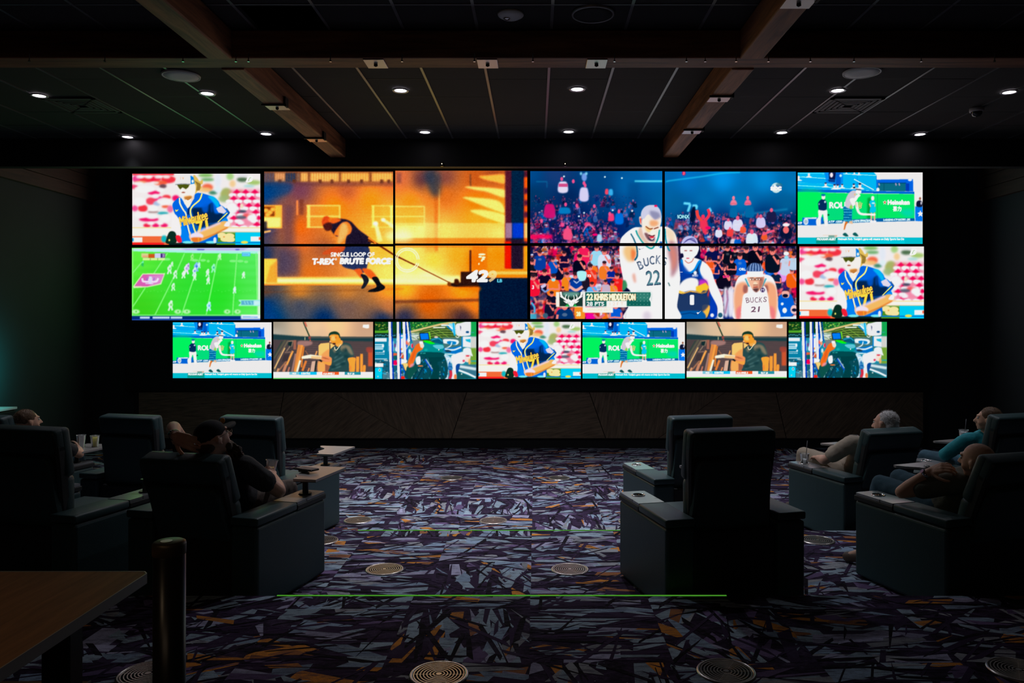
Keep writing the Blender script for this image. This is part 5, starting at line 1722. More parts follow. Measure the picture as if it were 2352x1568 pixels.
    # line judge
    A.blob([(430, 690), (560, 690), (575, 800), (580, 935), (530, 945), (510, 800), (495, 760), (470, 830), (460, 940), (400, 945), (388, 860), (425, 800)], (232, 228, 226), 1, 2)
    A.blob([(420, 580), (450, 535), (490, 515), (540, 530), (562, 580), (550, 690), (440, 690), (425, 630)], (12, 44, 84), 1, 2)
    A.ell(508, 480, 32, 42, (236, 224, 220), 1, 2)
    A.ell(505, 446, 36, 20, (20, 110, 150), 1, 2)
    A.ell(535, 560, 16, 18, (220, 230, 240), .9, 3)
    A.ell(438, 595, 9, 14, (220, 230, 240), .9, 3)
    # ball girl
    A.blob([(1262, 560), (1300, 530), (1350, 545), (1355, 600), (1362, 720), (1270, 735), (1275, 640)], (0, 180, 214), 1, 2)
    A.ell(1315, 500, 26, 38, (236, 224, 226), 1, 2)
    A.line([(1262, 590), (1280, 640)], 20, (230, 180, 150), 1, 2)
    A.line([(1355, 590), (1350, 640)], 16, (230, 180, 150), 1, 2)
    A.ell(1325, 580, 28, 14, (220, 236, 240), .9, 3)
    for x in (1293, 1343):
        A.line([(x, 735), (x, 860)], 26, (216, 170, 146), 1, 2)
        A.ell(x + 4, 880, 30, 20, (232, 230, 236), 1, 3)
    A.ell(1320, 768, 44, 16, (240, 236, 236), 1, 3)
    # player about to serve
    A.blob([(850, 870), (900, 870), (905, 900), (880, 940), (858, 1010), (836, 1005), (850, 920)], (196, 110, 50), 1, 3)
    A.blob([(830, 880), (870, 870), (850, 940), (838, 1010), (820, 960)], (236, 222, 214), 1, 3)
    A.blob([(920, 860), (975, 870), (985, 920), (930, 900)], (216, 180, 150), 1, 3)
    A.blob([(838, 640), (970, 650), (975, 780), (968, 860), (900, 880), (838, 860), (845, 740)], (0, 130, 176), 1, 2)
    for k in range(7):
        A.line([(838 + k * 20, 645), (842 + k * 20, 865)], 5, (10, 40, 90), .8, 1)
    for k in range(10):
        A.line([(838, 660 + k * 22), (970, 664 + k * 22)], 5, (150, 226, 226) if k % 2 else (10, 50, 100), .7, 1)
    A.blob([(860, 600), (880, 500), (930, 410), (1000, 370), (1040, 390), (1050, 470), (1020, 560), (990, 660), (900, 660)], (196, 190, 200), 1, 3)
    A.blob([(940, 520), (1010, 500), (1030, 590), (990, 620)], (236, 232, 230), 1, 4)
    A.poly([(930, 655), (960, 600), (985, 640), (970, 690)], (120, 200, 60), .8, 5)
    A.ell(1082, 392, 48, 44, (236, 232, 230), 1, 3)
    A.line([(1040, 352), (1120, 362)], 18, (50, 44, 60), .9, 3)
    A.ell(1090, 430, 12, 6, (120, 40, 40), .9, 2)
    A.line([(1020, 540), (1060, 470), (1100, 440)], 50, (238, 234, 232), 1, 3)
    A.ell(1022, 438, 12, 18, (220, 180, 120), .9, 3)
    A.line([(1045, 560), (1060, 660), (1110, 750), (1260, 765), (1350, 770)], [50, 26], (236, 232, 230), 1, 2, True)
    A.line([(1036, 560), (1046, 640)], 8, (180, 120, 80), .8, 2)
    A.ell(1080, 700, 8, 8, (206, 176, 150), .6, 3)
    for x, y in ((868, 1105), (1030, 1100)):
        A.blob([(x - 44, y - 12), (x, y - 40), (x + 50, y + 14), (x, y + 20)], (20, 84, 84), 1, 3)
    A.line([(500, 1104), (740, 1104)], 6, (216, 190, 160), .9, 2)
    A.rect(590, 1110, 690, 1135, (90, 140, 130), .9, 4)
    A.ell(710, 1120, 22, 14, (190, 160, 140), .9, 4)
    # ticker
    A.poly([(80, 1140), (2142, 1140), (2145, 1260), (80, 1260)], (0, 172, 186), 1, 1)
    A.rect(390, 1142, 740, 1240, (10, 140, 130), 1, 1)
    A.rect(740, 1142, 1840, 1240, (0, 184, 200), 1, 2)
    A.text('PROGRAM ALERT', 402, 1150, 712, 1186, (232, 238, 238), shear=.1, bold=3)
    A.text("Nationals Park. Tonight's game will resume on Daily Sports Sun De", 748, 1148, 1826, 1192, (232, 240, 240), bold=3)
    A.soften(.35)
    return A


def art_workshop():
    A = Art(624, 736, 861, 874, (90, 76, 70))
    A.fr(620, 730, 9.6)
    A.grad([(100, 120), (700, 150), (1400, 150), (2200, 150), (100, 330), (1100, 330), (2200, 330), (1000, 200)], [(150, 140, 124), (206, 180, 150), (246, 196, 140), (190, 150, 124), (176, 170, 156), (214, 180, 148), (196, 160, 130), (226, 190, 150)],
           1, A.fill(A.P([(40, 60), (2320, 60), (2320, 420), (40, 420)])))
    A.poly([(40, 360), (700, 410), (2320, 430), (2320, 530), (40, 490)], (30, 60, 66), 1, 8)
    A.line([(900, 440), (2300, 440)], 16, (130, 110, 96), .8, 6)
    A.poly([(40, 490), (2320, 530), (2320, 1205), (40, 1205)], (74, 64, 66), 1, 5)
    for k in range(14):
        y = 560 + k * 46
        A.line([(760 + (k % 2) * 30, y), (1060, y + 3)], 22, (110, 84, 84), .6, 6)
        A.line([(1560, y), (2250, y + 6)], 20, (104, 80, 80), .45, 8)
    A.blob([(620, 520), (900, 520), (900, 600), (640, 640)], (170, 126, 120), .8, 12)
    A.line([(730, 90), (870, 420)], 26, (20, 50, 36), 1, 4)
    A.line([(760, 90), (800, 190)], 40, (196, 100, 80), .9, 6)
    A.ell(870, 440, 30, 36, (140, 70, 66), 1, 5)
    A.ell(882, 500, 14, 20, (190, 90, 70), 1, 4)
    A.line([(764, 430), (764, 490)], 16, (226, 214, 160), 1, 3)
    A.poly([(2050, 150), (2185, 145), (2185, 225), (2130, 232), (2045, 210)], (246, 244, 236), 1, 5)
    # stacked frames and boards at left
    for q, w, c in [([(330, 500), (80, 900)], 40, (84, 84, 70)), ([(260, 520), (60, 880)], 26, (50, 66, 60)), ([(390, 510), (180, 870), (90, 1190)], 36, (104, 96, 80)), ([(320, 670), (90, 1130)], 26, (226, 180, 120)), ([(495, 740), (360, 1050)], 44, (236, 160, 80)),
                    ([(370, 950), (230, 1120), (160, 1200)], 36, (150, 104, 80)), ([(350, 1040), (290, 1200)], 60, (190, 130, 100)), ([(480, 530), (430, 640), (360, 740)], 18, (150, 130, 110)), ([(540, 500), (540, 700)], 60, (150, 96, 80)),
                    ([(560, 800), (480, 1200)], 40, (150, 116, 110)), ([(640, 600), (600, 820), (540, 1200)], 60, (206, 130, 70)), ([(700, 610), (620, 1000), (560, 1200)], 60, (240, 150, 70)), ([(740, 640), (700, 900), (690, 1100)], 40, (206, 120, 50)),
                    ([(660, 950), (590, 1200)], 44, (240, 228, 206)), ([(790, 960), (710, 1180)], 50, (214, 124, 60)), ([(1030, 740), (1000, 830)], 30, (236, 160, 90)), ([(420, 1100), (390, 1200)], 30, (190, 120, 100)), ([(180, 1130), (150, 1200)], 40, (206, 150, 110)),
                    ([(860, 1120), (830, 1200)], 30, (220, 140, 90))]:
        A.line(q, w, c, 1, 5)
    A.poly([(400, 540), (500, 520), (480, 640), (390, 610)], (20, 44, 46), 1, 4)
    A.line([(400, 520), (500, 510), (470, 640)], 20, (150, 120, 100), 1, 4)
    A.line([(320, 770), (480, 760)], 18, (140, 110, 96), 1, 4)
    A.poly([(300, 820), (420, 800), (380, 960), (250, 980)], (60, 52, 56), 1, 6)
    for k in range(8):
        A.ell(780 + k * 14 % 90, 740 + k * 22, 12, 9, (220, 140, 80), .7, 4)
    # tall boards behind him
    A.poly([(1065, 620), (1110, 570), (1310, 550), (1315, 880), (1065, 840)], (244, 190, 110), 1, 5)
    A.blob([(1150, 800), (1300, 700), (1310, 860), (1150, 850)], (220, 146, 84), .8, 10)
    A.poly([(1318, 560), (1440, 600), (1330, 700)], (244, 190, 110), 1, 5)
    A.line([(1316, 560), (1320, 880)], 12, (70, 60, 50), 1, 3)
    A.poly([(920, 970), (1000, 960), (970, 1200), (880, 1200)], (206, 170, 150), 1, 6)
    A.line([(1020, 960), (985, 1200)], 26, (20, 36, 34), 1, 4)
    A.poly([(1050, 960), (1310, 960), (1300, 1200), (1040, 1200)], (206, 140, 90), 1, 6)
    A.blob([(1060, 1000), (1190, 1000), (1200, 1190), (1060, 1190)], (250, 170, 90), .8, 12)
    A.poly([(1215, 1020), (1310, 1030), (1300, 1190), (1215, 1190)], (150, 90, 66), 1, 6)
    for x0, x1, y0 in [(1900, 1968, 880), (1990, 2048, 820), (2050, 2110, 1060)]:
        A.blob([(x0, y0 + 10), ((x0 + x1) / 2, y0 - 10), (x1, y0 + 10), (x1 - 10, 1215), (x0, 1215)], (244, 150, 60), 1, 5)
    A.rect(2165, 700, 2265, 1080, (196, 84, 50), .95, 12)
    A.blob([(2130, 660), (2260, 660), (2260, 760), (2140, 760)], (150, 66, 56), .9, 12)
    # shirt, arms, head
    A.blob([(1580, 560), (1700, 556), (1790, 620), (1850, 830), (1800, 880), (1730, 900), (1740, 1000), (1700, 1210), (1300, 1210), (1340, 1060), (1310, 900), (1320, 720), (1430, 630), (1500, 640)], (40, 72, 74), 1, 4)
    for q in ([(1640, 600), (1760, 640), (1840, 820), (1760, 800), (1680, 680)], [(1560, 620), (1660, 620), (1640, 740), (1560, 720)], [(1380, 700), (1450, 700), (1430, 780)]):
        A.blob(q, (140, 124, 100), .85, 14)
    for q in ([(1420, 900), (1560, 780)], [(1400, 980), (1620, 860)], [(1440, 1060), (1660, 960)], [(1360, 1150), (1560, 1080)]):
        A.line(q, 22, (84, 120, 120), .8, 10)
    for x, y in ((1640, 720), (1500, 820), (1680, 860), (1600, 1020), (1400, 1100)):
        A.ell(x, y, 60, 40, (16, 50, 56), .6, 16)
    A.blob([(1720, 900), (1880, 890), (1880, 1000), (1860, 1215), (1760, 1215), (1740, 1020)], (250, 156, 60), 1, 6)
    A.ell(1770, 1120, 20, 60, (236, 120, 60), .7, 10)
    A.blob([(1110, 960), (1220, 980), (1330, 960), (1350, 880), (1360, 960), (1330, 1060), (1200, 1020)], (246, 156, 70), 1, 4)
    A.blob([(1100, 860), (1230, 850), (1340, 880), (1350, 960), (1260, 980), (1130, 940)], (226, 140, 90), 1, 6)
    for k in range(3):
        A.line([(1130 + k * 36, 880 + k * 14), (1230 + k * 36, 890 + k * 16)], 12, (150, 80, 50), .8, 4)
    A.line([(1090, 940), (1140, 975)], 34, (20, 26, 30), 1, 4)
    A.poly([(690, 870), (720, 850), (890, 815), (1140, 850), (1120, 920), (900, 900), (700, 915)], (246, 234, 210), 1, 5)
    A.poly([(900, 850), (1140, 860), (1120, 922), (900, 905)], (236, 176, 110), .8, 8)
    A.blob([(1450, 540), (1580, 500), (1600, 570), (1520, 640), (1460, 620)], (248, 164, 80), 1, 4)
    A.blob([(1310, 400), (1400, 360), (1500, 370), (1540, 440), (1560, 540), (1480, 580), (1430, 590), (1380, 570), (1340, 545), (1308, 540), (1325, 480)], (248, 150, 50), 1, 3)
    A.blob([(1340, 420), (1420, 400), (1440, 500), (1360, 500)], (255, 196, 120), .8, 12)
    A.blob([(1380, 560), (1440, 560), (1430, 600), (1390, 590)], (60, 34, 30), 1, 4)
    A.ell(1448, 440, 14, 20, (190, 96, 40), .9, 4)
    A.line([(1310, 436), (1345, 444)], 10, (110, 50, 30), .9, 3)
    A.ell(1326, 530, 18, 12, (250, 190, 160), 1, 4)
    A.blob([(1295, 420), (1300, 350), (1360, 308), (1450, 300), (1520, 340), (1545, 420), (1530, 450), (1500, 380), (1400, 366), (1330, 380)], (24, 56, 40), 1, 3)
    A.line([(1420, 650), (1430, 700), (1470, 710), (1560, 590)], 14, (246, 226, 190), 1, 2, True)
    # score bar
    A.rect(40, 1203, 2300, 1350, (226, 224, 224), 1, 2)
    A.rect(420, 1206, 645, 1268, (120, 190, 206), 1, 2)
    A.rect(640, 1206, 1025, 1270, (0, 182, 232), 1, 2)
    A.rect(1150, 1206, 1515, 1270, (250, 90, 40), 1, 2)
    A.rect(1645, 1206, 2000, 1270, (40, 140, 156), 1, 2)
    A.text('MLB', 490, 1224, 565, 1258, (236, 240, 240), bold=4)
    A.text('S SEATTLE', 685, 1220, 880, 1260, (240, 246, 246), bold=4)
    A.text('A LA ANGELS', 1170, 1222, 1415, 1262, (244, 240, 236), bold=5)
    A.text('GUY/TEX', 1710, 1226, 1860, 1262, (240, 246, 246), bold=4)
    A.rect(40, 1342, 2300, 1375, (60, 190, 60), .9, 4)
    A.soften(.3)
    return A


def art_camera():
    A = Art(1807, 734, 2045, 874, (40, 130, 150))
    A.fr(1805, 730, 9.6)
    r = np.random.RandomState(4)
    A.rect(30, 60, 820, 330, (16, 60, 26), 1, 5)
    A.rect(780, 60, 2240, 330, (30, 96, 50), 1, 5)
    for k in range(60):
        A.ell(800 + r.rand() * 560, 80 + r.rand() * 220, 8 + 20 * r.rand(), 5 + 12 * r.rand(), [(60, 190, 60), (150, 206, 70), (10, 60, 30), (206, 226, 120)][r.randint(4)], .8, 5)
    for k in range(26):
        A.ell(60 + r.rand() * 300, 90 + r.rand() * 200, 30 * r.rand() + 6, 12, [(150, 150, 60), (30, 110, 30), (206, 196, 110), (10, 40, 30)][r.randint(4)], .8, 5)
    A.rect(40, 268, 360, 320, (96, 170, 50), .9, 8)
    A.rect(40, 320, 520, 430, (20, 44, 40), .95, 6)
    for k in range(12):
        A.ell(60 + k * 38, 345 + r.rand() * 40, 14, 10, (110, 220, 240), .9, 3)
    # roof slats
    A.poly([(800, 330), (1400, 130), (1960, 70), (1960, 500), (1000, 560)], (70, 96, 46), 1, 5)
    A.line([(800, 300), (1150, 210), (1470, 130), (1800, 80)], 46, (206, 186, 130), 1, 6)
    for k in range(13):
        A.line([(1080 + k * 6, 250 + k * 24), (1500, 170 + k * 27), (1960, 210 + k * 24)], 11, (150, 170, 80) if k % 2 else (20, 50, 24), .9, 3, True)
    for x in (1230, 1390):
        A.line([(x, 240), (x + 260, 420)], 8, (140, 190, 80), .8, 2)
    A.poly([(790, 330), (1010, 300), (1010, 470), (860, 500)], (170, 180, 150), .9, 8)
    for k in range(16):
        A.line([(800 + r.rand() * 150, 320 + r.rand() * 150), (860 + r.rand() * 150, 330 + r.rand() * 150)], 16, [(226, 230, 226), (30, 60, 60), (110, 150, 140)][r.randint(3)], .9, 4)
    # left: blue gear wall, posts
    A.rect(40, 420, 350, 900, (20, 120, 150), 1, 4)
    A.rect(50, 430, 300, 510, (220, 226, 230), 1, 4)
    for y in (560, 610, 650, 880, 920):
        A.rect(50, y, 230 if y < 700 else 310, y + 30, (200, 226, 236), .95, 4)
    A.ell(225, 600, 22, 40, (236, 240, 244), 1, 3)
    A.ell(240, 720, 20, 20, (236, 240, 244), 1, 3)
    for k in range(9):
        A.ell(70 + k * 22, 745, 8, 8, (230, 240, 244), 1, 2)
        A.ell(70 + k * 22, 780, 9, 7, (190, 226, 236), 1, 2)
    A.rect(40, 900, 760, 1340, (30, 90, 110), 1, 5)
    for k in range(70):
        x, y = 40 + r.rand() * 700, 900 + r.rand() * 420
        A.line([(x, y), (x + 120 * r.rand(), y + 24 * r.rand() - 12)], 8 + 22 * r.rand(), [(232, 236, 236), (0, 150, 200), (20, 70, 80), (150, 206, 190), (210, 226, 206), (20, 40, 50)][r.randint(6)], .9, 4)
    A.rect(50, 980, 230, 1060, (236, 236, 236), 1, 5)
    A.rect(55, 1080, 205, 1320, (0, 190, 226), 1, 4)
    A.ell(150, 1130, 26, 34, (230, 240, 240), 1, 3)
    A.ell(150, 1130, 13, 16, (30, 40, 60), 1, 3)
    A.ell(115, 1270, 16, 16, (200, 200, 190), 1, 3)
    for k in range(26):
        x = 215 + k * 18
        A.line([(x, 1180 + 30 * r.rand()), (x, 1330)], 10, (226, 232, 232) if k % 2 else (20, 60, 80), .9, 3)
    A.blob([(520, 430), (560, 380), (680, 370), (740, 480), (720, 720), (500, 720), (510, 560)], (230, 230, 230), 1, 4)
    A.poly([(585, 405), (660, 405), (625, 450)], (60, 180, 206), 1, 3)
    A.rect(600, 655, 640, 690, (250, 160, 60), 1, 3)
    A.rect(465, 550, 495, 630, (110, 40, 110), 1, 4)
    A.rect(340, 500, 460, 720, (180, 206, 220), .8, 8)
    A.rect(410, 760, 700, 880, (206, 96, 60), 1, 6)
    A.blob([(450, 930), (540, 920), (520, 1020), (430, 1000)], (220, 10, 80), 1, 5)
    A.blob([(530, 900), (720, 900), (740, 960), (680, 990), (560, 1000)], (232, 232, 232), 1, 5)
    A.blob([(450, 820), (560, 820), (540, 890), (460, 900)], (20, 90, 90), 1, 6)
    A.blob([(620, 1000), (720, 980), (760, 1000), (745, 1150), (690, 1120)], (240, 200, 130), 1, 4)
    for x0, x1, w in [(365, 400, 54), (545, 562, 50), (672, 700, 54), (745, 790, 34)]:
        y1 = 1330 if x0 < 600 else (900 if x0 < 700 else 500)
        A.line([(x0 + 44, 70), (x1 + 44, y1)], w * .6, (0, 50, 190), .8, 3)
        A.line([(x0 - 20, 70), (x1 - 20, y1)], 14, (0, 60, 200), .7, 3)
        A.line([(x0, 70), (x1, y1)], w, (222, 222, 222), 1, 2)
    A.line([(800, 560), (590, 860)], 16, (206, 216, 216), 1, 3)
    A.line([(630, 1010), (740, 1330)], 26, (10, 90, 190), 1, 3)
    A.line([(650, 1010), (770, 1330)], 10, (20, 20, 40), 1, 3)
    A.rect(615, 1268, 690, 1330, (240, 40, 30), 1, 4)
    for x, y, c in [(740, 530, (236, 110, 90)), (780, 550, (240, 150, 110)), (850, 600, (232, 232, 236)), (860, 600, (206, 20, 60)), (800, 720, (210, 226, 232)), (830, 780, (210, 170, 110)), (770, 480, (226, 230, 232))]:
        A.ell(x, y, 24, 50, c, .95, 6)
    # right structures
    A.rect(870, 480, 1080, 640, (120, 124, 126), 1, 6)
    A.rect(1500, 420, 1960, 700, (70, 110, 110), 1, 8)
    A.poly([(1640, 110), (1780, 110), (1800, 350), (1760, 360), (1700, 260)], (150, 210, 230), 1, 5)
    A.line([(1480, 150), (1640, 150), (1720, 230)], 34, (226, 236, 240), 1, 4)
    A.line([(1600, 170), (1720, 270)], 26, (10, 120, 190), 1, 4)
    A.line([(1310, 198), (1560, 198)], 24, (236, 240, 232), 1, 3)
    A.line([(1740, 100), (1770, 380)], 30, (0, 160, 210), .9, 4)
    A.blob([(1800, 130), (1900, 100), (2120, 70), (2120, 330), (2060, 380), (1830, 380), (1790, 250)], (222, 222, 224), 1, 3)
    A.poly([(1885, 150), (1910, 190), (1898, 270)], (60, 60, 100), 1, 3)
    A.ell(2045, 300, 36, 24, (10, 70, 120), 1, 3)
    A.line([(1790, 390), (1830, 420), (1870, 395)], 18, (226, 232, 232), 1, 3, True)
    A.rect(2120, 65, 2245, 400, (30, 150, 80), 1, 6)
    A.rect(2110, 400, 2240, 700, (200, 200, 196), 1, 10)
    A.rect(2110, 650, 2240, 1020, (110, 150, 60), 1, 12)
    A.line([(2120, 310), (2190, 310)], 18, (60, 150, 160), 1, 4)
    A.poly([(1940, 400), (2120, 400), (2120, 640), (1940, 620)], (224, 224, 226), 1, 3)
    A.poly([(2000, 460), (2110, 450), (2110, 530), (2020, 500)], (40, 170, 200), 1, 3)
    A.poly([(1920, 400), (1945, 400), (1945, 640), (1920, 620)], (0, 130, 200), 1, 3)
    A.line([(2060, 935), (2240, 935)], 24, (40, 150, 160), 1, 5)
    # lens, hood and hoses
    A.blob([(1520, 470), (1600, 450), (1820, 470), (1860, 530), (1800, 580), (1680, 560), (1530, 540)], (222, 230, 236), 1, 4)
    A.blob([(1620, 500), (1790, 510), (1780, 570), (1630, 560)], (10, 120, 180), 1, 5)
    A.line([(1710, 520), (1680, 600), (1560, 670)], 24, (226, 232, 234), 1, 3, True)
    A.blob([(1520, 660), (1700, 640), (1900, 600), (1930, 640), (1900, 740), (1780, 780), (1600, 740)], (10, 110, 180), 1, 5)
    A.line([(1560, 670), (1740, 690), (1910, 630)], 34, (214, 228, 236), 1, 5, True)
    A.line([(1560, 780), (1770, 785)], 26, (200, 224, 228), 1, 4)
    A.blob([(1560, 700), (1640, 690), (1700, 730), (1600, 740)], (30, 60, 80), 1, 5)
    # second man in a white cap
    A.blob([(1700, 820), (1800, 770), (1950, 730), (2000, 780), (2020, 900), (1960, 990), (1840, 1000), (1800, 1080), (1800, 1330), (1700, 1330), (1720, 1050), (1690, 930)], (224, 224, 226), 1, 3)
    A.blob([(1950, 740), (1960, 670), (2030, 640), (2110, 660), (2140, 760), (2160, 830), (2080, 800), (1980, 790)], (222, 226, 228), 1, 3)
    A.blob([(2000, 800), (2110, 810), (2100, 900), (2060, 960), (2000, 930)], (236, 214, 206), 1, 4)
    A.ell(2050, 820, 40, 16, (190, 30, 60), .9, 5)
    A.ell(1965, 930, 26, 26, (200, 60, 90), .9, 6)
    A.ell(2090, 950, 26, 70, (250, 176, 100), .9, 8)
    A.blob([(1520, 800), (1660, 830), (1700, 950), (1640, 1150), (1620, 1330), (1520, 1330), (1520, 1000)], (206, 222, 232), 1, 6)
    for k in range(14):
        A.line([(1530 + r.rand() * 120, 830 + k * 34), (1560 + r.rand() * 120, 850 + k * 34)], 12, (30, 130, 190), .6, 5)
    A.poly([(1660, 930), (1730, 1090), (1690, 1150), (1610, 1110)], (16, 90, 150), 1, 4)
    for k in range(5):
        A.line([(1630 + k * 20, 1000), (1650 + k * 18, 1120)], 6, (120, 180, 220), .8, 2)
    A.line([(1680, 1140), (1690, 1230), (1660, 1320)], 60, (190, 50, 70), 1, 5, True)
    A.ell(1785, 1280, 30, 60, (246, 130, 80), 1, 6)
    # round canister at lower right
    A.poly([(1850, 1020), (2240, 1010), (2240, 1300), (2200, 1290), (1840, 1120)], (60, 110, 130), 1, 4)
    A.line([(1880, 1050), (2230, 1110)], 60, (206, 220, 224), 1, 8)
    A.line([(1850, 1130), (2060, 1210), (2220, 1290)], 40, (228, 234, 238), 1, 4)
    A.poly([(1820, 1150), (2200, 1310), (1820, 1330)], (24, 84, 90), 1, 4)
    A.blob([(1800, 1030), (1880, 1000), (1850, 1150), (1810, 1200)], (20, 70, 140), 1, 5)
    A.ell(1920, 1215, 16, 16, (226, 226, 220), 1, 3)
    # operator's arm and camera body
    A.blob([(1020, 760), (1520, 780), (1560, 1330), (760, 1330), (740, 1100), (900, 1000), (960, 860)], (16, 70, 80), 1, 5)
    for k in range(90):
        x, y = 800 + r.rand() * 740, 830 + r.rand() * 490
        A.line([(x, y), (x + 50 * r.rand() - 25, y + 90 * r.rand())], 6 + 18 * r.rand(), [(226, 232, 236), (0, 140, 200), (10, 50, 60), (90, 190, 190), (20, 60, 110), (10, 40, 44)][r.randint(6)], .85, 4)
    A.blob([(1210, 820), (1540, 850), (1500, 930), (1400, 960), (1440, 1090), (1420, 1330), (1260, 1330), (1300, 1100), (1230, 950)], (8, 60, 64), .95, 6)
    A.line([(950, 1320), (1090, 1080), (1270, 960)], 14, (10, 40, 60), 1, 3)
    A.line([(1130, 900), (1290, 1150)], 34, (20, 80, 180), 1, 4)
    A.line([(1150, 890), (1290, 1110)], 14, (220, 232, 240), 1, 3)
    A.blob([(940, 860), (1020, 830), (1030, 980), (960, 1010), (930, 940)], (230, 232, 236), 1, 5)
    A.ell(1030, 1040, 60, 14, (226, 120, 60), 1, 4)
    A.blob([(750, 1050), (940, 1040), (960, 1120), (900, 1200), (800, 1330), (740, 1200)], (20, 76, 70), 1, 6)
    A.blob([(1100, 540), (1250, 530), (1500, 560), (1530, 660), (1480, 740), (1280, 750), (1100, 730), (1080, 640)], (0, 132, 132), 1, 4)
    A.blob([(1300, 590), (1500, 580), (1530, 650), (1400, 670)], (110, 190, 206), .9, 6)
    A.ell(1150, 690, 40, 30, (60, 180, 170), .6, 10)
    A.blob([(1020, 740), (1500, 750), (1500, 830), (1200, 850), (1040, 800)], (10, 70, 74), 1, 5)
    A.text('63-93', 1030, 748, 1138, 780, (80, 200, 190), bold=2)
    A.ell(1428, 685, 10, 16, (236, 236, 226), 1, 2)
    A.blob([(1090, 490), (1200, 490), (1340, 550), (1250, 560), (1130, 520)], (20, 226, 30), 1, 4)
    A.blob([(1240, 460), (1400, 410), (1500, 460), (1510, 560), (1330, 520)], (14, 84, 110), 1, 4)
    A.line([(1270, 470), (1420, 440), (1500, 500)], 18, (60, 180, 206), .9, 4, True)
    A.ell(1370, 410, 44, 20, (226, 206, 196), 1, 4)
    A.poly([(1005, 320), (1215, 315), (1235, 465), (1030, 475)], (16, 26, 30), 1, 3)
    A.poly([(1018, 335), (1195, 325), (1215, 455), (1045, 465)], (0, 118, 236), 1, 3)
    A.poly([(1205, 300), (1235, 300), (1255, 455), (1235, 465)], (110, 206, 60), 1, 3)
    A.blob([(940, 580), (1010, 550), (1050, 620), (1090, 660), (1040, 700), (960, 760), (920, 880), (880, 980), (840, 1050), (780, 1070), (760, 960), (800, 850), (870, 700)], (222, 108, 40), 1, 4)
    A.blob([(880, 740), (920, 700), (880, 860), (820, 960)], (190, 80, 40), .7, 10)
    A.blob([(820, 1000), (900, 990), (870, 1050), (800, 1070)], (226, 150, 170), .8, 8)
    A.blob([(1020, 530), (1080, 530), (1110, 600), (1080, 650), (1030, 620)], (240, 236, 232), 1, 4)
    A.rect(1010, 505, 1085, 545, (236, 238, 238), 1, 4)
    for k in range(4):
        A.line([(1030 + k * 20, 560), (1040 + k * 18, 640)], 5, (226, 120, 60), .8, 2)
    A.soften(.3)
    return A
# ------------------------------------------------------------------ televisions of the screen wall
def srgb2lin(a):
    a = a / 255.0
    return np.where(a <= .04045, a / 12.92, ((a + .055) / 1.055) ** 2.4)


def screen_material():
    m = bpy.data.materials.new('screen_picture')
    m.use_nodes = True
    nt = m.node_tree
    nt.nodes.clear()
    a = nt.nodes.new('ShaderNodeAttribute')
    a.attribute_name = 'picture'
    e = nt.nodes.new('ShaderNodeEmission')
    e.inputs[1].default_value = SCREEN_GAIN
    out = nt.nodes.new('ShaderNodeOutputMaterial')
    nt.links.new(a.outputs['Color'], e.inputs[0])
    nt.links.new(e.outputs[0], out.inputs[0])
    return m


SCREEN_GAIN = 1.04
M_SCREEN = screen_material()
M_BEZEL = mat('screen_bezel', (.006, .006, .007), .35)


def screen_mesh(A, rect, nx, ny, sat=1.15, con=1.06):
    """a unit screen (x -0.5..0.5, z -0.5..0.5) facing -y whose vertices carry the picture's colours"""
    c = A.sample(*rect, nx, ny)
    g = c.mean(2, keepdims=True)
    c = np.clip(((g + (c - g) * sat) - 110) * con + 112, 0, 238)
    lin = srgb2lin(c)[::-1]
    me = bpy.data.meshes.new('screen')
    X, Z = np.meshgrid(np.linspace(-.5, .5, nx), np.linspace(-.5, .5, ny))
    co = np.zeros((ny * nx, 3), np.float32)
    co[:, 0] = X.ravel()
    co[:, 2] = Z.ravel()
    idx = np.arange(ny * nx).reshape(ny, nx)
    q = np.stack([idx[:-1, :-1], idx[:-1, 1:], idx[1:, 1:], idx[1:, :-1]], -1).reshape(-1, 4).astype(np.int32)
    me.vertices.add(len(co))
    me.vertices.foreach_set('co', co.ravel())
    me.loops.add(q.size)
    me.loops.foreach_set('vertex_index', q.ravel())
    me.polygons.add(len(q))
    me.polygons.foreach_set('loop_start', np.arange(0, q.size, 4, dtype=np.int32))
    me.polygons.foreach_set('loop_total', np.full(len(q), 4, np.int32))
    me.update()
    ca = me.color_attributes.new('picture', 'FLOAT_COLOR', 'POINT')
    v = np.ones((ny * nx, 4), np.float32)
    v[:, :3] = lin.reshape(-1, 3)
    ca.data.foreach_set('color', v.ravel())
    me.materials.append(M_SCREEN)
    return me


YS = 12.52                       # plane of the glass
BEZ = None


def television(rect, me, label, group=None):
    """rect = the lit picture's pixel rectangle in the photograph"""
    a, b = px(rect[0], rect[1], YS), px(rect[2], rect[3], YS)
    w, h = b.x - a.x, a.z - b.z
    cx, cz = (a.x + b.x) / 2, (a.z + b.z) / 2
    t = empty('television', (cx, YS, cz), 0, label, 'television', group)
    s = bpy.data.objects.new('screen', me)
    col.objects.link(s)
    s.parent = t
    s.scale = (w, 1, h)
    bm = nb()
    bz = .012
    box(bm, -w / 2 - bz, w / 2 + bz, .004, .085, -h / 2 - bz, h / 2 + bz, .003, 1)
    for x0, x1, z0, z1 in ((-w / 2 - bz, w / 2 + bz, h / 2, h / 2 + bz), (-w / 2 - bz, w / 2 + bz, -h / 2 - bz, -h / 2), (-w / 2 - bz, -w / 2, -h / 2, h / 2), (w / 2, w / 2 + bz, -h / 2, h / 2)):
        box(bm, x0, x1, -.006, .006, z0, z1)
    obj('casing', bm, M_BEZEL, t)
    return t


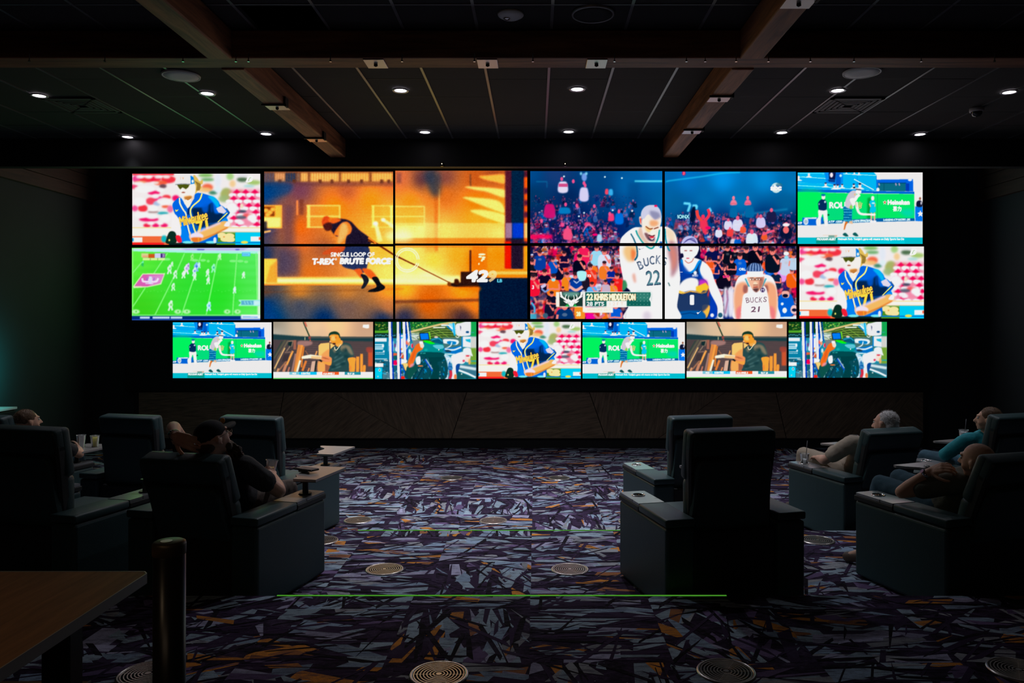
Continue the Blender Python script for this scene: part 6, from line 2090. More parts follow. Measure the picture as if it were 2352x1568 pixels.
A = art_baseball()
R = (304, 399, 598, 562)
BB = screen_mesh(A, (304, 399, 598, 565), 270, 152)
television(R, BB, 'screen showing a ball player in a navy jersey, top left corner of the screen wall')
television((1836, 566, 2122, 731), BB, 'screen showing a ball player in a navy jersey, right end of the middle row')
television((1099, 739, 1334, 869), BB, 'small screen of the ball player in a navy jersey, middle of the bottom row')
A = art_football()
R = (303, 569, 598, 735)
television(R, screen_mesh(A, R, 270, 152, 1.0), 'screen showing a green football field with white yard lines')
A = art_tug()
for R, w in (((607, 394, 903, 560), 'upper left quarter of the orange picture, bent man before a wall'), ((908, 392, 1211, 559), 'upper right quarter of the orange picture, bright streaks on a wall'),
             ((607, 566, 903, 732), 'lower left quarter of the orange picture, white words over legs'), ((908, 564, 1211, 732), 'lower right quarter of the orange picture, rope, ring and 429')):
    television(R, screen_mesh(A, R, 240, 134, 1.25, 1.16), 'screen: ' + w, 'four screens sharing one orange picture')
A = art_basketball()
for R, w in (((1218, 393, 1521, 558), 'upper left quarter of the basketball picture, a bowed head'), ((1527, 394, 1828, 559), 'upper right quarter of the basketball picture, round logo'),
             ((1218, 565, 1521, 732), 'lower left quarter of the basketball picture, with the green score caption'), ((1527, 565, 1829, 732), 'lower right quarter of the basketball picture, player in a white headband')):
    television(R, screen_mesh(A, R, 300, 166), 'screen: ' + w, 'four screens sharing one basketball picture')
A = art_tennis()
TN = screen_mesh(A, (1832, 396, 2119, 560), 270, 152)
television((1832, 396, 2119, 560), TN, 'screen showing tennis before green boards, top right corner of the screen wall')
television((397, 740, 624, 868), TN, 'small screen showing tennis, left end of the bottom row')
television((1338, 740, 1573, 869), TN, 'small screen showing tennis, right of the middle in the bottom row')
A = art_workshop()
WS = screen_mesh(A, (627, 739, 857, 872), 230, 130, 1.05)
television((628, 739, 857, 870), WS, 'small screen of a man among boards, second from left in the bottom row')
television((1577, 739, 1807, 868), WS, 'small screen of a man among boards, second from right in the bottom row')
A = art_camera()
CM = screen_mesh(A, (1810, 738, 2038, 868), 230, 130)
television((861, 739, 1094, 870), CM, 'small screen of a camera operator, third from the left in the bottom row')
television((1811, 739, 2037, 867), CM, 'small screen of a camera operator, right end of the bottom row')
del A
# ------------------------------------------------------------------ recliners
def rounded(bm, x0, x1, y0, y1, z0, z1, b, M=None, seg=3):
    return box(bm, x0, x1, y0, y1, z0, z1, b, seg, M)


TRAY = [(.335, .255), (.515, .265), (.512, .30), (.49, .765), (.12, .73), (.118, .70), (.165, .64), (.235, .585), (.262, .53), (.262, .46), (.268, .40), (.32, .33)]


def recliner(tilt, tray=True, lab=None):
    """faces +y; seat height .5, arms .62; the back leans `tilt` degrees"""
    t = empty('recliner', (0, 0, 0))
    bm = nb()
    rounded(bm, -.30, .30, -.36, .40, .015, .40, .02)
    rounded(bm, -.298, .298, -.40, -.34, .03, .52, .015)
    obj('base', bm, M_SHELL, t)
    bm = nb()
    rounded(bm, -.292, .292, -.22, .45, .40, .53, .045)
    obj('seat_cushion', bm, M_LEATHER, t, True)
    bm = nb()
    rounded(bm, -.29, .29, .405, .455, .08, .42, .02)
    obj('footrest', bm, M_LEATHER, t, True)
    for s in (-1, 1):
        bm = nb()
        a, b = (.30, .50) if s > 0 else (-.50, -.30)
        rounded(bm, a, b, -.43, .43, .015, .565, .022)
        ar = obj('armrest', bm, M_LEATHER, t)
        bm = nb()
        rounded(bm, a - .004, b + .004, -.436, .04, .570, .624, .014)
        obj('arm_pad', bm, M_LEATHER, ar, True)
        bm = nb()
        rounded(bm, a - .002, b + .002, .045, .436, .566, .602, .006, seg=2)
        obj('console_rim', bm, M_SHELL, ar)
        bm = nb()
        # plate with a round opening for the cup holder (left) or the tray post (right)
        cx = (a + b) / 2
        n = 28
        hole_r = .044
        o_ = []
        for k in range(n):
            an = 2 * math.pi * k / n
            dx, dy = math.cos(an), math.sin(an)
            tt = min((.096 / abs(dx)) if abs(dx) > 1e-6 else 9, (.13 / abs(dy)) if abs(dy) > 1e-6 else 9)
            o_.append((cx + dx * tt, .30 + dy * tt))
        ri, ro = [], []
        for zz in (.604, .622):
            ri.append([bm.verts.new((cx + hole_r * math.cos(2 * math.pi * k / n), .30 + hole_r * math.sin(2 * math.pi * k / n), zz)) for k in range(n)])
            ro.append([bm.verts.new((x, y, zz)) for x, y in o_])
        for k in range(n):
            j = (k + 1) % n
            bm.faces.new((ri[1][k], ri[1][j], ro[1][j], ro[1][k]))
            bm.faces.new((ri[0][k], ro[0][k], ro[0][j], ri[0][j]))
            bm.faces.new((ro[0][k], ro[1][k], ro[1][j], ro[0][j]))
            bm.faces.new((ri[0][k], ri[0][j], ri[1][j], ri[1][k]))
        box(bm, a + .004, b - .004, .05, .17, .604, .622)
        obj('console_plate', bm, M_CONSOLE, ar)
        if s < 0:
            bm = nb()
            lathe(bm, [(.050, .6225), (.048, .627), (.043, .627), (.040, .615), (.038, .605), (.0005, .604)], (cx, .30, 0), 28)
            obj('cup_holder', bm, M_CHROME, ar, True)
        else:
            bm = nb()
            cyl(bm, (cx + .01, .30, .620), .045, .012, 20)
            cyl(bm, (cx + .01, .30, .630), .022, .088, 16)
            cyl(bm, (cx + .01, .30, .712), .036, .008, 20)
            post = obj('tray_post', bm, M_PLASTIC, t, False)
    if tray:
        bm = nb()
        prism(bm, TRAY, .721, .739)
        tr = obj('tray_table', bm, M_TRAY, t)
        bm = nb()
        prism(bm, [(x * .985 + .005, y * .985 + .007) for x, y in TRAY], .716, .7215)
        obj('tray_underside', bm, M_PLASTIC, tr)
    # back, hinged low behind the seat
    H = Matrix.Translation((0, -.235, {20: .275, 19: .305, 24: .305}.get(tilt, .40))) @ Matrix.Rotation(math.radians(tilt), 4, 'X')
    bm = nb()
    L = .775
    prof = [(-.290, 0), (-.284, .18), (-.292, .34), (-.304, .50), (-.310, .62), (-.310, .66)]
    # outer shell: follows the outline of the back, slightly waisted above the arms
    pts = [(x, z) for x, z in prof] + [(-.304, L - .015), (-.29, L - .005), (.29, L - .005), (.304, L - .015)] + [(-x, z) for x, z in prof[::-1]]
    f = [bm.verts.new((x, -.035, z)) for x, z in pts]
    g = [bm.verts.new((x * .97, -.058, z * .985 + .003)) for x, z in pts]
    h = [bm.verts.new((x, .015, z)) for x, z in pts]
    n = len(pts)
    bm.faces.new(g)
    bm.faces.new(h[::-1])
    for p_, q_ in ((f, g), (h, f)):
        for k in range(n):
            bm.faces.new((p_[k], p_[(k + 1) % n], q_[(k + 1) % n], q_[k]))
    bmesh.ops.transform(bm, matrix=H, verts=bm.verts)
    bk = obj('backrest', bm, M_SHELL, t)
    bm = nb()
    rounded(bm, -.312, .312, -.012, .082, .44, L + .006, .030, H)
    rounded(bm, -.310, .310, -.062, .078, L - .17, L + .008, .032, H)
    obj('headrest', bm, M_LEATHER, bk, True)
    bm = nb()
    rounded(bm, -.290, .290, -.01, .105, -.33, .005, .04, H @ Matrix.Translation((0, .0, .45)) @ Matrix.Rotation(math.radians(-9), 4, 'X'))
    obj('lumbar_cushion', bm, M_LEATHER, bk, True)
    bm = nb()
    half = [(.318, .02), (.296, .14), (.282, .30), (.276, .46), (.274, .55), (.262, .585), (.235, .60)]
    q = half + [(-x, z) for x, z in half[::-1]]
    a = [bm.verts.new((x, -.050, z)) for x, z in q]
    b = [bm.verts.new((x * .985, -.084, z)) for x, z in q]
    c = [bm.verts.new((x * .94, -.092, z * .975 + .006)) for x, z in q]
    bm.faces.new(a[::-1])
    bm.faces.new(c)
    for p_, q_ in ((a, b), (b, c)):
        for k in range(len(q)):
            bm.faces.new((p_[k], p_[(k + 1) % len(q)], q_[(k + 1) % len(q)], q_[k]))
    bmesh.ops.transform(bm, matrix=H, verts=bm.verts)
    obj('rear_panel', bm, M_LEATHER, bk)
    return t


SEATS = {
    'r1': (1.216, 5.49, H2, 14, 8, 'empty black recliner right of the aisle on the middle tier, nearest the camera'),
    'r2': (1.475, 7.61, 0, 13, 8, 'empty black recliner on the lower floor just ahead of the nearer empty one'),
    'r3': (3.20, 7.717, 0, 17, 19, 'black recliner on the lower floor holding the white-haired person'),
    'r4': (2.979, 5.514, H2, 17, 24, 'big black recliner at the right edge holding the bald person'),
    'r5': (4.52, 7.88, 0, 18, 14, 'black recliner far right on the lower floor holding the person in teal'),
    'l1': (-2.16, 5.53, H2, -14.5, 20, 'black recliner left of the aisle holding the bearded person in a cap'),
    'l2': (-2.57, 7.60, 0, -14.5, 9, 'empty black recliner on the lower floor ahead of the person in a cap'),
    'l3': (-3.74, 7.68, 0, -14.5, 9, 'empty black recliner on the lower floor behind the raised elbow'),
    'l4': (-3.37, 5.60, H2, -14.5, 9, 'empty black recliner at the left edge on the middle tier'),
    'l5': (-5.15, 7.75, 0, -15, 12, 'black recliner far left on the lower floor holding the brown-haired person'),
}
protos = {}
SEAT = {}
for k, (x, y, z, rz, tilt, lab) in SEATS.items():
    key = (tilt, k != 'l4')
    if key in protos:
        o = copy_tree(protos[key])
    else:
        o = recliner(tilt, k != 'l4')
        protos[key] = o
    o.location = (x, y, z)
    o.rotation_euler = (0, 0, math.radians(rz))
    tag(o, lab, 'recliner', 'black leather recliners facing the screens')
    SEAT[k] = (Matrix.Translation((x, y, z)) @ Matrix.Rotation(math.radians(rz), 4, 'Z'), (x, y, z), math.radians(rz))


def in_seat(k, p):
    return SEAT[k][0] @ Vector(p)


# ------------------------------------------------------------------ cups, phone, paper
def glassy(name, color, rough=.1, alpha=.35):
    m = mat(name, color, rough)
    p = m.node_tree.nodes['Principled BSDF']
    p.inputs['Transmission Weight'].default_value = 1 - alpha
    p.inputs['IOR'].default_value = 1.15
    return m


M_CUP = glassy('clear_cup_plastic', (.95, .97, .98), .06, .10)
M_ICE = mat('ice', (.75, .78, .80), .25)
M_STRAW = mat('dark_straw', (.10, .11, .12), .4)


def cup(k, p, label, liquid=None, fill=.6, straw=False, h=.12, r0=.030, r1=.046, tiltz=0):
    w = in_seat(k, p)
    e = empty('plastic_cup', w, 0, label, 'cup')
    bm = nb()
    lathe(bm, [(.0005, 0), (r0, 0), (r1, h), (r1 + .003, h), (r1 + .003, h - .003), (r1 - .0008, h - .003), (r0 - .001, .004), (.0005, .004)], (0, 0, 0), 28)
    obj('cup_wall', bm, M_CUP, e, True)
    if liquid is not None:
        bm = nb()
        a, b = r0 - .0016, r0 + (r1 - r0) * fill - .0016
        lathe(bm, [(.0005, .005), (a, .005), (b, h * fill), (.0005, h * fill)], (0, 0, 0), 24)
        obj('drink', bm, liquid, e, True)
    if straw:
        bm = nb()
        rr_ = bmesh.ops.create_cone(bm, cap_ends=True, segments=8, radius1=.0035, radius2=.0035, depth=.24)
        bmesh.ops.transform(bm, matrix=Matrix.Translation((.018, 0, .128)) @ Matrix.Rotation(math.radians(5), 4, 'Y'), verts=bm.verts)
        obj('straw', bm, M_STRAW, e, True)
    return e


ZT_ = .7395
cup('r3', (-.395, .30, .603), 'clear cup of ice with a dark straw in the cup holder beside the white-haired person', M_ICE, .5, True)
cup('r3', (.30, .42, ZT_), 'bluish clear cup on the tray in front of the white-haired person', mat('pale_blue_drink', (.20, .30, .42), .15), .55)
cup('r5', (.36, .55, ZT_ + .006), 'white cup of ice with a straw on a napkin beside the person in teal', M_ICE, .8, True, .13, .032, .050)
e = tag(obj('paper_napkin', (lambda b: (prism(b, [(-.075, -.06), (.07, -.075), (.085, .05), (-.05, .07)], 0, .004), b)[1])(nb()), M_WHITE), 'square white paper napkin under the cup beside the person in teal', 'napkin')
e.location = in_seat('r5', (.36, .55, ZT_ + .001))
cup('l5', (.262, .50, ZT_), 'empty clear cup at the left, on the tray of the brown-haired person', None, 0, False, .13)
cup('l5', (.38, .56, ZT_), 'clear cup of yellow drink at the left, on the tray of the brown-haired person', mat('yellow_drink', (.80, .72, .06), .2), .8, False, .12)
# phone on the tray left of the aisle
w = in_seat('l1', (.30, .50, ZT_ + .001))
e = empty('smartphone', w, math.radians(-30), 'dark smartphone lying on a small stand on the tray left of the aisle', 'phone')
bm = nb()
box(bm, -.09, .09, -.042, .042, .016, .030, .004, 2)
box(bm, -.06, .0, -.03, .03, .0, .016, .003, 1)
obj('case', bm, M_PLASTIC, e)
bm = nb()
box(bm, -.084, .084, -.037, .037, .0302, .0312)
obj('phone_screen', bm, mat('phone_glass', (.05, .045, .04), .1, spec=.8), e)
# crumpled paper on the right tray
bm = nb()
rr = bmesh.ops.create_icosphere(bm, subdivisions=3, radius=.022)
for v in bm.verts:
    v.co *= 1 + .55 * noise.noise(v.co * 90)
    v.co.z *= .5
e = tag(obj('crumpled_paper', bm, M_WHITE), 'small crumpled white paper on the dark tray in front of the bald person', 'paper')
e.location = in_seat('r4', (.28, .55, ZT_ + .012))

# ------------------------------------------------------------------ wooden table, black post, wall cabinet
tb = empty('bar_table', (-1.88, 2.11, H1 + .012), 0, 'brown wooden table with a grey edge at the lower left', 'table')
bm = nb()
q = [(-1.0, -1.6), (.40, -1.6), (.40, .845), (.382, .865), (-1.0, .865)]
prism(bm, q, .715, .75)
obj('tabletop', bm, M_TABLE, tb)
bm = nb()
qq = [(.401, -1.6), (.401, .846), (.383, .868), (-1.0, .868)]
for a, b in zip(qq, qq[1:]):
    d = Vector((b[0] - a[0], b[1] - a[1])).normalized() * .0
    nrm = Vector((b[1] - a[1], -(b[0] - a[0]))).normalized() * .004
    prism(bm, [a, b, (b[0] + nrm.x, b[1] + nrm.y), (a[0] + nrm.x, a[1] + nrm.y)], .713, .751)
obj('edge_band', bm, mat('grey_edge_band', (.42, .40, .38), .35), tb)
for lx in (.22, -.8):
    for ly in (.62, -1.2):
        bm = nb()
        box(bm, lx - .05, lx + .05, ly - .04, ly + .04, -.012, .713, .004, 1)
        obj('leg', bm, M_PLASTIC, tb)
bm = nb()
box(bm, -.95, .27, -1.5, .70, .38, .41, .003, 1)
obj('lower_shelf', bm, M_TABLE, tb)
bm = nb()
box(bm, .271, .276, -1.5, .70, .378, .412)
obj('shelf_edge_band', bm, mat('grey_edge_band_shelf', (.36, .34, .33), .4), tb)

pst = empty('railing_post', (-1.035, 2.2, H1), 0, 'round black post standing at the lower left in front of the recliner', 'post')
bm = nb()
cyl(bm, (0, 0, 0), .043, 1.07, 32)
obj('tube', bm, mat('black_post_metal', (.02, .02, .021), .3, .3), pst, True)
bm = nb()
lathe(bm, [(.043, 1.062), (.0445, 1.064), (.0450, 1.090), (.0430, 1.097), (.0375, 1.1), (.0005, 1.1)], (0, 0, 0), 36)
obj('cap', bm, mat('dark_bronze_cap', (.10, .075, .05), .45, .5), pst, True)
bm = nb()
cyl(bm, (-.006, -.004, 1.0995), .016, .0015, 20)
obj('cap_sticker', bm, mat('silver_sticker', (.7, .65, .6), .35, .3), pst)
bm = nb()
cyl(bm, (0, 0, 0), .075, .012, 32, bev=.004)
obj('floor_flange', bm, M_PLASTIC, pst)

cb = empty('side_cabinet', (-7.09, 9.9, 0), 0, 'low cabinet with a pale top against the left wall in the teal light', 'cabinet')
bm = nb()
box(bm, -.155, .08, -.62, .58, .0, .88, .008, 1)
obj('body', bm, M_BLACK, cb)
bm = nb()
box(bm, -.158, .10, -.64, .60, .88, .91, .004, 1)
obj('worktop', bm, M_SPK, cb)
bm = nb()
for yy in (-.605, -.01):
    box(bm, .081, .095, yy, yy + .575, .08, .86, .003, 1)
obj('door', bm, M_PLASTIC, cb)
# ------------------------------------------------------------------ people
def seg(bm, a, b, ra, rb, n=12):
    """tapered capsule between a and b"""
    a, b = Vector(a), Vector(b)
    bmesh.ops.create_icosphere(bm, subdivisions=2, radius=ra, matrix=Matrix.Translation(a))
    bmesh.ops.create_icosphere(bm, subdivisions=2, radius=rb, matrix=Matrix.Translation(b))
    d = b - a
    if d.length > 1e-5:
        M = Matrix.Translation((a + b) / 2) @ d.to_track_quat('Z', 'Y').to_matrix().to_4x4()
        bmesh.ops.create_cone(bm, cap_ends=True, segments=n, radius1=ra, radius2=rb, depth=d.length, matrix=M)


def chain(bm, pts, rad):
    for a, b, ra, rb in zip(pts, pts[1:], rad, rad[1:]):
        seg(bm, a, b, ra, rb)


def ell(bm, c, r, M=None):
    S = Matrix.Diagonal((*r, 1))
    T = Matrix.Translation(c) @ (M.to_4x4() if M is not None else Matrix.Identity(4)) @ S
    bmesh.ops.create_icosphere(bm, subdivisions=3, radius=1, matrix=T)


def melt(name, bm, m, parent, voxel=.009, smooth=4, rough=0, rs=20, world=None):
    """fuse the overlapping shapes of bm into one continuous skin"""
    me = bpy.data.meshes.new(name + '_src')
    bm.to_mesh(me)
    bm.free()
    o = bpy.data.objects.new(name + '_src', me)
    col.objects.link(o)
    md = o.modifiers.new('r', 'REMESH')
    md.mode = 'VOXEL'
    md.voxel_size = voxel
    md.use_smooth_shade = True
    ms = o.modifiers.new('s', 'SMOOTH')
    ms.iterations = smooth
    ms.factor = .5
    dg = bpy.context.evaluated_depsgraph_get()
    out = bpy.data.meshes.new_from_object(o.evaluated_get(dg))
    bpy.data.objects.remove(o)
    bpy.data.meshes.remove(me)
    out.name = name
    if rough:
        nrm = [v.normal.copy() for v in out.vertices]
        for v, n in zip(out.vertices, nrm):
            k = noise.noise(v.co * rs) + .5 * noise.noise(v.co * rs * 2.3)
            v.co += n * (k * rough)
    for p in out.polygons:
        p.use_smooth = True
    out.materials.clear()
    out.materials.append(m)
    r = bpy.data.objects.new(name, out)
    col.objects.link(r)
    r.parent = parent
    return r


def hand(bm, wrist, fwd, up, s=1.0, side=1, curl=.5, spread=.10):
    """five fingers on a palm; fwd = from wrist to knuckles, up = back of the hand, side = +1 thumb to the hand's right"""
    f = Vector(fwd).normalized()
    u = Vector(up)
    u = (u - f * u.dot(f)).normalized()
    r = f.cross(u) * side
    w = Vector(wrist)
    P = lambda a, b, c: w + (f * a + r * b + u * c) * s
    for k in range(4):
        b = (.030, .010, -.010, -.028)[k]
        seg(bm, P(.010, b * .6, 0), P(.078, b, .004 if k in (1, 2) else 0), .014 * s, .0125 * s)
    ell(bm, P(.045, 0, 0), (.03 * s, .03 * s, .016 * s), Matrix((r, f, u)).transposed())
    for k in range(4):
        b = (.031, .0105, -.0105, -.030)[k]
        L = (.040, .046, .042, .033)[k]
        o = P(.080, b, .002)
        an = 0
        rr = (.0092, .0095, .0090, .0082)[k] * s
        d0 = (f + r * (b * spread / .03)).normalized()
        for q, l in enumerate((L, L * .62, L * .5)):
            an += curl * (.8, 1.1, .7)[q]
            d = d0 * math.cos(an) - u * math.sin(an)
            n = o + d * l * s
            seg(bm, o, n, rr, rr * .92, 8)
            rr *= .92
            o = n
    o = P(.020, .030, -.006)
    for q, l in enumerate((.040, .032, .026)):
        d = (f * (.55 + .12 * q) + r * (.75 - .35 * q) - u * (.25 + .25 * q * curl)).normalized()
        n = o + d * l * s
        seg(bm, o, n, (.014, .0115, .010)[q] * s, (.0115, .010, .0085)[q] * s, 8)
        o = n


def head(bm, c, R, s=1.0, fat=1.0):
    """skull, jaw, nose, lips, brows and ears around c; face towards R @ +y"""
    P = lambda x, y, z: Vector(c) + R @ (Vector((x, y, z)) * s)
    E = lambda x, y, z, a, b, d: ell(bm, P(x, y, z), (a * s * (fat if abs(x) < .01 else 1), b * s, d * s), R)
    E(0, -.012, .028, .076, .098, .090)
    E(0, .020, -.005, .066, .078, .080)
    E(0, .040, -.065, .050, .050, .045)
    E(0, .070, -.088, .026, .022, .018)
    E(-.036, .055, -.030, .026, .030, .028)
    E(.036, .055, -.030, .026, .030, .028)
    seg(bm, P(0, .092, .025), P(0, .118, -.018), .009 * s, .013 * s, 8)
    E(-.012, .104, -.022, .009, .010, .008)
    E(.012, .104, -.022, .009, .010, .008)
    for x in (-.03, .03):
        seg(bm, P(x * .4, .094, .042), P(x * 1.5, .080, .042), .009 * s, .007 * s, 8)
    E(0, .094, -.052, .022, .010, .006)
    E(0, .092, -.062, .019, .010, .0065)
    for sx in (-1, 1):
        ell(bm, P(sx * .080, -.006, .002), (.007 * s, .020 * s, .031 * s), R)
        ell(bm, P(sx * .088, -.014, .012), (.007 * s, .016 * s, .020 * s), R)
        ell(bm, P(sx * .082, .002, -.024), (.006 * s, .010 * s, .010 * s), R)


def eyes(par, c, R, s=1.0):
    bm = nb()
    for x in (-.031, .031):
        bmesh.ops.create_icosphere(bm, subdivisions=2, radius=.0125 * s, matrix=Matrix.Translation(Vector(c) + R @ (Vector((x, .080, .020)) * s)))
    obj('eyes', bm, M_EYE, par, True)


M_EYE = mat('eye_white', (.7, .7, .68), .15)


def seated(key, lab, cfg):
    """a seated person given in the recliner's own frame"""
    _, loc, rz = SEAT[key]
    root = empty('person', loc, rz, lab, 'person')
    g = cfg.get
    pel, chest, neck = Vector(g('pelvis')), Vector(g('chest')), Vector(g('neck'))
    hc = Vector(g('head'))
    R = Euler([math.radians(a) for a in g('look')], 'XYZ').to_matrix()
    s = g('size', 1.0)
    bulk = g('bulk', 1.0)
    v = g('voxel', .009)
    arms = g('arms')
    legs = g('legs')
    skin = g('skin', M_SKIN)
    bm = nb()
    # trunk
    ax = (neck - pel).normalized()
    T = ax.to_track_quat('Z', 'Y').to_matrix()
    ell(bm, pel, (.155 * bulk, .115 * bulk, .12), T)
    ell(bm, (pel + chest) / 2, (.145 * bulk, .11 * bulk, .17), T)
    ell(bm, chest, (.165 * bulk, .115 * bulk, .17), T)
    seg(bm, neck - ax * .05, hc + R @ Vector((0, -.02, -.06)), .062, .056)
    head(bm, hc, R, s, g('fat', 1.0))
    for a in arms:
        sh, el, wr = Vector(a['sh']), Vector(a['el']), Vector(a['wr'])
        seg(bm, neck - ax * .07, sh, .055, .058 * bulk)
        m1 = sh.lerp(el, .45)
        chain(bm, [sh, m1, el], [.056 * bulk, .050 * bulk, .040 * bulk])
        m2 = el.lerp(wr, .3)
        chain(bm, [el, m2, wr], [.041 * bulk, .042 * bulk, .027])
        hand(bm, wr, a['fwd'], a['up'], a.get('hs', 1.0), a.get('side', 1), a.get('curl', .5))
    for hip, kn, an, toe in legs:
        chain(bm, [hip, kn], [.085, .055])
        chain(bm, [kn, Vector(kn).lerp(Vector(an), .35), an], [.052, .055, .034])
        chain(bm, [an, toe], [.036, .030])
    body = melt('body', bm, skin, root, v, 3)
    eyes(root, hc, R, s)
    # shirt
    bm = nb()
    gsh = .014
    ell(bm, pel + ax * .03, (.158 * bulk + gsh, .118 * bulk + gsh, .12), T)
    ell(bm, (pel + chest) / 2, (.150 * bulk + gsh, .115 * bulk + gsh, .19), T)
    ell(bm, chest, (.168 * bulk + gsh, .118 * bulk + gsh, .17), T)
    seg(bm, neck - ax * .10, neck - ax * .03, .085, .066)
    for a in arms:
        sh, el = Vector(a['sh']), Vector(a['el'])
        seg(bm, neck - ax * .07, sh, .064, .070 * bulk)
        f = a.get('sleeve', .75)
        if f <= 1:
            chain(bm, [sh, sh.lerp(el, f * .5), sh.lerp(el, f)], [.072 * bulk, .069 * bulk, .066 * bulk])
        else:
            w_ = Vector(a['wr'])
            chain(bm, [sh, el, el.lerp(w_, f - 1)], [.070 * bulk, .060 * bulk, .045 * bulk])
    melt('shirt', bm, g('shirt'), root, .011, 3, .005, 14)
    # trousers
    bm = nb()
    ell(bm, pel - ax * .05, (.152 * bulk, .118 * bulk, .10), T)
    for hip, kn, an, toe in legs:
        k_, a_ = Vector(kn), Vector(an)
        chain(bm, [hip, k_], [.100 * bulk, .072])
        lo = g('leglen', .93)
        chain(bm, [k_, k_.lerp(a_, lo * .5), k_.lerp(a_, lo)], [.072, .068, .056])
    melt('trousers', bm, g('trousers'), root, .012, 3, .005, 13)
    for hip, kn, an, toe in legs:
        bm = nb()
        a_, t_ = Vector(an), Vector(toe)
        seg(bm, a_ + Vector((0, -.03, -.035)), t_ + Vector((0, .02, -.01)), .045, .040)
        seg(bm, a_ + Vector((0, -.03, -.02)), a_ + Vector((0, 0, .02)), .045, .046)
        melt('shoe', bm, g('shoe', M_SHOE), root, .010, 3)
    return root, R, hc


M_SHOE = mat('dark_shoe', (.07, .055, .05), .6)
M_JEANS = mat('blue_jeans', (.05, .12, .17), .9, bump=.5, bscale=200, var=.25, vscale=9)
M_BEIGE = mat('beige_shirt', (.50, .42, .33), .9, bump=.4, bscale=120, var=.1)
M_KHAKI = mat('beige_trousers', (.46, .38, .29), .9, bump=.4, bscale=120, var=.15)
M_OLIVE = mat('olive_shirt', (.16, .17, .14), .9, bump=.4, bscale=120, var=.15)
M_TEAL = mat('teal_shirt', (.01, .33, .40), .75, bump=.4, bscale=60, var=.25)
M_CHAR = mat('charcoal_tshirt', (.035, .035, .038), .85, bump=.4, bscale=120, var=.2)
M_BROWNP = mat('brown_trousers', (.16, .12, .10), .9, bump=.4, bscale=120)
M_HAIRB = mat('brown_hair', (.15, .08, .04), .6, bump=.8, bscale=140, var=.3)
M_HAIRD = mat('dark_brown_hair', (.085, .050, .032), .65, bump=.8, bscale=140, var=.4, vscale=30)
M_HAIRW = mat('white_hair', (.72, .70, .70), .7, bump=.8, bscale=140, var=.15)
M_CAP = mat('black_cap_cloth', (.014, .014, .015), .8, bump=.3, bscale=200)


def strands(bm, c, R, n, rad, length, lo=-.2, seed=1, thick=.004, drop=.4):
    """tufts of hair standing off the head ellipsoid"""
    r = random.Random(seed)
    for _ in range(n):
        d = Vector((r.gauss(0, 1), r.gauss(0, 1), r.gauss(0, 1))).normalized()
        if d.z < lo or (d.y > .35 and d.z < .55):
            continue
        p = Vector((d.x * rad[0], d.y * rad[1], d.z * rad[2]))
        q = p + (d + Vector((r.uniform(-.4, .4), -.3, -drop * r.random()))).normalized() * length * r.uniform(.6, 1.2)
        seg(bm, Vector(c) + R @ p, Vector(c) + R @ q, thick * 1.4, thick * .6, 6)


# -- bearded person in a cap, hand behind the head, drink in the other hand
HD = (.095, -.325, 1.105)
root, R, hc = seated('l1', 'bearded person in a dark cap, one hand behind the head, holding a cup', dict(
    pelvis=(0, .0, .62), chest=(.0, -.15, .81), neck=(.05, -.25, .965), head=HD, look=(18, 0, -24), size=1.05, bulk=1.16, voxel=.0065, fat=1.08, skin=M_SKIN2,
    arms=[dict(sh=(-.17, -.20, .92), el=(-.285, -.24, 1.155), wr=(-.080, -.475, 1.14), fwd=(.95, -.02, -.30), up=(.05, -1, .25), side=1, curl=.50, hs=1.22, sleeve=.42),
          dict(sh=(.205, -.16, .90), el=(.345, .06, .69), wr=(.155, .27, .755), fwd=(-.55, .75, .25), up=(.5, .4, .75), side=-1, curl=.75, hs=1.05, sleeve=.62)],
    legs=[((-.10, .06, .60), (-.15, .50, .61), (-.15, .62, .13), (-.15, .78, .06)), ((.10, .06, .60), (.14, .50, .61), (.15, .62, .13), (.15, .78, .06))],
    shirt=M_CHAR, trousers=M_BROWNP))
cp = lambda x, y, z: Vector(hc) + R @ (Vector((x, y, z)) * 1.05)
bm = nb()
ell(bm, cp(0, -.012, .045), (.088, .108, .088), R)
bmesh.ops.bisect_plane(bm, geom=bm.verts[:] + bm.edges[:] + bm.faces[:], plane_co=cp(0, 0, .018), plane_no=R @ Vector((0, -.38, 1)), clear_inner=True)
bmesh.ops.holes_fill(bm, edges=[e for e in bm.edges if e.is_boundary])
cap = obj('cap', bm, M_CAP, root, True)
bm = nb()
pts = []
for k in range(13):
    a = math.pi * k / 12
    pts.append((.074 * math.cos(a), .080 + .088 * math.sin(a)))
prism(bm, pts, 0, .006)
for vtx in bm.verts:
    vtx.co.z += .045 - 2.2 * vtx.co.x ** 2
    vtx.co = cp(*vtx.co)
obj('cap_brim', bm, M_CAP, cap, True)
bm = nb()
ell(bm, cp(0, .094, .085), (.030, .006, .020), R @ Euler((math.radians(-28), 0, 0)).to_matrix())
obj('cap_patch', bm, mat('orange_patch', (.95, .50, .12), .5), cap, True)
bm = nb()
for q, r_ in (((0, .085, -.085), .040), ((.035, .06, -.07), .034), ((-.035, .06, -.07), .034), ((0, .11, -.13), .040), ((0, .13, -.175), .036), ((0, .14, -.21), .026)):
    ell(bm, cp(*q), (r_, r_ * .9, r_), R)
rb = random.Random(5)
for _ in range(70):
    a = cp(rb.uniform(-.045, .045), rb.uniform(.06, .13), rb.uniform(-.16, -.07))
    seg(bm, a, a + R @ Vector((rb.uniform(-.02, .02), rb.uniform(.0, .03), -rb.uniform(.03, .085))), .006, .003, 6)
melt('beard', bm, M_HAIRD, root, .006, 2, .004, 60)
bm = nb()
ell(bm, cp(0, -.06, -.02), (.074, .060, .055), R)
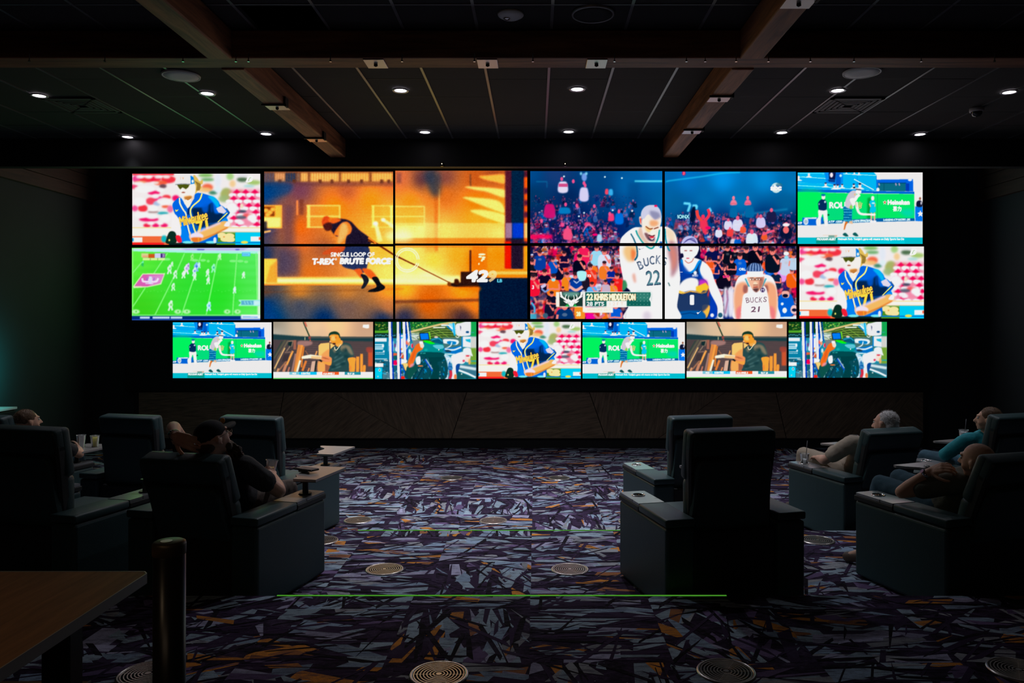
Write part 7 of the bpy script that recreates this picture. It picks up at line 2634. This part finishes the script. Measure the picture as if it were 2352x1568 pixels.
melt('hair', bm, M_HAIRD, root, .007, 2, .003, 60)
bm = nb()
for sx in (-1, 1):
    c0 = cp(sx * .033, .112, .018)
    rg = [c0 + R @ Vector((.024 * math.cos(k * math.pi / 8), -.2 * abs(.024 * math.cos(k * math.pi / 8)), .018 * math.sin(k * math.pi / 8))) for k in range(17)]
    for a_, b_ in zip(rg, rg[1:]):
        seg(bm, a_, b_, .0018, .0018, 6)
    seg(bm, cp(sx * .056, .10, .02), cp(sx * .088, .0, .02), .0022, .0022, 6)
obj('glasses', bm, mat('thin_glasses', (.5, .42, .3), .3, .7), root, True)
# watch and ring on the raised hand
def band(name, a, b, r_, w_, m, par, face=None):
    a, b = Vector(a), Vector(b)
    d = (b - a).normalized()
    Mx = Matrix.Translation(b) @ d.to_track_quat('Z', 'Y').to_matrix().to_4x4()
    bm = nb()
    lathe(bm, [(r_, -w_), (r_ + .003, -w_), (r_ + .003, w_), (r_, w_), (r_, -w_)], (0, 0, 0), 24)
    bmesh.ops.transform(bm, matrix=Mx, verts=bm.verts)
    o = obj(name, bm, m, par, True)
    if face is not None:
        bm = nb()
        f = (Vector(face) - d * Vector(face).dot(d)).normalized()
        c = b + f * (r_ + .003)
        bmesh.ops.create_cone(bm, cap_ends=True, segments=24, radius1=.018, radius2=.016, depth=.008, matrix=Matrix.Translation(c) @ f.to_track_quat('Z', 'Y').to_matrix().to_4x4())
        obj('watch_face', bm, m, o)
    return o


band('wristwatch', (-.285, -.24, 1.155), (-.100, -.453, 1.142), .034, .010, mat('dark_watch', (.05, .05, .055), .25, .6), root, (-.3, -1, .5))
# the cup in the right hand
c = in_seat('l1', (.085, .345, .765))
e = empty('plastic_cup', c - Vector((0, 0, .03)), 0, 'clear cup of pale beer held by the person in the dark cap', 'cup')
e.rotation_euler = (math.radians(-4), math.radians(6), 0)
bm = nb()
lathe(bm, [(.0005, 0), (.030, 0), (.044, .115), (.047, .115), (.047, .112), (.0432, .112), (.029, .004), (.0005, .004)], (0, 0, 0), 28)
obj('cup_wall', bm, M_CUP, e, True)
bm = nb()
lathe(bm, [(.0005, .005), (.0285, .005), (.036, .06), (.0005, .06)], (0, 0, 0), 24)
obj('drink', bm, mat('beer', (.70, .42, .10), .15), e, True)

# -- bald person resting the cheek on one hand
root, R, hc = seated('r4', 'bald person in an olive shirt resting the cheek on one hand, silver watch', dict(
    pelvis=(0, .03, .58), chest=(.0, -.13, .75), neck=(-.03, -.265, .835), head=(-.115, -.30, .955), look=(2, -10, 14), size=1.06, bulk=1.10, voxel=.0065, fat=1.02,
    arms=[dict(sh=(-.20, -.17, .79), el=(-.40, .07, .69), wr=(-.305, -.085, .86), fwd=(.45, -.75, .40), up=(-.85, .15, .45), side=1, curl=.62, hs=1.10, sleeve=.60),
          dict(sh=(.18, -.17, .80), el=(.32, .04, .69), wr=(.20, .25, .67), fwd=(-.5, .8, 0), up=(0, 0, 1), side=-1, curl=.4, sleeve=.7)],
    legs=[((-.10, .06, .57), (-.17, .54, .64), (-.27, .58, .12), (-.33, .70, .055)), ((.10, .06, .57), (.06, .60, .66), (.05, .70, .12), (.05, .86, .055))],
    shirt=M_OLIVE, trousers=M_JEANS, shoe=mat('brown_shoe', (.12, .08, .06), .6)))
band('wristwatch', (-.40, .07, .69), (-.317, -.065, .838), .031, .011, mat('silver_watch', (.85, .85, .88), .18, 1), root, (-.8, .2, .6))
bm = nb()
lathe(bm, [(.062, -.012), (.070, -.010), (.066, .014), (.060, .014), (.062, -.012)], (0, 0, 0), 28)
Mx = Matrix.Translation((-.042, -.272, .875)) @ Euler((math.radians(16), math.radians(-18), 0)).to_matrix().to_4x4()
bmesh.ops.transform(bm, matrix=Mx, verts=bm.verts)
obj('collar', bm, mat('pale_collar', (.50, .62, .66), .8), root, True)

# -- white-haired person in a beige shirt
root, R, hc = seated('r3', 'white-haired person in a beige short-sleeved shirt leaning back in a recliner', dict(
    pelvis=(0, .02, .61), chest=(.02, -.12, .80), neck=(.06, -.235, .935), head=(.105, -.255, 1.065), look=(-4, 6, 22), size=1.05, bulk=1.12, voxel=.009, skin=M_SKIN2, fat=1.05,
    arms=[dict(sh=(-.19, -.14, .88), el=(-.37, .02, .70), wr=(-.27, .26, .68), fwd=(.35, .9, -.1), up=(0, 0, 1), side=1, curl=.35, sleeve=.70),
          dict(sh=(.21, -.14, .88), el=(.36, .06, .70), wr=(.16, .30, .74), fwd=(-.6, .8, 0), up=(0, .1, 1), side=-1, curl=.4, sleeve=.75)],
    legs=[((-.10, .06, .59), (-.19, .60, .66), (-.18, .70, .13), (-.18, .86, .06)), ((.10, .06, .59), (.13, .52, .68), (.13, .66, .13), (.13, .82, .06))],
    shirt=M_BEIGE, trousers=M_KHAKI))
bm = nb()
hp = lambda x, y, z: Vector(hc) + R @ Vector((x, y, z))
ell(bm, hp(0, -.035, .045), (.090, .094, .090), R)
ell(bm, hp(0, -.07, -.01), (.078, .060, .070), R)
h_ = melt('hair', bm, M_HAIRW, root, .0065, 3, .005, 34)
bm = nb()
strands(bm, hp(0, -.035, .045), R, 900, (.089, .094, .089), .013, -.4, 3, .0008, .1)
obj('hair_wisps', bm, M_HAIRW, h_)

# -- person in a teal shirt
root, R, hc = seated('r5', 'brown-haired person in a loose teal long-sleeved shirt at the far right', dict(
    pelvis=(-.03, .04, .61), chest=(-.06, -.08, .82), neck=(-.08, -.17, .965), head=(-.105, -.17, 1.085), look=(2, 0, 38), size=.98, bulk=1.05, voxel=.009,
    arms=[dict(sh=(-.25, -.06, .88), el=(-.34, .12, .71), wr=(-.13, .30, .68), fwd=(.8, .5, 0), up=(0, 0, 1), side=1, curl=.4, sleeve=1.8),
          dict(sh=(.13, -.12, .88), el=(.28, .08, .71), wr=(.08, .28, .69), fwd=(-.8, .5, 0), up=(0, 0, 1), side=-1, curl=.4, sleeve=1.8)],
    legs=[((-.12, .08, .59), (-.20, .52, .62), (-.18, .64, .13), (-.18, .80, .06)), ((.08, .08, .59), (.10, .52, .62), (.12, .64, .13), (.12, .80, .06))],
    shirt=M_TEAL, trousers=M_JEANS))
bm = nb()
ell(bm, hp(0, -.03, .05), (.088, .098, .085), R)
ell(bm, hp(0, -.075, -.03), (.070, .050, .075), R)
h_ = melt('hair', bm, M_HAIRB, root, .007, 3, .004, 34)
bm = nb()
strands(bm, hp(0, -.03, .05), R, 700, (.087, .097, .084), .008, -.4, 8, .0008, .5)
obj('hair_wisps', bm, M_HAIRB, h_)

# -- brown-haired person at the far left
root, R, hc = seated('l5', 'brown-haired person far left, only head top and forearm showing over the recliners', dict(
    pelvis=(.10, .02, .60), chest=(.14, -.10, .81), neck=(.27, -.14, .965), head=(.30, -.16, 1.085), look=(4, 0, -22), size=1.0, bulk=1.05, voxel=.009,
    arms=[dict(sh=(-.05, -.12, .88), el=(-.22, .06, .71), wr=(-.10, .28, .68), fwd=(.4, .9, 0), up=(0, 0, 1), side=1, curl=.4),
          dict(sh=(.40, .00, .88), el=(.475, .27, .715), wr=(.30, .44, .735), fwd=(-.8, .5, .05), up=(.5, .8, .1), side=-1, curl=.9, sleeve=.7)],
    legs=[((.0, .06, .58), (-.06, .52, .60), (-.06, .64, .13), (-.06, .80, .06)), ((.18, .06, .58), (.20, .52, .60), (.20, .64, .13), (.20, .80, .06))],
    shirt=M_CHAR, trousers=M_JEANS))
bm = nb()
ell(bm, hp(0, -.025, .05), (.086, .096, .082), R)
h_ = melt('hair', bm, M_HAIRB, root, .007, 3, .004, 34)
bm = nb()
strands(bm, hp(0, -.025, .05), R, 700, (.085, .095, .081), .008, -.3, 9, .0008, .5)
obj('hair_wisps', bm, M_HAIRB, h_)
